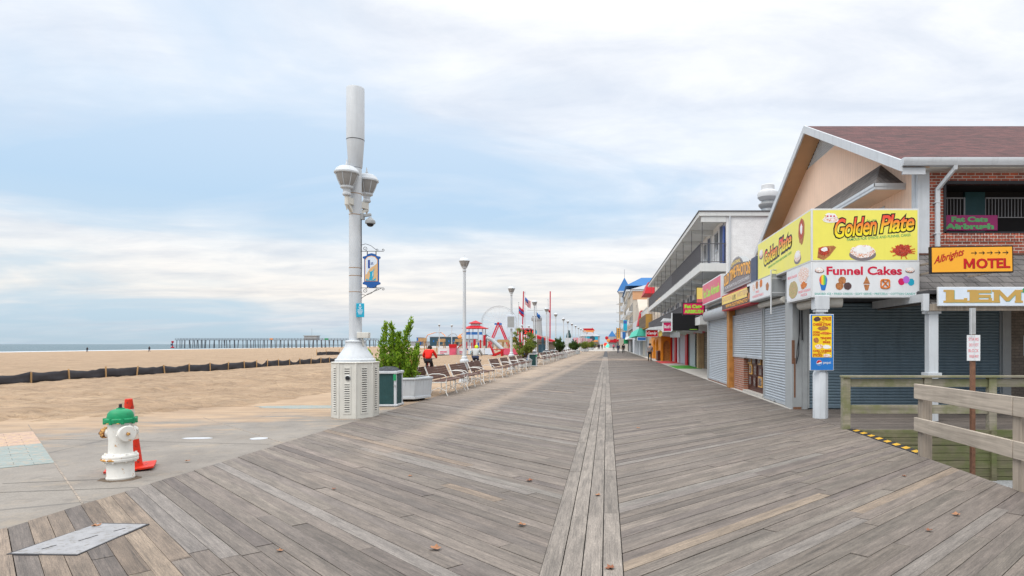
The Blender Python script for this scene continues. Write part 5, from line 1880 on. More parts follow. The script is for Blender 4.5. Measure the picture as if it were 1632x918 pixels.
# ---------------------------------------------------------------- signs on the snack bar
def sign_box(name, label, T, w, h, d, face, frame='sign_frame', fw=.035, cat='sign', group=None):
    """light box: T origin at lower left of its face"""
    mb = MB(T); mb.box(0, w, 0, h, -d, 0); s = mb.build(name, frame, bevel=.006)
    tag(s, label, cat, group)
    mb = MB(T); mb.box(fw, w - fw, fw, h - fw, .0005, .003); mb.build('face', face, s)
    return s


def food(T, s, a, b, ra, rb, mat, n=26, wob=.10, c=.0035, dc=.004):
    mb = MB(T); mb.disc(a, b, ra, rb, c, c + dc, n, wob); return mb.build('food_picture', mat, s)


def cake(T, s, a, b, w):
    food(T, s, a, b - w * .12, w * .52, w * .24, 'sign_grey', 30, 0, .0032, .002)
    food(T, s, a, b, w * .48, w * .25, 'food_cake', 30, .06, .0055, .003)
    food(T, s, a, b + w * .07, w * .36, w * .15, 'food_white', 26, .22, .009, .002)


def gold_print(T, s, w, h, side=False):
    """shop name and its pictures, in a panel w x h"""
    X = lambda f: f * w
    Y = lambda f: f * h
    words = (('Golden', .215, .605, .44, .80, .07), ('Plate', .635, .955, .53, .865, .055))
    if side: words = (('Golden', .16, .44, .36, .68, .07), ('Plate', .46, .70, .44, .76, .055))
    for (txt, f0, f1, lo, hi, sl) in words:
        lettering(txt, T, X(f0), X(f1), Y(lo), Y(hi), 'sign_black', s, .0035, .0055, bold=.07, shear=.22, slope=h * sl, grow=w * .012, space=.92)
        lettering(txt, T, X(f0), X(f1), Y(lo), Y(hi), 'letter_fire', s, .0062, .0085, bold=.018, shear=.22, slope=h * sl, space=.92)
    lettering('FAMOUS FOR GYROS AND FUNNEL CAKES', T, X(.25 if side else .33), X(.70 if side else .92), Y(.24 if side else .385), Y(.29 if side else .435), 'sign_letter_green', s, .0035, .006, bold=.01, slope=h * .095)
    if side:
        a, b = X(.86), Y(.68)
        food(T, s, a, b, h * .2, h * .26, 'food_brown', 20, .1)
        food(T, s, a, b + h * .02, h * .13, h * .18, 'food_red', 20, .12, .0063, .002)
        food(T, s, a, b + h * .04, h * .08, h * .1, 'food_white', 16, .15, .0085, .002)
        cake(T, s, X(.80), Y(.22), h * .45)
        cake(T, s, X(.09), Y(.70), h * .4)
        return
    lettering('Est. 1979', T, X(.515), X(.605), Y(.755), Y(.795), 'sign_letter_green', s, .0062, .0065)
    # cake on a plate at top left
    a, b = X(.18), Y(.82)
    food(T, s, a, b - h * .035, w * .075, h * .055, 'food_white', 26, .05)
    food(T, s, a, b - h * .01, w * .068, h * .06, 'food_cake', 26, .1, .0062, .003)
    food(T, s, a, b + h * .045, w * .05, h * .05, 'food_white', 20, .2, .0095, .002)
    for k in (-1, 0, 1): food(T, s, a + k * w * .03, b + h * .035, w * .009, h * .016, 'sign_crimson', 10, 0, .0118, .002)
    # gyro, funnel cake, loaded fries
    a, b = X(.115), Y(.17)
    mb = MB(T); mb.prism([(a - w * .06, b - h * .1), (a, b - h * .14), (a + w * .055, b - h * .06), (a + w * .115, b + h * .10), (a + w * .09, b + h * .13), (a + w * .02, b + h * .12), (a - w * .05, b + h * .09)], .0035, .006); mb.build('food_picture', 'food_brown', s)
    food(T, s, a, b + h * .03, w * .05, h * .085, 'food_red', 24, .12, .0063, .002)
    food(T, s, a + w * .005, b + h * .06, w * .03, h * .04, 'food_white', 18, .15, .0085, .002)
    cake(T, s, X(.475), Y(.19), w * .24)
    mb = MB(T)
    for k in range(26):
        an = RNG.uniform(0, 6.28); r1 = RNG.uniform(.8, 1.15)
        q = Vector((X(.845) + math.cos(an) * w * .11 * r1, Y(.19) + math.sin(an) * h * .13 * r1, 0))
        mb.bar((X(.845), Y(.18), .0045 + k * .00003), (q.x, q.y, .0045 + k * .00003), h * .022, .002)
    mb.build('food_picture', 'food_fries', s)
    food(T, s, X(.845), Y(.21), w * .085, h * .11, 'food_red', 24, .2, .0062, .003)


GX0, GX1, GYF, GYB = 4.52, 6.90, 14.0, 18.95
T = SOUTH(GX0, GYF, 3.475)
gs = sign_box('shop_sign', 'yellow sign facing the camera with red and orange shop name and fried food pictures', T, GX1 - GX0, 1.17, .28, 'sign_yellow')
gold_print(T, gs, GX1 - GX0, 1.17)
T = WEST(GX0 - .003, GYB, 3.475)
g2 = sign_box('shop_sign', 'yellow shop sign along the boardwalk side, round the corner from its twin', T, GYB - GYF - .003, 1.17, .22, 'sign_yellow')
gold_print(T, g2, GYB - GYF, 1.17, True)
T = SOUTH(GX0, GYF, 2.68)
fs_ = sign_box('menu_sign', 'white sign with crimson funnel cakes lettering and five treat pictures', T, GX1 - GX0 + .01, .79, .28, 'sign_white')
w, h = GX1 - GX0, .79
lettering('Funnel Cakes', T, .14 * w, .84 * w, .63 * h, .87 * h, 'sign_crimson', fs_, .0035, .007, bold=.03)
cake(T, fs_, .075 * w, .77 * h, .20)
cake(T, fs_, .915 * w, .77 * h, .20)
lettering('SHAVED ICE \u2022 FRIED OREOS \u2022 SOFT SERVE \u2022 PRETZELS \u2022 COTTON CANDY', T, .03 * w, .965 * w, .075 * h, .135 * h, 'sign_teal', fs_, .0035, .006, bold=.012)
mb = MB(T); mb.prism([(.075 * w, .42 * h), (.145 * w, .42 * h), (.127 * w, .2 * h), (.093 * w, .2 * h)], .0035, .006); mb.build('food_picture', 'sign_blue', fs_)
mb = MB(T); mb.disc(.11 * w, .49 * h, .036 * w, .145 * h, .0062, .0085, 24, .02); mb.build('food_picture', 'letter_rainbow', fs_)
for (a, b, m_) in ((.26, .32, 'food_brown'), (.285, .48, 'food_brown'), (.335, .32, 'food_dark')): food(T, fs_, a * w, b * h, .036 * w, .105 * h, m_, 22, .05, .0035 + a * .005, .003)
mb = MB(T); mb.prism([(.485 * w, .36 * h), (.54 * w, .36 * h), (.525 * w, .2 * h), (.5 * w, .2 * h)], .0035, .006); mb.prism([(.48 * w, .38 * h), (.545 * w, .38 * h), (.53 * w, .48 * h), (.512 * w, .6 * h), (.495 * w, .48 * h)], .0035, .006); mb.build('food_picture', 'food_brown', fs_)
mb = MB(T)
c_ = (.685 * w, .38 * h)
loop = [(c_[0] + .052 * w * math.sin(t_) * (1 + .25 * math.cos(2 * t_)), c_[1] + .14 * h * math.cos(t_) * (1 - .15 * math.cos(2 * t_)), .008) for t_ in [k * 6.283 / 28 for k in range(29)]]
mb.tube(loop, .017, 6, cap=False)
mb.tube([(c_[0] - .03 * w, c_[1] - .10 * h, .009), (c_[0] + .0 * w, c_[1] + .02 * h, .012), (c_[0] + .03 * w, c_[1] + .10 * h, .009)], .015, 6)
mb.tube([(c_[0] + .03 * w, c_[1] - .10 * h, .009), (c_[0] - .0 * w, c_[1] + .02 * h, .014), (c_[0] - .03 * w, c_[1] + .10 * h, .009)], .015, 6)
mb.build('food_picture', 'food_fries', fs_)
for (a, b, m_) in ((.835, .44, 'sign_pink'), (.88, .50, 'balloon_purple'), (.925, .43, 'sign_cyan')):
    food(T, fs_, a * w, b * h, .030 * w, .10 * h, m_, 22, .08, .0035 + (.0012 if a == .88 else 0), .003)
mb = MB(T)
for a in (.835, .88, .925): mb.bar((a * w, .34 * h, .004), ((a - (a - .88) * .5) * w, .2 * h, .004), .006, .002)
mb.build('food_picture', 'sign_frame', fs_)
T = WEST(GX0 - .003, 15.92, 2.68)
ps = sign_box('menu_sign', 'white corner panel with a salad and pizza picture on the boardwalk side', T, 15.92 - GYF - .003, .79, .2, 'sign_white')
w = 15.92 - GYF
food(T, ps, .30 * w, .36 * .79, .19 * w, .26 * .79, 'food_green', 26, .06)
food(T, ps, .72 * w, .70 * .79, .2 * w, .24 * .79, 'food_cake', 26, .12)
food(T, ps, .72 * w, .40 * .79, .12 * w, .10 * .79, 'food_fries', 26, .2, .0037)
lettering('FRESH SALADS', T, .06 * w, .46 * w, .72 * .79, .80 * .79, 'sign_letter_pink', ps)
lettering('FRESH DOUGH', T, .52 * w, .97 * w, .20 * .79, .27 * .79, 'sign_letter_pink', ps)
lettering('PIZZA', T, .62 * w, .86 * w, .09 * .79, .16 * .79, 'sign_letter_pink', ps)
# projecting white box sign with its grey end
T = WEST(4.40, 19.9, 2.93)
bx = sign_box('box_sign', 'white projecting box sign with small food pictures and pink lettering', T, 3.0, .60, .40, 'sign_white', 'steel_grey')
for (a, b, m_) in ((.3, .2, 'food_brown'), (.95, .40, 'food_cake'), (1.35, .45, 'food_brown'), (1.85, .45, 'food_fries'), (2.55, .30, 'food_brown')): food(T, bx, a, b, .15, .11, m_, 20, .15)
lettering('FRIES', T, 1.2, 1.6, .22, .28, 'sign_letter_pink', bx)
lettering('CHEESESTEAKS', T, .8, 2.1, .10, .17, 'sign_letter_pink', bx)
mb = MB(); mb.tube([(4.36, 16.82, 2.45), (4.36, 16.82, 3.62), (4.5, 16.84, 3.62)], .02, 6); mb.tube([(4.36, 16.82, 3.40), (4.78, 16.86, 3.40)], .012, 6); mb.tube([(4.36, 16.82, 3.02), (4.78, 16.86, 3.02)], .012, 6)
mb.build('pipe_bracket', 'sign_frame', bx)
mb = MB(); mb.tube([(4.72, 16.8, 2.84), (4.72, 19.5, 2.84)], .085, 14)
ah = mb.build('awning_roll', 'cabinet_cream'); tag(ah, 'rolled cream awning tube under the white box sign', 'awning')
mb = MB(); mb.tube([(4.9, 14.35, 2.62), (5.3, 14.30, 2.62)], .14, 16); mb.tube([(4.88, 14.5, 2.62), (4.88, 15.9, 2.62)], .12, 14)
# loudspeaker under the sign
tag(mb.build('awning_roll', 'cabinet_cream'), 'grey rolled awning end under the corner of the yellow sign', 'awning')

# old time photo shop signs further along
ZB = 3.60
T = WEST(4.50, 24.4, ZB)
oh = [(0, 0), (4.7, 0), (4.7, .66), (4.3, .68), (3.9, .66), (3.55, .74), (3.25, .92), (2.8, 1.05), (2.35, 1.08), (1.9, 1.05), (1.5, .92), (1.2, .74), (.85, .66), (.4, .68), (0, .66)]
mb = MB(T); mb.prism(oh, -.25, 0); ot = mb.build('photo_sign', 'steel_grey'); tag(ot, 'grey wavy topped sign with orange old time photos lettering', 'sign')
ih = [(.06 + x * .975, .05 + y * .915) for x, y in oh]
mb = MB(T); mb.prism(ih, .0005, .003); mb.build('face', 'sign_grey', ot)
lettering('OLD TIME', T, .12, 2.3, .22, .62, 'sign_black', ot, .0035, .006, bold=.07, slope=.18, grow=.03)
lettering('OLD TIME', T, .12, 2.3, .22, .62, 'sign_orange', ot, .0063, .009, bold=.035, slope=.18)
lettering('PHOTOS', T, 2.45, 4.55, .40, .80, 'sign_black', ot, .0035, .006, bold=.07, slope=-.14, grow=.03)
lettering('PHOTOS', T, 2.45, 4.55, .40, .80, 'sign_orange', ot, .0063, .009, bold=.035, slope=-.14)
lettering('ORIGINAL', T, 1.5, 3.1, .82, .94, 'sign_pale_yellow', ot, .0035, .006, bold=.02, arc=.04)
lettering('PORTRAITS & COSTUMES', T, .3, 4.4, .12, .22, 'sign_frame', ot, .0035, .006)
mb = MB(); mb.box(4.48, 4.9, 18.97, 19.68, 3.46, 4.30); tag(mb.build('sign_pylon', 'door_dark', bevel=.01), 'dark navy pylon between the yellow sign and the wavy photo sign', 'pylon')
T = WEST(4.40, 24.2, 2.90)
ys_ = sign_box('photo_sign', 'yellow and black sign in a red frame below the wavy photo sign', T, 4.75, .58, .32, 'sign_pale_yellow', 'roof_red', .04)
mb = MB(T); mb.box(.05, 4.7, .045, .24, .0032, .005); mb.build('face_band', 'food_dark', ys_)
lettering('SALOON', T, .2, 1.9, .33, .49, 'sign_tan', ys_, .0035, .006, bold=.03)
lettering('& PIX', T, 2.05, 2.6, .28, .46, 'sign_black', ys_, .0035, .006)
lettering('WESTERN', T, 2.75, 4.5, .33, .49, 'sign_tan', ys_, .0035, .006, bold=.03)
lettering('WWW.OLDTIMEPHOTO', T, .8, 4.4, .08, .20, 'sign_orange', ys_, .0055, .008, bold=.02)
T = WEST(4.46, 29.5, 3.45)
pk = sign_box('airbrush_sign', 'pink sign along the boardwalk with lime green airbrush lettering', T, 4.72, .95, .3, 'sign_pale_pink', 'sign_white', .05)
lettering('Fat Cats Airbrush', T, .3, 4.4, .28, .66, 'sign_lime', pk, .0035, .007, bold=.03)
T = SOUTH(3.58, 30.0, 3.02)
fc = sign_box('airbrush_sign', 'black framed hanging sign in hot pink with green airbrush lettering', T, 1.08, .60, .12, 'sign_pink', 'sign_black', .045)
for T_, in ((T,),):
    lettering('Fat Cats', T_, .10, .92, .33, .50, 'sign_lime', fc, .0035, .007, bold=.06)
    lettering('AIRBRUSH', T_, .10, .98, .09, .26, 'sign_lime', fc, .0035, .007, bold=.05)
mb = MB(); mb.tube([(4.66, 30.06, 3.55), (5.0, 30.06, 3.62)], .02, 6); mb.tube([(4.5, 30.06, 3.63), (5.0, 30.06, 3.75)], .02, 6); mb.build('bracket', 'black_metal', fc)
T = SOUTH(4.36, 30.9, 3.45)
sy = sign_box('banner_sign', 'narrow yellow and pink vertical banner beside the pink airbrush sign', T, .34, .98, .1, 'sign_pale_yellow', 'sign_black', .03)
mb = MB(T); mb.box(.04, .30, .05, .4, .0032, .005); mb.build('face_band', 'sign_pale_pink', sy)

# albright motel arrow sign, lemonade sign
T = SOUTH(6.80, 13.30, 3.13)
T = Matrix.Translation((6.80, 13.30, 3.13)) @ Matrix.Rotation(R(-.8), 4, 'Y') @ SOUTH(0, 0, 0)
am = sign_box('motel_sign', 'orange motel sign with red lettering and five black arrows', T, 1.74, .57, .09, 'sign_orange', 'sign_black', .028)
lettering('Albrights', T, .07, .70, .15, .34, 'sign_black', am, .0033, .005, bold=.02, shear=.35, slope=.19, grow=.006)
lettering('Albrights', T, .07, .70, .15, .34, 'sign_red', am, .0053, .007, bold=.012, shear=.35, slope=.19)
letter_m(T, .70, .93, .09, .30, 'sign_black', am, .0033, .005)
letter_m(T, .69, .92, .095, .305, 'sign_red', am, .0053, .008)
lettering('OTEL', T, .965, 1.67, .09, .30, 'sign_black', am, .0033, .005, bold=.03)
lettering('OTEL', T, .955, 1.66, .095, .305, 'sign_red', am, .0053, .008, bold=.03)
mb = MB(T)
for k in range(5):
    a = .85 + k * .165
    mb.bar((a, .42, .0045), (a + .115, .42, .0045), .016, .003)
    mb.prism([(a + .07, .468), (a + .125, .42), (a + .07, .372), (a + .095, .42)], .0061, .0072)
mb.build('arrow', 'sign_black', am)
mb = MB()
for x in (7.0, 8.3):
    mb.bar((x, 13.42, 3.4), (x, 14.9, 3.42), .04, .04); mb.bar((x, 13.42, 3.2), (x, 14.55, 3.2), .04, .04)
mb.build('bracket', 'post_grey_wood', am)
T = SOUTH(6.97, 13.33, 2.45)
le = sign_box('lemonade_sign', 'pale blue lemonade sign with big gold letters on the porch edge', T, 4.6, .405, .06, 'sign_sky', 'sign_white', .014)
for ch, a0, a1 in (('L', .16, .60), ('E', .66, 1.12), ('M', 1.17, 1.74), ('ONADE', 1.98, 4.4)):
    bo = .055
    if ch == 'M':
        letter_m(T, a0 + .012, a1 + .012, .065, .33, 'sign_teal', le, .0033, .005)
        letter_m(T, a0, a1, .075, .34, 'sign_gold', le, .0053, .009)
    else: lettering(ch, T, a0 + .012, a1 + .012, .065, .33, 'sign_teal', le, .0033, .005, bold=bo)
    if ch != 'M': lettering(ch, T, a0, a1, .075, .34, 'sign_gold', le, .0053, .009, bold=bo)
    if len(ch) == 1:      # slab feet of the letters
        mb = MB(T)
        if ch == 'M':
            mb.box(a0 - .04, a0 + .13, .072, .115, .0055, .0092); mb.box(a1 - .13, a1 + .04, .072, .115, .0055, .0092); mb.box(a0 - .04, a0 + .13, .30, .343, .0055, .0092); mb.box(a1 - .13, a1 + .04, .30, .343, .0055, .0092)
        else:
            mb.box(a0 - .05, a0 + .14, .072, .115, .0055, .0092); mb.box(a0 - .05, a0 + .14, .30, .343, .0055, .0092); mb.box(a1 - .06, a1 + .01, .072, .17, .0055, .0092)
        mb.build('serif', 'sign_gold', le)
mb = MB(T); mb.prism([(1.72, .30), (1.80, .28), (1.92, .37), (1.82, .40)], .0055, .008); mb.build('leaf_print', 'sign_green', le)
# airbrush sign inside the upper opening
T = SOUTH(8.72, 16.50, 4.61)
ai = sign_box('airbrush_sign', 'purple airbrush sign standing inside the upper balcony opening', T, 1.46, .40, .04, 'sign_magenta', 'sign_magenta', .01)
lettering('Fat Cats', T, .25, 1.2, .22, .36, 'sign_letter_green', ai, .0035, .007, bold=.05)
lettering('Airbrush', T, .08, 1.36, .03, .18, 'sign_letter_green', ai, .0035, .007, bold=.06)
T = SOUTH(10.55, 16.04, 1.35)
wn = sign_box('warning_sign', 'small grey sign with a red disc on the brown wall', T, .40, .52, .02, 'sign_frame', 'sign_frame', .01)
mb = MB(T); mb.disc(.12, .33, .085, .085, .0035, .006, 18); mb.build('symbol', 'sign_crimson', wn)

# food menu board on the corner post
T = SOUTH(4.47, 13.93, 1.07)
mbd = sign_box('menu_board', 'yellow and blue food menu board on the white corner post', T, .52, 1.24, .05, 'sign_blue', 'sign_white', .012)
mb = MB(T); mb.box(.045, .475, .29, 1.205, .0033, .005); mb.build('menu_panel', 'sign_orange' if False else 'sign_menu', mbd) if 'sign_menu' in MATS else None
for (txt, a0, a1, b0, b1) in (('CHICKEN OR BEEF', .26, .46, 1.155, 1.175), ('GYROS', .26, .46, 1.10, 1.15), ('PHILLY', .20, .32, 1.055, 1.075), ('CHEESE STEAK', .06, .46, .985, 1.04),
                             ('CORN', .06, .21, .82, .865), ('DOGS', .06, .21, .765, .81), ('TENDERS', .22, .465, .69, .735), ('&', .33, .36, .655, .68), ('FRIES', .28, .44, .60, .645),
                             ('CHILI CHEESE', .06, .465, .41, .455), ('DOGS OR FRIES', .17, .36, .38, .40), ('MOZZARELLA', .06, .25, .355, .372), ('STICKS', .06, .26, .305, .35)):
    lettering(txt, T, a0, a1, b0, b1, 'sign_red', mbd, .0053, .008, bold=.03)
for (a, b, ra, rb, m_) in ((.16, 1.13, .08, .05, 'food_dark'), (.28, .93, .12, .045, 'food_brown'), (.34, .82, .12, .028, 'food_fries'), (.13, .67, .06, .06, 'food_brown'), (.19, .525, .09, .05, 'food_cake'), (.36, .52, .09, .045, 'food_white'), (.36, .33, .09, .035, 'food_cake')):
    food(T, mbd, a, b, ra, rb, m_, 20, .15, .0053, .003)
# round tricolour drink mark and its word
cx_, cy_, rr = .20, .17, .062
mb = MB(T); mb.disc(cx_, cy_, rr, rr, .0033, .005, 30); mb.build('drink_logo', 'sign_white', mbd)
arc = lambda a0, a1, r_: [(cx_ + r_ * math.cos(R(a0 + (a1 - a0) * k / 12)), cy_ + r_ * math.sin(R(a0 + (a1 - a0) * k / 12))) for k in range(13)]
mb = MB(T); mb.prism(arc(15, 190, rr * .93) + [(cx_ - .02, cy_ - .005), (cx_ + .01, cy_ + .02)], .0053, .0065); mb.build('drink_logo', 'sign_red', mbd)
mb = MB(T); mb.prism(arc(205, 355, rr * .93) + [(cx_ + .02, cy_ - .022), (cx_ - .01, cy_ - .03)], .0053, .0065); mb.build('drink_logo', 'sign_blue', mbd)
lettering('pepsi', T, .29, .455, .135, .20, 'sign_white', mbd, .0033, .006, bold=.01)

# ---------------------------------------------------------------- stairwell, rails and post at the right
st = thing('stair', 'timber steps going down to the gravel beside the deck', 'stair', (4.66, 10.8, 0))
mb = MB()
for k in range(5):
    mb.box(4.76 + k * .28, 4.76 + (k + 1) * .28 + .02, 9.5, 12.20, -.19 * (k + 1) - .04, -.19 * (k + 1))
    mb.box(4.76 + k * .28, 4.76 + k * .28 + .03, 9.5, 12.20, -.19 * (k + 1), -.19 * k - .045)
mb.build('tread', 'post_grey_wood', st, **K)
mb = MB(); mb.box(4.645, 4.82, 9.46, 12.24, -.05, .012); ns_ = mb.build('nosing_strip', 'black_metal', st, bevel=.004, **K)
mb = MB()
y = 9.55
while y < 12.1:
    mb.add([(4.66, y, .0145), (4.80, y + .12, .0145), (4.80, y + .28, .0145), (4.66, y + .16, .0145)], [(0, 1, 2, 3)]); y += .33
mb.build('nosing_stripe', 'stripe_yellow', ns_, **K)
rw = thing('retaining_wall', 'mossy green plank retaining wall below the deck edge', 'retaining wall', (4.7, 12.3, -1))
mb = MB()
z = -1.05
for k in range(7):
    mb.box(4.66, 17, 12.24 - .004 * (k % 3), 12.355, z, z + .142); z += .15
mb.build('plank_face', 'wall_green_wood', rw, bevel=.004, **K)
mb = MB()
for x in (7.4, 10.4, 13.4): mb.box(x, x + .10, 12.18, 12.235, -1.05, -.02)
mb.build('batten', 'wall_green_wood', rw, **K)
fr = thing('timber_railing', 'weathered mossy timber railing along the porch deck edge', 'railing', (4.64, 12.3, 0))
px_ = (4.64, 6.22, 7.47, 8.9, 10.4, 11.9)
mb = MB()
for x in px_:
    po = MB(); po.box(x - .075, x + .075, 12.25, 12.375, -.4, 1.0); po.build('post', 'rail_mossy_wood' if x > 5 else 'rail_mossy_wood', fr, bevel=.006, **K)
for i, (z0, z1) in enumerate(((.30, .47), (.82, .975))):
    for k in range(5):
        a, b = px_[k], px_[k + 1]
        mb.box(a + (.0 if k else -.0) + .078, b - .078, 12.29, 12.33, z0, z1)
mb.build('rail_board', 'rail_mossy_wood', fr, bevel=.004, **K)
mb = MB(); mb.box(4.56, 12, 12.21, 12.41, 1.003, 1.04); mb.build('cap_rail', 'rail_mossy_wood', fr, bevel=.005, **K)
nr = thing('timber_railing', 'bleached grey timber railing at the boardwalk edge, right foreground', 'railing', (4.66, 9.4, 0))
for y in (9.36, 7.16, 4.96, 2.76):
    po = MB(); po.box(4.63, 4.77, y - .075, y + .075, -.5, 1.035); po.build('post', 'post_grey_wood', nr, bevel=.006, **K)
mb = MB()
for (ya, yb) in ((9.47, 7.17), (7.16, 4.96), (4.955, 2.4)):
    mb.box(4.585, 4.627, yb, ya - .004, .84, 1.06); mb.box(4.585, 4.627, yb, ya - .004, .36, .56)
mb.build('rail_board', 'rail_grey_wood', nr, bevel=.006, **K)
pp = thing('sign_post', 'rusty square post with back to back warning plates by the timber rail', 'sign post', (4.86, 8.42, -.98))
mb = MB(); mb.box(4.835, 4.885, 8.395, 8.445, -.98, 2.12)
mb.build('post', 'rust', pp, **K)
mb = MB(); mb.box(4.83, 4.89, 8.39, 8.45, -.98, -.1); mb.box(4.832, 4.888, 8.392, 8.448, 1.78, 2.13)
mb.build('post_sleeve', 'galvanised', pp, **K)
Ts = Matrix.Translation((4.855, 8.38, 1.60)) @ Matrix.Rotation(R(-14), 4, 'Z') @ SOUTH(0, 0, 0)
mb = MB(Ts); mb.box(-.085, .075, -.17, .17, 0, .004); wp = mb.build('warning_plate', 'sign_white', pp, bevel=.002, **K)
for k, tx in enumerate(('STAIRS', 'DO NOT', 'BLOCK', 'WALKWAY')): lettering(tx, Ts, -.065 + (.008 if k % 2 else 0), .055, .095 - k * .075, .135 - k * .075, 'sign_letter_pink', wp, .005, .0065)
Tb = Matrix.Translation((4.87, 8.46, 1.93)) @ Matrix.Rotation(R(58), 4, 'Z') @ SOUTH(0, 0, 0)
mb = MB(Tb); mb.box(-.14, .14, -.18, .19, -.003, .003); mb.build('warning_plate', 'sign_frame', pp, **K)
Tb = Matrix.Translation((4.89, 8.46, 1.6)) @ Matrix.Rotation(R(70), 4, 'Z') @ SOUTH(0, 0, 0)
mb = MB(Tb); mb.box(-.10, .10, -.17, .17, -.003, .003); mb.build('warning_plate', 'sign_frame', pp, **K)

# ---------------------------------------------------------------- three storey motel with open galleries
mo = thing('motel_building', 'white three storey motel with open galleries and dark railings', 'building', (4.6, 31.0, 0))
MX, WX, MY0, MY1 = 4.60, 5.88, 31.2, 70.0
mb = MB(); mb.box(WX, 22, MY0, MY1, 2.9, 7.95); mb.build('block_wall', 'block_wall', mo, **K)
mb = MB(); mb.box(6.6, 22, 31.2, MY1, -.1, 2.9); mb.build('ground_floor_wall', 'stucco_brown', mo, **K)
mb = MB(); mb.box(MX - .06, 22.1, MY0 - .1, MY1 + .1, 7.952, 8.16); mb.build('flat_roof', 'slab_white', mo, **K)
mb = MB(); mb.box(MX - .10, 22.1, MY0 - .14, MY1 + .1, 8.162, 8.21); mb.build('roof_edge', 'rail_dark', mo, **K)
for (z0, z1) in ((5.24, 5.64), (2.62, 3.02)):
    mb = MB(); mb.box(MX, WX - .002, MY0, MY1, z0, z1)
    mb.build('gallery_slab', 'slab_white', mo, **K)
    mb = MB(); mb.box(MX + .14, WX - .003, MY0 + .22, MY1 - .1, z0 - .012, z0 - .002); mb.build('gallery_ceiling', 'steel_grey', mo, **K)
bays = [MY0 + .1 + 3.9 * k for k in range(10)]
for y in bays[1:]:
    for z in (5.238, 2.618, 7.948):
        mb = MB(); mb.hexa([(MX + .12, y - .12, z - .17), (WX - .004, y - .12, z - .30), (WX - .004, y + .12, z - .30), (MX + .12, y + .12, z - .17), (MX + .12, y - .12, z), (WX - .004, y - .12, z), (WX - .004, y + .12, z), (MX + .12, y + .12, z)]); mb.build('cross_beam', 'slab_white', mo, **K)
mb = MB(); mb.box(MX + .05, WX - .004, MY0 - .04, MY0 + .18, 7.66, 7.95); mb.build('cross_beam', 'slab_white', mo, **K)
mb = MB()
for y in bays:
    mb.box(MX + .10, MX + .13, y - .016, y + .016, 5.642, 7.94); mb.box(MX + .10, MX + .13, y - .016, y + .016, 3.022, 5.23)
mb.build('gallery_post', 'rail_dark', mo, **K)
for zb in (5.64, 3.02):
    mb = MB()
    y = MY0 + .05
    while y < MY1:
        mb.box(MX + .02, MX + .036, y, y + .016 + (.03 if y > 45 else 0), zb + .08, zb + .95); y += .12
    mb.box(MX + .005, MX + .05, MY0, MY1, zb + .95, zb + .99); mb.box(MX + .01, MX + .045, MY0, MY1, zb + .06, zb + .09)
    x = MX + .1
    while x < WX:
        mb.box(x, x + .016, MY0 + .03, MY0 + .046, zb + .08, zb + .95); x += .12
    mb.box(MX, WX - .01, MY0 + .02, MY0 + .06, zb + .95, zb + .99); mb.box(MX, WX - .01, MY0 + .02, MY0 + .06, zb + .06, zb + .09)
    mb.build('gallery_railing', 'rail_dark', mo, **K)
# doors and windows on each gallery
i = 0
for zb in (5.64, 3.02):
    for k in range(9):
        y = bays[k] + .5
        mb = MB(); mb.box(WX - .05, WX - .003, y, y + .9, zb, zb + 2.02); d_ = mb.build('door', 'door_dark', mo, **K)
        mb = MB(); mb.box(WX - .06, WX - .004, y - .07, y - .002, zb, zb + 2.1); mb.box(WX - .06, WX - .004, y + .902, y + .97, zb, zb + 2.1); mb.build('door_frame', 'white_paint', d_, **K)
        mb = MB(); mb.box(WX - .04, WX - .003, y + 1.7, y + 2.6, zb + 1.0, zb + 1.9); w_ = mb.build('window', 'window_glass', mo, **K)
        mb = MB(); mb.box(WX - .05, WX - .004, y + 1.62, y + 2.68, zb + .92, zb + .998); mb.box(WX - .05, WX - .004, y + 1.62, y + 2.68, zb + 1.902, zb + 1.98); mb.build('window_frame', 'white_paint', w_, **K)
mb = MB(); mb.box(WX - .10, WX - .06, MY0 + .1, MY0 + .5, 5.65, 7.5); mb.build('blue_door', 'sign_navy', mo, **K)
mb = MB(); mb.tube([(6.05, MY0 - .05, 8.1), (6.05, MY0 - .05, 3.2)], .05, 8); mb.build('downpipe', 'white_paint', mo, **K)
mb = MB()
for y in (36, 45, 52, 60): mb.box(MX + .1, MX + .2, y, y + .1, 8.2, 8.5)
mb.build('roof_vent', 'white_paint', mo, **K)
vt = thing('turbine_vent', 'grey mushroom exhaust vent on the motel roof', 'roof vent', (8.9, 35.0, 8.16))
mb = MB(); mb.lathe([(.36, 0), (.36, .95), (.50, 1.10), (.52, 1.2), (.34, 1.36), (.33, 1.40)], 24); mb.build('curb', 'galvanised', vt)
mb = MB(); mb.lathe([(.34, 1.40), (.46, 1.46), (.56, 1.58), (.58, 1.75), (.54, 1.88), (.40, 1.96), (.36, 2.0), (.36, 2.25), (.34, 2.28)], 28); mb.build('hood', 'sign_frame', vt)

# shop fronts under the galleries
FX = 6.45


def front(y0, y1, z1, mat, name, d=.12, z0=0.0):
    mb = MB(); mb.box(FX - d, FX + .14, y0, y1, z0, z1); return mb.build(name, mat, mo, **K)


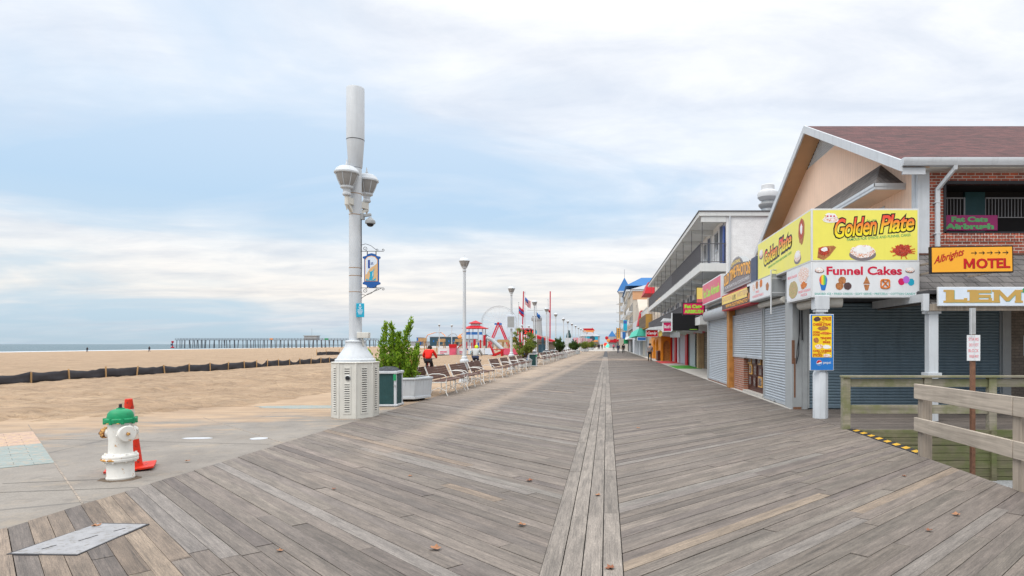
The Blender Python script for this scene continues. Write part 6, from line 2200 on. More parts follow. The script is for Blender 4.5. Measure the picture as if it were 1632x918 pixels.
front(42.9, 43.7, 2.5, 'tan_post_wood', 'timber_pillar', .25)
front(44.2, 45.1, 2.5, 'dark_interior', 'doorway')
mb = MB()
for k in range(12): mb.tube([(FX - .14, 44.2, .2 + k * .18), (FX - .2, 44.65, .3 + k * .18), (FX - .14, 45.1, .2 + k * .18)], .035, 5)
mb.build('scalloped_trim', 'black_metal', mo, **K)
shutter(WEST(FX - .1, 48.3, .02), 3.0, 2.4, 'shutter_grey', mo)
front(49.3, 50.5, 2.65, 'roof_red', 'red_pillar', .22)
shutter(WEST(FX - .1, 54.7, .02), 4.0, 2.4, 'shutter_grey', mo)
front(48.4, 49.25, 2.5, 'dark_interior', 'doorway')
front(55.2, 56.2, 2.5, 'white_paint', 'white_pillar', .2)
front(57.3, 58.6, 2.5, 'roof_red', 'red_pillar', .2)
shutter(WEST(FX - .1, 60.9, .02), 2.1, 2.3, 'shutter_grey', mo)
front(61.4, 65.5, 2.6, 'sign_red', 'red_pillar', .22)
front(66.0, 68.3, 2.5, 'steel_grey', 'doorway')
front(68.6, 70.0, 2.5, 'white_paint', 'white_pillar', .2)
mb = MB(); mb.box(FX - .2, FX + .14, 42.5, 55, 2.42, 2.62); mb.build('red_lintel', 'sign_pale_pink', mo, **K)
mb = MB(); mb.box(4.72, 6.36, 42.4, 48.4, .0, .022); gm = mb.build('entrance_mat', 'green_carpet'); tag(gm, 'bright green carpet mat laid before a shuttered shop', 'mat')
mb = MB(); mb.box(4.65, 6.3, 54.0, 61.0, .0, .022); gm = mb.build('entrance_mat', 'red_carpet'); tag(gm, 'faded red carpet mat laid before the red pillars', 'mat')
T = SOUTH(3.42, 33.0, 2.36)
ld = sign_box('led_screen', 'large black unlit screen hung over the shop fronts', T, 1.36, .90, .2, 'sign_black', 'sign_black', .04)
mb = MB(T); mb.box(.90, 1.31, .045, .07, .0035, .005); mb.build('caption_strip', 'sign_lime', ld)
mb = MB(T); mb.box(-.04, -.002, -.03, .92, -.2, .02); mb.build('screen_edge', 'sign_white', ld)
T = SOUTH(3.22, 36.4, 2.36)
bl = sign_box('shop_sign', 'white box sign with a magenta panel and a small white roof hood', T, .52, .58, .4, 'sign_pink', 'sign_white', .05)
lettering("Bloch's", T, .08, .45, .20, .40, 'sign_white', bl, .0035, .007, bold=.04)
mb = MB(T); mb.prism([(-.10, .59), (.64, .59), (.52, .75), (.06, .78)], -.45, .06); mb.build('hood', 'sign_white', bl)
mb = MB(T); mb.prism([(.45, -.32), (1.0, -.32), (1.0, -.02), (.45, -.02)], -.3, -.15); 
tag(mb.build('small_sign', 'steel_grey'), 'dull grey sign panel under the black screen', 'sign')
T = SOUTH(3.10, 50.0, 2.22)
cs = sign_box('shop_sign', 'red sign with white lettering under a white curved canopy by the orange booth', T, .95, .56, .3, 'sign_red', 'sign_white', .03)
lettering('Candy', T, .10, .85, .14, .42, 'sign_white', cs, .0035, .007, bold=.03, shear=.2)
mb = MB(T); mb.prism([(-.05, .57), (1.5, .57), (1.5, .80), (1.2, .86), (.3, .74)], -1.2, .1); mb.build('canopy', 'sign_white', cs)
T = SOUTH(4.08, 50.1, 2.2)
mb = MB(T); mb.disc(.16, .3, .17, .25, -.08, 0, 20, .15); tag(mb.build('flower_sign', 'sign_pale_yellow'), 'yellow round cut-out sign beside the red candy sign', 'sign')
# orange booth with an arched front
ob = thing('orange_booth', 'orange booth with an arched opening standing against the shops', 'booth', (5.4, 62, 0))
T = WEST(5.30, 75.5, 0)
mb = MB(T)
for (a0, a1) in ((0, 3.2), (6.2, 7.4), (10.4, 13.4)): mb.box(a0, a1, 0, 2.5, -.9, 0)
for a0 in (3.2, 7.4):
    arcp = [(a0, 2.5), (a0, 1.6)] + [(a0 + 1.5 - 1.5 * math.cos(t_), 1.6 + .6 * math.sin(t_)) for t_ in [k * math.pi / 12 for k in range(1, 12)]] + [(a0 + 3, 1.6), (a0 + 3, 2.5)]
    mb.prism(arcp, -.9, 0)
mb.build('front_wall', 'booth_orange', ob, **K)
mb = MB(T); mb.box(0, 13.4, 0, 2.5, -1.1, -.92); mb.build('back_wall', 'wood_mustard', ob, **K)
T = SOUTH(5.32, 61.9, 0)
mb = MB(T); mb.box(0, .9, 0, .0, 0, 0) if False else None
arcp = [(0.0, 0), (0.0, 2.5), (1.05, 2.5), (1.05, 0), (.85, 0), (.85, 1.5)] + [(.525 + .325 * math.cos(t_), 1.5 + .5 * math.sin(t_)) for t_ in [k * math.pi / 10 for k in range(1, 10)]] + [(.2, 1.5), (.2, 0)]
mb.prism(arcp[::-1], -.15, 0); mb.build('side_wall', 'booth_orange', ob, **K)
mb = MB(T); mb.box(.2, .85, 0, 2.1, -.3, -.16); mb.build('doorway', 'wood_orange_post', ob, **K)
mb = MB(T); mb.box(-.1, 1.15, 2.5, 2.58, -13, .1); mb.build('top_rail', 'booth_orange', ob, **K)
mb = MB(); mb.box(5.0, 5.35, 62.5, 64.2, 0, 1.0); tag(mb.build('wooden_barrel_bin', 'photo_frame_brown', bevel=.05), 'dark red wooden bin standing at the foot of the orange booth', 'bin')
# ---------------------------------------------------------------- beach: silt fence, pier, marker
def P2(px, y):            # across-position of something measured at a given distance
    return (px - 967) * y / 1010


sf = thing('silt_fence', 'long black fabric silt fence on wooden stakes across the beach', 'fence', (-25, 30, 0))
ysf = [11.5, 13.5, 15.4, 17.4, 19.4, 21.4, 23.4, 25.4, 27.5, 29.6, 31.8, 33.8, 35.8, 37.7, 39.6, 41.5, 43.5, 45.2, 46.8, 48.5, 50.2, 51.8, 53.5, 55.1, 56.7, 58.6, 60.5]
fx = lambda y: -25.0 + .18 * math.sin(y * .35)
vs, fs = [], []
NS = 8
H = .50
for k in range(len(ysf) - 1):
    for j in range(NS + (k == len(ysf) - 2)):
        f = j / NS
        y = ysf[k] * (1 - f) + ysf[k + 1] * f
        x = fx(y) + .03 * math.sin(f * 9 + k)
        sag = (.04 + .07 * ((k * 7) % 5) / 4 if k not in (17, 20) else .26) * 4 * f * (1 - f) * (1 + .5 * (f - .5) * (1 if k % 3 else -1))
        z = .6 * ((1 - f) * land(fx(ysf[k]), ysf[k]) + f * land(fx(ysf[k + 1]), ysf[k + 1])) - .02
        for (q, w_) in ((0, -.06), (.33, .02), (.66, .03), (1.0, 0)):
            vs.append((x + w_ * math.sin(f * 6.28), y, z - .03 + q * (H - sag)))
n_ = len(vs) // 4
for i in range(n_ - 1):
    for j in range(3): fs.append((i * 4 + j, (i + 1) * 4 + j, (i + 1) * 4 + j + 1, i * 4 + j + 1))
mb = MB(); mb.add(vs, fs)
o = mb.build('fabric', 'black_fabric', sf, sharp=80, **K)
so_ = o.modifiers.new('thick', 'SOLIDIFY'); so_.thickness = .012
for k, y in enumerate(ysf):
    x = fx(y); z = land(x, y)
    q = MB(); q.bar((x + .05, y, z - .1), (x + .05 + RNG.normal(0, .015), y + RNG.normal(0, .05), z + H + .02 + RNG.normal(0, .025)), .05, .045, up=(1, 0, 0)); q.build('stake', 'stake_wood', sf, **K)
mb = MB(); vs = []
pp_ = [(P2(505, 95), 95), (P2(512, 97), 97), (P2(520, 99), 99), (P2(528, 100), 100), (P2(541, 102), 102), (P2(552, 106), 106)]
t = thing('silt_fence', 'slumped far piece of black silt fence half buried in sand', 'fence', (pp_[0][0], 97, 0))
for a, b in zip(pp_[:-1], pp_[1:]):
    za, zb = land(*a), land(*b)
    mb.bar((a[0], a[1], za + .25 + .2 * lat(a[0], 3)), (b[0], b[1], zb + .3 + .2 * lat(b[0], 3)), .06, .6 + .3 * lat(b[0], 1))
mb.build('fabric', 'black_fabric', t, **K)
for a in pp_[::2]:
    q = MB(); q.box(a[0] - .04, a[0] + .04, a[1] - .1, a[1] - .05, 0, .9); q.build('stake', 'stake_wood', t, **K)

PYD = 500.0
pr = thing('fishing_pier', 'long timber fishing pier standing on piles in the sea', 'pier', (-260, PYD, -1.5))
xa, xb = P2(283, PYD), P2(602, PYD)
mb = MB(); mb.box(xa, xb, PYD - 3, PYD + 3, 4.75, 5.15); mb.build('deck', 'pile_wood', pr, **K)
mb = MB()
x = xa
while x < xb:
    mb.box(x, x + .14, PYD - 3, PYD - 2.85, 5.15, 6.2); mb.box(x, x + .14, PYD + 2.85, PYD + 3, 5.15, 6.2); x += 2.4
for z in (5.6, 6.15): mb.box(xa, xb, PYD - 3.05, PYD - 2.9, z, z + .13); mb.box(xa, xb, PYD + 2.9, PYD + 3.05, z, z + .13)
mb.build('railing', 'pile_wood', pr, **K)
n_ = 49
for k in range(n_):
    x = xa + 1 + (xb - xa - 2) * k / (n_ - 1) + RNG.normal(0, .5)
    for yy in (-2.6, 2.6):
        q = MB(); dx_ = RNG.normal(0, .35)
        q.tube([(x + dx_ + (.5 if yy > 0 else 0), PYD + yy * 1.15, -4), (x + (.5 if yy > 0 else 0), PYD + yy, 4.75)], .26, 6); q.build('pile', 'pile_wood', pr, **K)
mb = MB(); xh = P2(497, PYD); mb.box(xh - 5, xh + 5, PYD - 2.5, PYD + 2.5, 5.15, 8.1); mb.box(xh - 5.5, xh + 5.5, PYD - 3, PYD + 3, 8.1, 8.5)
hh = mb.build('pier_hut', 'hotel_grey', pr, **K)
mb = MB(); mb.tube([(xh, PYD, 8.5), (xh, PYD, 14)], .12, 5); mb.build('mast', 'ride_steel', hh, **K)
mb = MB(); mb.box(P2(433, PYD), P2(438, PYD), PYD - 3.1, PYD - 3.0, 5.2, 6.3); mb.build('panel', 'ride_orange', pr, **K)
mb = MB(); mb.box(P2(520, PYD), P2(526, PYD), PYD - 3.1, PYD - 3.0, 5.2, 6.2); mb.build('panel', 'sign_green', pr, **K)
mk = thing('channel_marker', 'red channel marker standing in the sea beyond the pier head', 'sea marker', (P2(275, 520), 520, -1.5))
mb = MB(); mb.lathe([(1.3, -.5), (1.3, .8), (.4, 1.0), (.3, 4.2), (.9, 4.4), (.9, 5.6), (.1, 5.8)], 10); mb.build('buoy', 'roof_red', mk)
mb = MB(); mb.box(-.9, .9, -.95, -.9, 2.0, 3.6); mb.build('plate', 'door_dark', mk)

# ---------------------------------------------------------------- play area on the sand
YP = 95.0
pg_ = thing('playground', 'red and white play tower with two tiered pagoda roof and slides', 'play structure', (P2(757, YP), YP, 0))
xc = P2(758, YP)
px_w = 2.55
mb = MB()
for sx in (-1, 1):
    for sy in (-1, 1): mb.tube([(xc + sx * 1.25, YP + sy * 1.25, -.1), (xc + sx * 1.25, YP + sy * 1.25, 4.05)], .06, 8)
mb.tube([(xc - .4, YP, -.1), (xc - .4, YP, 4)], .05, 6); mb.tube([(xc + .5, YP - .6, -.1), (xc + .5, YP - .6, 4)], .05, 6)
mb.build('post', 'white_paint', pg_, **K)
for (r0, r1, z0, z1) in ((1.95, .80, 3.95, 4.40), (1.0, .03, 4.72, 5.20)):
    mb = MB(); mb.lathe([(r0 * 1.2, z0), (r0 * 1.2, z0 + .08), (r1 * 1.2, z1), (.01, z1 + .03)], 4, (xc, YP, 0), rot0=R(45)); mb.build('roof', 'roof_red', pg_, sharp=10, **K)
mb = MB(); mb.lathe([(.85, 4.38), (.85, 4.74)], 4, (xc, YP, 0), rot0=R(45)); mb.build('cupola', 'white_paint', pg_, **K)
for a, b in ((-1.3, -.45), (-.35, .55), (.8, 1.25)):
    mb = MB(); mb.box(xc + a, xc + b, YP - 1.4, YP - 1.33, 3.05, 3.45); mb.build('blue_panel', 'ride_blue', pg_, **K)
mb = MB(); mb.box(xc - 1.3, xc + 1.3, YP - 1.3, YP + 1.3, .75, .95); mb.build('deck', 'flag_blue', pg_, **K)
mb = MB()
for a, b, z0, z1 in ((-1.2, -.95, .95, 2.0), (-.05, .3, .95, 2.4), (.9, 1.1, .95, 2.3), (1.4, 1.75, 1.4, 3.0), (-.35, -.2, .95, 1.9)): mb.box(xc + a, xc + b, YP - 1.38, YP - 1.28, z0, z1)
mb.build('red_panel', 'roof_red', pg_, **K)
mb = MB(); mb.box(xc + .55, xc + .8, YP - 1.35, YP - 1.25, .95, 1.9); mb.build('blue_panel', 'flag_blue', pg_, **K)
mb = MB()
sl_ = [(xc - 1.3, YP - .8, 1.7), (xc - 1.9, YP - .9, 1.55), (xc - 2.6, YP - 1.0, .9), (xc - 3.2, YP - 1.0, .5)]
for a, b in zip(sl_[:-1], sl_[1:]): mb.bar(a, b, .7, .12)
mb.build('slide', 'roof_red', pg_, **K)
mb = MB()
sl_ = [(xc + 1.9, YP - 1.0, 2.6), (xc + 2.7, YP - 1.2, 2.3), (xc + 4.2, YP - 1.4, .9), (xc + 5.0, YP - 1.5, .7)]
for k in (-1, 1): mb.tube([(x, y + k * .3, z) for x, y, z in sl_], .26, 10)
mb.build('twin_tube_slide', 'hood_grey', pg_, **K)
mb = MB(); mb.tube([(xc + 1.6, YP, 0), (xc + 1.6, YP, 3.1), (xc + 2.3, YP, 2.6)], .08, 6); mb.tube([(xc + 2.6, YP, 0), (xc + 2.6, YP, 2.6)], .06, 6); mb.build('steel_frame', 'ride_dark', pg_, **K)
# banner panels round the play area
bnr = [(P2(698, 92), P2(717, 92), 'sign_white', 'white banner panel left of the red kiosk at the play area'), (P2(717.3, 92), P2(728.7, 92), 'sign_white', 'white banner panel just below the red kiosk'), (P2(729, 92), P2(744, 92), 'sign_white', 'white banner panel under the small red slide'),
       (P2(746, 92), P2(772, 92), 'sign_white', 'wide white banner under the pagoda play tower'), (P2(772.3, 92), P2(788, 92), 'sign_sky', 'pale blue banner panel right of the play tower'), (P2(801, 92), P2(828, 92), 'sign_pale_pink', 'pale pink banner right of the giant red chair')]
for i, (a, b, m_, l) in enumerate(bnr):
    t = thing('advertising_banner', l, 'banner', ((a + b) / 2, 92, 0), 0, 'banner panels round the play area')
    mb = MB(); mb.box(a, b - .03, 91.98, 92.02, .05, 1.05); mb.build('panel', m_, t, **K)
    if m_ == 'sign_white' and i != 1:
        mb = MB(); mb.box(a + .3, a + (b - a) * .75, 91.965, 91.978, .45, .62); mb.box(a + .3, a + (b - a) * .5, 91.965, 91.978, .25, .33); mb.build('print', 'sign_pale_pink' if i != 3 else 'sign_cyan', t, **K)
    mb = MB(); mb.box(a, a + .05, 91.97, 92.03, 0, 1.1); mb.box(b - .06, b - .02, 91.97, 92.03, 0, 1.1); mb.build('stake', 'white_paint', t, **K)
mb = MB()
for k in range(14):
    x = P2(652, 91) + k * (P2(830, 91) - P2(652, 91)) / 13
    mb.bar((x, 91.2, .02), (x + 1.4, 91.2 + .3 * lat(x, 1), .08), .1, .22 + .1 * lat(x, 2))
tag(mb.build('silt_cloth', 'black_fabric'), 'low black cloth strip lying on the sand along the play area banners', 'cloth')
kx = P2(722.5, 91.6)
t = thing('red_kiosk', 'small red and white ticket box among the play area banners', 'kiosk', (kx, 91.4, 0))
mb = MB(); mb.box(kx - .45, kx + .45, 91.1, 91.7, 0, 1.15); mb.build('base', 'sign_pale_pink', t, **K)
mb = MB(); mb.box(kx - .5, kx + .5, 91.05, 91.75, 1.15, 1.65); mb.build('top', 'sign_red', t, **K)
# giant red adirondack chair
YA = 83.0
ac = thing('adirondack_chair', 'giant red wooden adirondack chair on the sand', 'chair', (P2(790, YA), YA, -.02), R(0))
mb = MB()
mb.bar((-.85, 0, 1.95), (-.18, 0, .25), 1.0, .14, up=(1, 0, .5)); mb.build('backrest', 'sign_red', ac)
mb = MB(); mb.bar((-.25, 0, .32), (.75, 0, .72), 1.0, .10); mb.build('seat', 'sign_red', ac)
mb = MB()
for s in (-.55, .55): mb.bar((-.5, s, .98), (1.05, s, .98), .22, .09)
mb.build('armrest', 'sign_red', ac)
for s in (-.5, .5):
    mb = MB(); mb.bar((.85, s, 0), (.85, s, .96), .18, .22); mb.build('leg', 'sign_red', ac)
    mb = MB(); mb.bar((-.45, s, .06), (.9, s, .65), .16, .2); mb.build('side_rail', 'sign_red', ac)
# lifeguard stands
for i, (px, y) in enumerate(((672, 112), (703, 128), (730, 132), (797, 150), (806, 155))):
    t = thing('lifeguard_stand', ['tall wooden lifeguard stand behind the red jacket cyclist', 'wooden lifeguard stand beside the left beach lamp', 'wooden lifeguard stand left of the play tower', 'wooden stand under the big wheel, left of two', 'wooden stand under the big wheel, right of two'][i], 'lifeguard stand', (P2(px, y), y, 0), 0, 'wooden lifeguard stands on the beach')
    mb = MB()
    for s in (-1, 1):
        for r_ in (-1, 1): mb.bar((s * .85, r_ * .7, -.05), (s * .55, r_ * .5, 2.1), .13, .13)
    for z in (.6, 1.3): mb.bar((-.8, -.7, z), (.8, -.7, z + .25), .06, .09)
    mb.build('leg_frame', 'tower_wood', t)
    mb = MB(); mb.box(-.75, .75, -.6, .6, 2.1, 2.2); mb.box(-.75, .75, .45, .55, 2.2, 2.75); mb.build('seat', 'tower_wood', t)
# big wheel
fw = thing('ferris_wheel', 'thin white ferris wheel on a red and blue frame', 'ferris wheel', (P2(795, 300), 300, 0))
xc, zc_, rr = P2(795.5, 300), 11.3, 8.4
xc = P2(795.5, 300)
ring = lambda r_, y: [(xc + r_ * math.cos(a), y, zc_ + r_ * math.sin(a)) for a in [k * 6.2832 / 48 for k in range(49)]]
mb = MB()
for y in (299, 301): mb.tube(ring(rr, y), .07, 5, cap=False); mb.tube(ring(rr * .93, y), .03, 4, cap=False)
mb.build('rim', 'ride_steel', fw, **K)
mb = MB()
for k in range(20):
    a = k * 6.2832 / 20
    for y in (299, 301): mb.tube([(xc, y, zc_), (xc + rr * math.cos(a), y, zc_ + rr * math.sin(a))], .03, 4)
mb.build('spokes', 'sign_frame', fw, **K)
for s in (-1, 1):
    mb = MB()
    for y in (297.5, 302.5): mb.bar((xc, y, zc_ + .6), (xc + s * 4.9, y, 0), .58, .4, up=(0, 1, 0))
    mb.build('leg', 'sign_crimson', fw, **K)
mb = MB(); mb.box(xc - 1.7, xc + 1.7, 297.2, 297.45, zc_ - .6, zc_ + .25); mb.build('panel', 'ride_blue', fw, **K)
mb = MB(); mb.lathe([(.6, -3), (.6, 3)], 12, (xc, 300, zc_), axis=(0, 1, 0)); mb.build('hub', 'roof_red', fw, **K)
# roller coaster, long dark ride hall and low buildings by the inlet
YC = 420.0
rcs = thing('roller_coaster', 'orange and yellow looping coaster track beyond the beach', 'roller coaster', (P2(700, YC), YC, 0))
mb = MB()
pts = [(P2(a, YC), YC + 3 * math.sin(a * .2), z) for a, z in ((677, 2), (679, 5), (684, 7.8), (692, 9.2), (702, 9.3), (708, 8), (713, 6), (716, 5))]
mb.tube(pts, .24, 6)
mb.build('track', 'ride_orange', rcs, **K)
pts = [(P2(a, YC), YC + 6, z) for a, z in ((716, 5), (724, 6.3), (732, 8.2), (738, 9.8), (744, 9.9))]
mb = MB(); mb.tube(pts, .26, 6); mb.build('track', 'ride_orange', rcs, **K)
pts = [(P2(a, YC), YC + 10, z) for a, z in ((705, 5.5), (709, 7.4), (715, 9), (720, 8.6), (724, 6.6), (727, 5))]
mb = MB(); mb.tube(pts, .25, 6); mb.build('track', 'ride_steel', rcs, **K)
mb = MB()
for k in range(16):
    a = 679 + k * 4
    mb.tube([(P2(a, YC), YC + 4, 0), (P2(a, YC), YC + 4, 5.5 + 1.2 * math.sin(k))], .10, 5)
mb.build('trestle', 'ride_steel', rcs, **K)
for i, (a, b, z0, z1, m_, y, l) in enumerate(((685, 727, -.05, 6.1, 'ride_dark', 400, 'long dark blue green ride hall beyond the beach'), (726, 756, -.05, 4.8, 'hotel_grey', 405, 'low grey ride building behind the play tower'),
                                     (632, 686, -.05, 3.2, 'hotel_grey', 430, 'low grey inlet building at the left of the rides'), (664, 668, -.05, 6.0, 'ride_blue', 425, 'small blue tent beside the low inlet building'),
                                     (756, 835, -.05, 3.6, 'hotel_beige', 390, 'long low beige arcade behind the big wheel'))):
    t = thing('ride_building', l, 'building', (P2((a + b) / 2, y), y, 0))
    x0, x1 = P2(a, y), P2(b, y)
    mb = MB(); mb.box(x0, x1, y, y + 12, z0, z1); mb.build('wall', m_, t, **K)
    mb = MB(); mb.box(x0 - .3, x1 + .3, y - .3, y + 12.3, z1, z1 + .35); mb.build('roof', 'ride_steel', t, **K)
    if i in (0, 1):
        mb = MB()
        for k in range(5): mb.box(x0 + 2 + k * 3.2, x0 + 2.8 + k * 3.2, y - .1, y - .01, 3, 4)
        mb.build('panel', 'ride_blue', t, **K)
mb = MB(); mb.box(P2(636, 300), P2(760, 300), 300, 300.4, -.1, .75); tag(mb.build('sea_wall', 'sign_white'), 'low white wall running along the far beach', 'wall')
mb = MB(); mb.lathe([(.01, 0), (1.1, .3), (1.4, 1.0), (.8, 2.2), (.1, 3)], 10, (P2(733, 398), 398, 4.9)); tag(mb.build('orange_figure', 'ride_orange'), 'orange ride decoration above the low grey ride building', 'ride decoration')

# ---------------------------------------------------------------- flags, poles, tower, red facade, pavilion
def flagpole(label, px, y, ztop, flag, fz, w, h, mat2=None):
    x = P2(px, y)
    t = thing('flagpole', label, 'flagpole', (x, y, 0), 0)
    mb = MB(); mb.tube([(0, 0, -.1), (0, 0, ztop)], [.07, .04], 8); mb.lathe([(.05, ztop), (.09, ztop + .07), (.02, ztop + .15)], 8); mb.build('pole', 'white_paint', t)
    n_ = 8
    def strip(r0, r1, c0, c1, mat, nm, off):
        mb = MB()
        for i in range(n_):
            f0, f1 = i / n_, (i + 1) / n_
            if f1 <= c0 + 1e-6 or f0 >= c1 - 1e-6: continue
            q = lambda f, r: (.05 + f * w * .75, -.12 * math.sin(f * 7) + off, fz - r * h - f * w * .62 + .05 * math.sin(f * 9))
            mb.add([q(f0, r0), q(f0, r1), q(f1, r1), q(f1, r0)], [(0, 1, 2, 3)])
        o = mb.build(nm, mat, t); m_ = o.modifiers.new('thick', 'SOLIDIFY'); m_.thickness = .008
    if flag == 'stripes':
        for k in range(7): strip(k / 7, (k + .55) / 7, 0, 1, 'flag_red', 'flag_stripe', 0); strip((k + .55) / 7, (k + 1) / 7, 0, 1, 'sign_white', 'flag_stripe', 0)
        strip(0, .5, 0, .38, 'flag_blue', 'flag_canton', -.03)
    elif flag == 'dark':
        strip(0, .35, 0, 1, 'flag_red', 'flag', 0); strip(.35, .7, 0, 1, 'flag_blue', 'flag', 0); strip(.7, 1, 0, 1, 'sign_crimson', 'flag', 0)
    else:
        strip(0, 1, 0, 1, flag, 'flag', 0)
    return t


flagpole('flagpole with a drooping dark red and blue flag, left of the striped flag', 826.5, 85, 7.2, 'dark', 6.75, .9, 1.0)
flagpole('tall flagpole with a red and white striped flag beside the red mast', 836.5, 86, 8.7, 'stripes', 8.0, 1.0, 1.0)
flagpole('flagpole with a small bright blue flag beside the third street lamp', 855, 87, 7.4, 'ride_blue', 6.0, .6, .6)
flagpole('thin flagpole with a tiny red pennant left of the right red mast', 873.5, 88, 7.8, 'roof_red', 6.5, .35, .35)
mb = MB(); mb.tube([(P2(840.5, 87), 87, 6.3), (P2(866, 87), 87, 6.3)], .03, 6); tag(mb.build('yardarm', 'ride_steel'), 'thin horizontal yard crossing the pole with the blue flag', 'yardarm')
for px, dxp, z0, l in ((834.5, -2.6, 6.0, 'left of two tall red ride masts, leaning a little'), (877, -.5, .0, 'right of two tall red ride masts, rising over the red roof')):
    x = P2(px, 220)
    t = thing('ride_mast', l, 'mast', (x, 220, 0), 0, 'red ride masts')
    mb = MB()
    for (a, b) in ((-.12, -.12), (.12, -.12), (0, .12)): mb.tube([(a + dxp * .22, b, 0), (a, b, 20)], .085, 5)
    mb.build('lattice_leg', 'flag_red', t)
    mb = MB()
    for k in range(20): mb.tube([(-.12 + dxp * .22 * (1 - k / 20), -.13, k), (.12 + dxp * .22 * (1 - (k + 1) / 20), -.13, k + 1)], .05, 4)
    mb.build('brace', 'sign_pale_pink', t)
YF = 130.0
t = thing('striped_facade', 'red and white vertically striped ride front behind the pine planter', 'ride front', (P2(834, YF), YF, 0))
x0, x1 = P2(823, YF), P2(845.5, YF)
mb = MB(); mb.prism([(x0 + .9, 0), (x1, 0), (x1 - .2, 4.9), (x0, 4.9)], 0, .4) if False else mb.hexa([(x0 + .8, YF, 0), (x1, YF, 0), (x1, YF + 3, 0), (x0 + .8, YF + 3, 0), (x0, YF, 4.9), (x1, YF, 4.9), (x1, YF + 3, 4.9), (x0, YF + 3, 4.9)])
mb.build('wall', 'roof_red', t, **K)
mb = MB()
for k in range(4): mb.box(x0 + .95 + k * .55, x0 + 1.12 + k * .55, YF - .06, YF - .01, 0, 4.7)
mb.build('white_stripe', 'sign_white', t, **K)
T = SOUTH(P2(833, 60), 60, 1.65 + 15 * 60 / 1010)
le_ = sign_box('led_sign', 'black message board with glowing red digits above the pine', T, 1.25, .50, .2, 'sign_black', 'sign_black', .03)
lettering('2:11', T, .14, 1.0, .09, .41, 'lit_red', le_, .004, .02, bold=.03)
T = SOUTH(P2(850, 60), 60, 1.65 + 16.5 * 60 / 1010)
mb = MB(T); mb.box(0, .32, 0, .32, -.1, 0); mb.build('side_panel', 'sign_cyan', le_)
mb = MB(); mb.tube([(P2(842, 60), 60.15, -.05), (P2(842, 60), 60.15, 2.6)], .07, 8); mb.build('pole', 'ride_steel', le_)
YT = 125.0
t = thing('stone_tower', 'tapering grey stone tower ride with two dark knobs on top', 'tower', (P2(859, YT), YT, 0))
mb = MB(); mb.lathe([(.85, 0), (.72, 3), (.52, 6.2), (.52, 6.3)], 8, (P2(859, YT), YT, 0)); mb.lathe([(.45, 0), (.42, 6.6)], 8, (P2(853, YT), YT, 0)); mb.build('shaft', 'hotel_grey', t, **K)
mb = MB()
for px in (852, 858.5): mb.lathe([(.55, 6.2), (.65, 6.4), (.65, 6.9), (.4, 7.0), (.5, 7.2), (.1, 7.5)], 8, (P2(px, YT), YT, 0))
mb.build('knob', 'ride_steel', t, **K)
YV = 104.0
t = thing('pavilion', 'low grey pavilion with a red hip roof and dark doors', 'pavilion', (P2(870, YV), YV, 0))
x0, x1 = P2(853, YV), P2(888, YV)
mb = MB(); mb.box(x0, x1, YV, YV + 6, -.05, 2.0); mb.build('wall', 'stucco_brown', t, **K)
mb = MB(); mb.box(P2(858, YV), P2(869, YV), YV - .05, YV - .01, .3, 1.6); mb.box(P2(877, YV), P2(882, YV), YV - .05, YV - .01, .2, .8); mb.build('door', 'ride_dark', t, **K)
mb = MB(); mb.add([(P2(845, YV), YV - .6, 3.4), (x1 + .3, YV - .6, 2.0), (x1 + .3, YV + 6.6, 2.0), (P2(845, YV), YV + 6.6, 3.4), (P2(852, YV), YV + 1.5, 3.5), (P2(845, YV), YV - .6, 2.85), (x1 - .5, YV - .6, 1.95)], [(0, 6, 1), (0, 5, 6), (0, 1, 2, 3), (1, 6, 2)]); mb.build('roof', 'roof_red', t, sharp=10, **K)
mb = MB(); mb.box(P2(845, YV), x0 + 1.9, YV + .2, YV + 4, 2.0, 2.95); mb.build('gable', 'hotel_beige', t, **K)
mb = MB(); mb.lathe([(.3, 0), (.22, .3), (.16, 1.9), (.24, 2.2), (.2, 2.6), (.05, 2.8)], 10, (P2(865, 99), 99, 0)); tag(mb.build('bronze_statue', 'ride_dark'), 'dark statue column standing before the pavilion', 'statue')
t = thing('monument', 'white stepped monument with a green figure on top', 'monument', (P2(905, 118), 118, 0))
x = P2(905, 118)
mb = MB(); mb.box(x - 1.1, x + 1.1, 117, 119, 0, .5); mb.hexa([(x - .65, 117.4, .5), (x + .65, 117.4, .5), (x + .65, 118.6, .5), (x - .65, 118.6, .5), (x - .5, 117.5, 2.8), (x + .5, 117.5, 2.8), (x + .5, 118.5, 2.8), (x - .5, 118.5, 2.8)]); mb.build('plinth', 'white_paint', t, **K)
mb = MB(); mb.lathe([(.4, 2.8), (.5, 3.1), (.35, 3.6), (.22, 3.9), (.25, 4.15), (.05, 4.3)], 9, (x + .15, 118, 0)); mb.build('figure', 'bin_green', t, **K)
mb = MB(); mb.tube([(x + .9, 118, 2.6), (x + 1.9, 118, .6)], .12, 6); mb.build('handrail', 'ride_dark', t, **K)
t = thing('pink_banner', 'small pink banner on a stand behind the fifth lamp', 'banner', (P2(891, 110), 110, 0))
mb = MB(); mb.box(-.45, .45, 0, .04, 1.2, 2.0); mb.build('cloth', 'sign_pale_pink', t); mb = MB(); mb.tube([(-.4, .06, -.05), (-.4, .06, 2.1)], .03, 5); mb.tube([(.4, .06, -.05), (.4, .06, 2.1)], .03, 5); mb.build('pole', 'ride_steel', t)

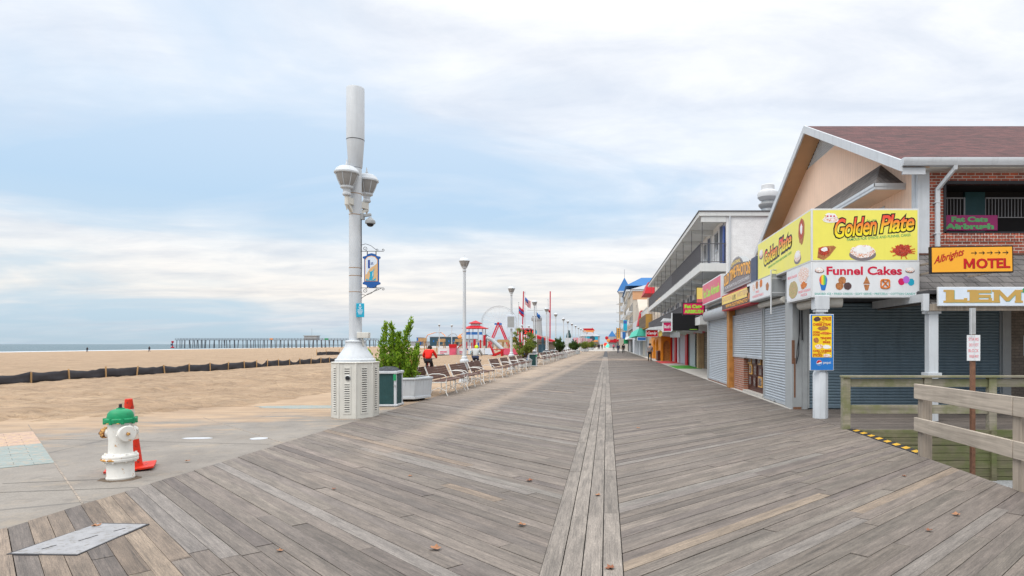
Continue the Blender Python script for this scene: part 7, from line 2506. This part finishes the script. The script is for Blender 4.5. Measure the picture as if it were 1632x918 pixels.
# amusement hall at the end of the walk, with the arrow sign
YH = 330.0
t = thing('amusement_hall', 'amusement hall at the end of the boardwalk with a blue mural', 'building', (P2(942, YH), YH, 0))
x0, x1 = P2(924, YH), P2(955, YH)
mb = MB(); mb.box(x0, x1, YH, YH + 20, -.05, 5.8); mb.build('wall', 'hotel_grey', t, **K)
mb = MB(); mb.hexa([(x0 - .5, YH - .5, 5.8), (x1 + .5, YH - .5, 5.8), (x1 + .5, YH + 20, 5.8), (x0 - .5, YH + 20, 5.8), (x0 + 2, YH + 4, 7.2), (x1 - 2, YH + 4, 7.2), (x1 - 2, YH + 18, 7.2), (x0 + 2, YH + 18, 7.2)]); mb.build('roof', 'ride_steel', t, **K)
mb = MB(); mb.box(P2(933, YH), P2(953, YH), YH - .3, YH - .1, 2.9, 5.7); mu = mb.build('mural', 'sign_cyan', t, **K)
mb = MB(); mb.box(P2(933, YH), P2(953, YH), YH - .34, YH - .31, 2.9, 3.8); mb.build('mural_band', 'ride_orange', mu, **K)
mb = MB(); mb.lathe([(1.4, 0), (1.4, .05)], 16, (P2(944, YH), YH - .31, 4.6), axis=(0, -1, 0)); mb.build('mural_figure', 'ride_dark', mu, **K)
mb = MB(); mb.box(P2(942, YH), P2(954, YH), YH - .4, YH - .1, -.05, 2.6); mb.build('entrance', 'stucco_brown', t, **K)
t = thing('arrow_sign', 'orange and red arrow shaped sign on the amusement hall roof', 'sign', (P2(940, 335), 335, 7.2))
T = SOUTH(P2(929.5, 335), 335, 8.0)
mb = MB(T); mb.prism([(0, 0), (4.6, 0), (4.6, -.5), (6.2, 1.0), (4.6, 2.5), (4.6, 2.0), (0, 2.0)], -.4, 0); mb.build('board', 'ride_orange', t, **K)
mb = MB(T); mb.prism([(0.05, 1.0), (6.1, 1.0), (4.65, 2.4), (4.65, 1.95), (.05, 1.95)], .002, .03); mb.build('board_band', 'roof_red', t, **K)
mb = MB(); mb.tube([(P2(936, 335), 335.3, 7.0), (P2(936, 335), 335.3, 9)], .2, 5); mb.tube([(P2(946, 335), 335.3, 7.0), (P2(946, 335), 335.3, 9)], .2, 5); mb.build('leg', 'ride_steel', t, **K)
YR = 240.0
t = thing('red_arcade', 'long pale red striped arcade hall left of the amusement hall', 'building', (P2(925, YR), YR, 0))
mb = MB(); mb.hexa([(P2(914, YR), YR, 0), (P2(923, YR), YR, 0), (P2(944, 300), 300, 0), (P2(914, 300), 300, 0), (P2(914, YR), YR, 4.1), (P2(923, YR), YR, 4.1), (P2(944, 300), 300, 4.1), (P2(914, 300), 300, 4.1)]); mb.build('wall', 'sign_pale_pink', t, **K)
mb = MB()
for k in range(9):
    f = k / 9
    a = Vector((P2(923, YR), YR, 0)).lerp(Vector((P2(944, 300), 300, 0)), f) + Vector((.05, -.05, 0))
    mb.box(a.x, a.x + .25, a.y, a.y + .6, 0, 4.0)
for k in range(4): mb.box(P2(915 + 2 * k, YR), P2(915.8 + 2 * k, YR), YR - .06, YR - .01, 0, 4.0)
mb.build('white_stripe', 'sign_white', t, **K)

# ---------------------------------------------------------------- shops and the blue roofed hotel down the right side
t = thing('balcony_shop', 'shop with a mustard timber balcony and two red roofs beyond the motel', 'building', (5.3, 78, 0))
mb = MB(); mb.box(5.4, 18, 76.5, 95, -.05, 5.2); mb.build('wall', 'hotel_beige', t, **K)
mb = MB(); mb.box(6.4, 16, 84, 100, 5.2, 9.2); mb.build('upper_wall', 'hotel_beige', t, **K)
mb = MB(); mb.box(4.7, 5.5, 76.4, 92, 3.6, 5.3); mb.build('balcony_front', 'wood_mustard', t, **K)
mb = MB()
for k in range(24): mb.box(4.66, 4.699, 76.6 + k * .64, 76.75 + k * .64, 3.7, 5.2)
mb.build('batten', 'stucco_brown', t, **K)
for (xa_, xb_, ya_, yb_, z0, z1) in ((5.0, 8.0, 84, 92, 8.4, 9.9), (4.5, 5.6, 92.5, 97, 4.3, 6.6)):
    mb = MB(); mb.hexa([(xa_, ya_, z0), (xb_ + .6, ya_, z0), (xb_ + .6, yb_, z0), (xa_, yb_, z0), (xa_ + .5, ya_ + .5, z1), (xb_, ya_ + .5, z1), (xb_, yb_, z1), (xa_ + .5, yb_, z1)]); mb.build('roof', 'roof_red', t, **K)
mb = MB(); mb.box(6.5, 7.4, 83.9, 83.98, 6.4, 7.9); mb.build('lit_window', 'lit_window', t, **K)
mb = MB(); mb.box(6.38, 6.5, 83.85, 83.95, 6.2, 8.1); mb.box(7.4, 7.52, 83.85, 83.95, 6.2, 8.1); mb.build('window_frame', 'white_paint', t, **K)
mb = MB()
for k in range(10): mb.tube([(4.9, 77 + k * 1.4, 5.3), (4.9, 77 + k * 1.4, 6.1)], .05, 5)
mb.tube([(4.9, 76.6, 6.1), (4.9, 91, 6.1)], .06, 5); mb.build('balustrade', 'white_paint', t, **K)
mb = MB(); mb.box(5.36, 5.399, 78, 79.4, 0, 2.3); mb.build('shop_door', 'sign_orange', t, **K)
mb = MB(); mb.box(5.36, 5.399, 80, 84, .1, 2.3); mb.box(5.36, 5.399, 85, 88, 0, 2.4); mb.build('shop_front', 'steel_grey', t, **K)
t = thing('awning_shop', 'white shop with a teal green awning over its front', 'building', (5.0, 96, 0))
mb = MB(); mb.box(5.0, 16, 95.5, 122, -.05, 5.6); mb.build('wall', 'white_paint', t, **K)
mb = MB(); mb.hexa([(3.9, 84, 2.75), (5.3, 84, 2.75), (5.0, 112, 2.75), (3.9, 112, 2.75), (4.3, 84, 3.75), (5.3, 84, 3.75), (5.0, 112, 3.75), (4.4, 112, 3.75)]); mb.build('awning', 'awning_teal', t, **K)
mb = MB(); mb.prism([(96, 5.6), (108, 5.6), (102, 9.4)], 5.05, 9) if False else mb.add([(5.0, 96, 5.6), (5.0, 112, 5.6), (5.0, 104, 9.0), (14, 96, 5.6), (14, 112, 5.6), (14, 104, 9.0)], [(0, 1, 2), (3, 5, 4), (0, 2, 5, 3), (1, 4, 5, 2)]); mb.build('gable', 'hotel_beige', t, sharp=10, **K)
mb = MB(); mb.box(4.95, 4.999, 98, 101, 0, 2.3); mb.box(4.95, 4.999, 103, 106, 0, 2.3); mb.box(4.95, 4.999, 110, 114, 0, 2.4); mb.build('shop_front', 'hotel_grey', t, **K)
T = SOUTH(P2(1015.5, 84), 84, 1.65 + 5.5 * .0832)
bs = sign_box('shop_sign', 'small violet oval shop sign under the teal awning', T, 1.2, .5, .1, 'ride_blue', 'sign_sky', .06)
def dark_shop(y0, y1, x, h, wall, label, bits):
    t = thing('boardwalk_shop', label, 'shop', (x, y0, 0), 0, 'small shops further down the boardwalk')
    mb = MB(); mb.box(x, x + 10, y0, y1, -.05, h); mb.build('wall', wall, t, **K)
    mb = MB(); mb.box(x - .15, x + 10.1, y0 - .15, y1, h, h + .25); mb.build('roof', 'ride_steel', t, **K)
    n_ = max(2, int((y1 - y0) / 4))
    for k in range(n_):
        a = y0 + .4 + k * (y1 - y0) / n_
        mb = MB(); mb.box(x - .06, x - .005, a, a + (y1 - y0) / n_ - .9, 0.05, 2.4); mb.build('shop_front', bits[k % len(bits)], t, **K)
    mb = MB(); mb.hexa([(x - 1.0, y0 + .3, 2.6), (x, y0 + .3, 2.6), (x, y1 - .3, 2.6), (x - 1.0, y1 - .3, 2.6), (x - .6, y0 + .3, 3.2), (x, y0 + .3, 3.4), (x, y1 - .3, 3.4), (x - .6, y1 - .3, 3.2)]); mb.build('awning', bits[-1], t, **K)
dark_shop(122.5, 148, 5.0, 4.6, 'stucco_brown', 'brown walled shop between the white awning shop and the hotel', ('ride_dark', 'stucco_brown', 'hotel_grey', 'sign_frame'))
dark_shop(222, 240, 4.2, 7.0, 'hotel_beige', 'beige shop just past the hotel tower, red awning', ('ride_dark', 'roof_red'))
dark_shop(242, 275, 4.4, 5.2, 'hotel_peach', 'peach shop further past the hotel tower, teal awning', ('ride_dark', 'sign_cyan', 'awning_teal'))
dark_shop(277, 330, 4.2, 6.5, 'hotel_beige', 'beige shop second from the far end of the row', ('ride_dark', 'hotel_grey', 'ride_orange'))
dark_shop(332, 420, 3.6, 5.0, 'hotel_grey', 'farthest grey shop at the end of the row', ('ride_dark', 'sign_green', 'roof_red'))
# hotel
ht = thing('hotel_building', 'tall beige and peach hotel with bright blue roofs and a corner tower', 'hotel', (6.5, 150, 0))
blocks = [(6.2, 30, 150, 172, 14.2, 'hotel_beige'), (5.6, 30, 172, 196, 16.0, 'hotel_beige'), (6.4, 30, 196, 212, 17.0, 'hotel_beige'), (4.3, 9, 212, 220, 19.0, 'hotel_beige')]
for (x0, x1, y0, y1, h, m_) in blocks:
    mb = MB(); mb.box(x0, x1, y0, y1, -.05, h); mb.build('wall', m_, ht, **K)
    mb = MB(); mb.box(x0 - .35, x1, y0 - .3, y1, h + .002, h + .45); mb.build('cornice', 'white_paint', ht, **K)
for (x0, x1, y0, y1, h, rh) in ((6.2, 30, 150, 172, 14.65, 1.6), (5.6, 30, 172, 212, 17.5, 2.6)):
    mb = MB(); mb.hexa([(x0 - .5, y0 - .5, h), (x1, y0 - .5, h), (x1, y1, h), (x0 - .5, y1, h), (x0 + 4, y0 + 4, h + rh), (x1 - 4, y0 + 4, h + rh), (x1 - 4, y1 - 2, h + rh), (x0 + 4, y1 - 2, h + rh)]); mb.build('roof', 'roof_blue' if y0 > 160 else 'ride_steel', ht, sharp=10, **K)
mb = MB(); mb.lathe([(3.5, 19.4), (.05, 24.2)], 4, (6.0, 215, 0), rot0=R(45)); tr_ = mb.build('tower_roof', 'roof_blue', ht, sharp=10, **K)
mb = MB(); mb.tube([(6.0, 215, 24), (6.0, 215, 27)], .08, 5); mb.build('finial', 'ride_steel', tr_, **K)
mb = MB(); mb.box(6.1, 30, 149.9, 150.0, 12.2, 14.19); mb.build('peach_band', 'hotel_peach', ht, **K)
# windows and balconies
for (x0, y0, y1, h) in ((6.2, 150, 172, 14.2), (5.6, 172, 196, 16), (6.4, 196, 212, 17), (4.3, 212, 220, 19)):
    z = 3.6
    while z + 2 < h:
        n_ = max(1, int((y1 - y0) / 5))
        for k in range(n_):
            a = y0 + 1.2 + k * (y1 - y0) / n_
            mb = MB(); mb.box(x0 - .08, x0 - .01, a, a + 2.2, z + .3, z + 2.1); w_ = mb.build('window', 'window_glass', ht, **K)
            mb = MB(); mb.box(x0 - 1.0, x0 - .082, a - .4, a + 2.7, z - .05, z + .1); mb.box(x0 - 1.0, x0 - .95, a - .4, a + 2.7, z + .1, z + .95); mb.build('balcony', 'sign_white', ht, **K)
        z += 2.9
z = 3.6
while z < 17:
    mb = MB(); mb.box(4.6, 5.6, 211.9, 211.99, z + .3, z + 2.1); mb.build('window', 'sign_sky', ht, **K)
    z += 2.9
z = 5.5
for z in (4.0, 6.6, 9.2):
    for x in (7.0, 9.2, 11.4, 13.6):
        mb = MB(); mb.box(x, x + 1.1, 149.92, 149.99, z, z + 1.7); w_ = mb.build('window', 'window_glass', ht, **K)
        mb = MB(); mb.box(x - .1, x + 1.2, 149.90, 149.985, z - .12, z - .01); mb.build('sill', 'white_paint', w_, **K)
# banners and vertical signs
for i, (px0, px1, py0, py1, y, m_, l) in enumerate(((993.5, 999.5, 510, 527, 150, 'sign_cyan', 'tall blue vertical banner sign with a dark round badge'), (992, 997, 529, 540, 152, 'ride_blue', 'blue lower banner sign under the badge banner'),
                                        (994, 1001, 540, 548, 140, 'sign_green', 'bright green sign below the blue banners'), (983, 988.3, 523, 539.5, 200, 'sign_orange', 'yellow vertical sign with dark lettering marks before the hotel tower'),
                                        (978, 983, 540, 546, 230, 'roof_red', 'small red awning sign by the far shops'))):
    u = y / 1010
    x0, x1 = P2(px0, y), P2(px1, y)
    z1, z0 = 1.65 + (548.5 - py0) * u, 1.65 + (548.5 - py1) * u
    t = thing('banner_sign', l, 'sign', (x0, y, z0))
    mb = MB(); mb.box(x0, x1, y, y + .2, z0, z1); mb.build('board', m_, t, **K)
    if i == 0:
        mb = MB(); mb.lathe([(.38, 0), (.38, .03)], 16, ((x0 + x1) / 2, y - .001, z1 - .5), axis=(0, -1, 0)); mb.build('badge', 'flag_blue', t, **K)
    if i == 3:
        mb = MB()
        for k in range(5): mb.box(x0 + .25, x1 - .25, y - .04, y - .005, z0 + .3 + k * .6, z0 + .7 + k * .6)
        mb.build('lettering_mark', 'stucco_brown', t, **K)
        mb = MB(); mb.box(x0 - .15, x0 - .01, y - .05, y + .2, z0 - .2, z1 + .3); mb.box(x1 + .01, x1 + .15, y - .05, y + .2, z0 - .2, z1 + .3); mb.build('frame', 'stucco_brown', t, **K)
    mb = MB(); mb.box(x1, x1 + 1.5, y + .05, y + .15, z1 - .3, z1 - .2); mb.build('arm', 'ride_steel', t, **K)
t = thing('blue_gazebo', 'small building with a blue pyramid roof far down the walk', 'building', (P2(975.5, 280), 280, 0))
x = P2(975.5, 280)
mb = MB(); mb.box(x - 1.6, x + 1.6, 278, 281.5, -.05, 5.0); mb.build('wall', 'hotel_grey', t, **K)
mb = MB(); mb.box(x - 1.7, x + 1.7, 277.5, 277.9, 2.4, 3.6); mb.build('red_awning', 'roof_red', t, **K)
mb = MB(); mb.lathe([(2.5, 5.0), (.05, 7.6)], 4, (x, 279.7, 0), rot0=R(45)); mb.build('roof', 'roof_blue', t, sharp=10, **K)
for i, (px, z, m_, l) in enumerate(((968, 1.0, 'lit_green', 'glowing green neon far at the end of the shops'), (965, 1.6, 'lit_red', 'glowing red neon beside the green one at the far shops'), (967, 3.6, 'roof_red', 'round red sign just above the far neon lights'), (969.5, 2.6, 'ride_orange', 'orange sign above the far neon lights'))):
    y = 250
    q = MB(); q.lathe([(.6, 0), (.7, .1), (.5, .2)], 14, (P2(px, y), y, z + (.5 if i > 1 else 0)), axis=(0, -1, 0)); o = q.build('neon_sign' if i < 2 else 'round_sign', m_)
    tag(o, l, 'sign')
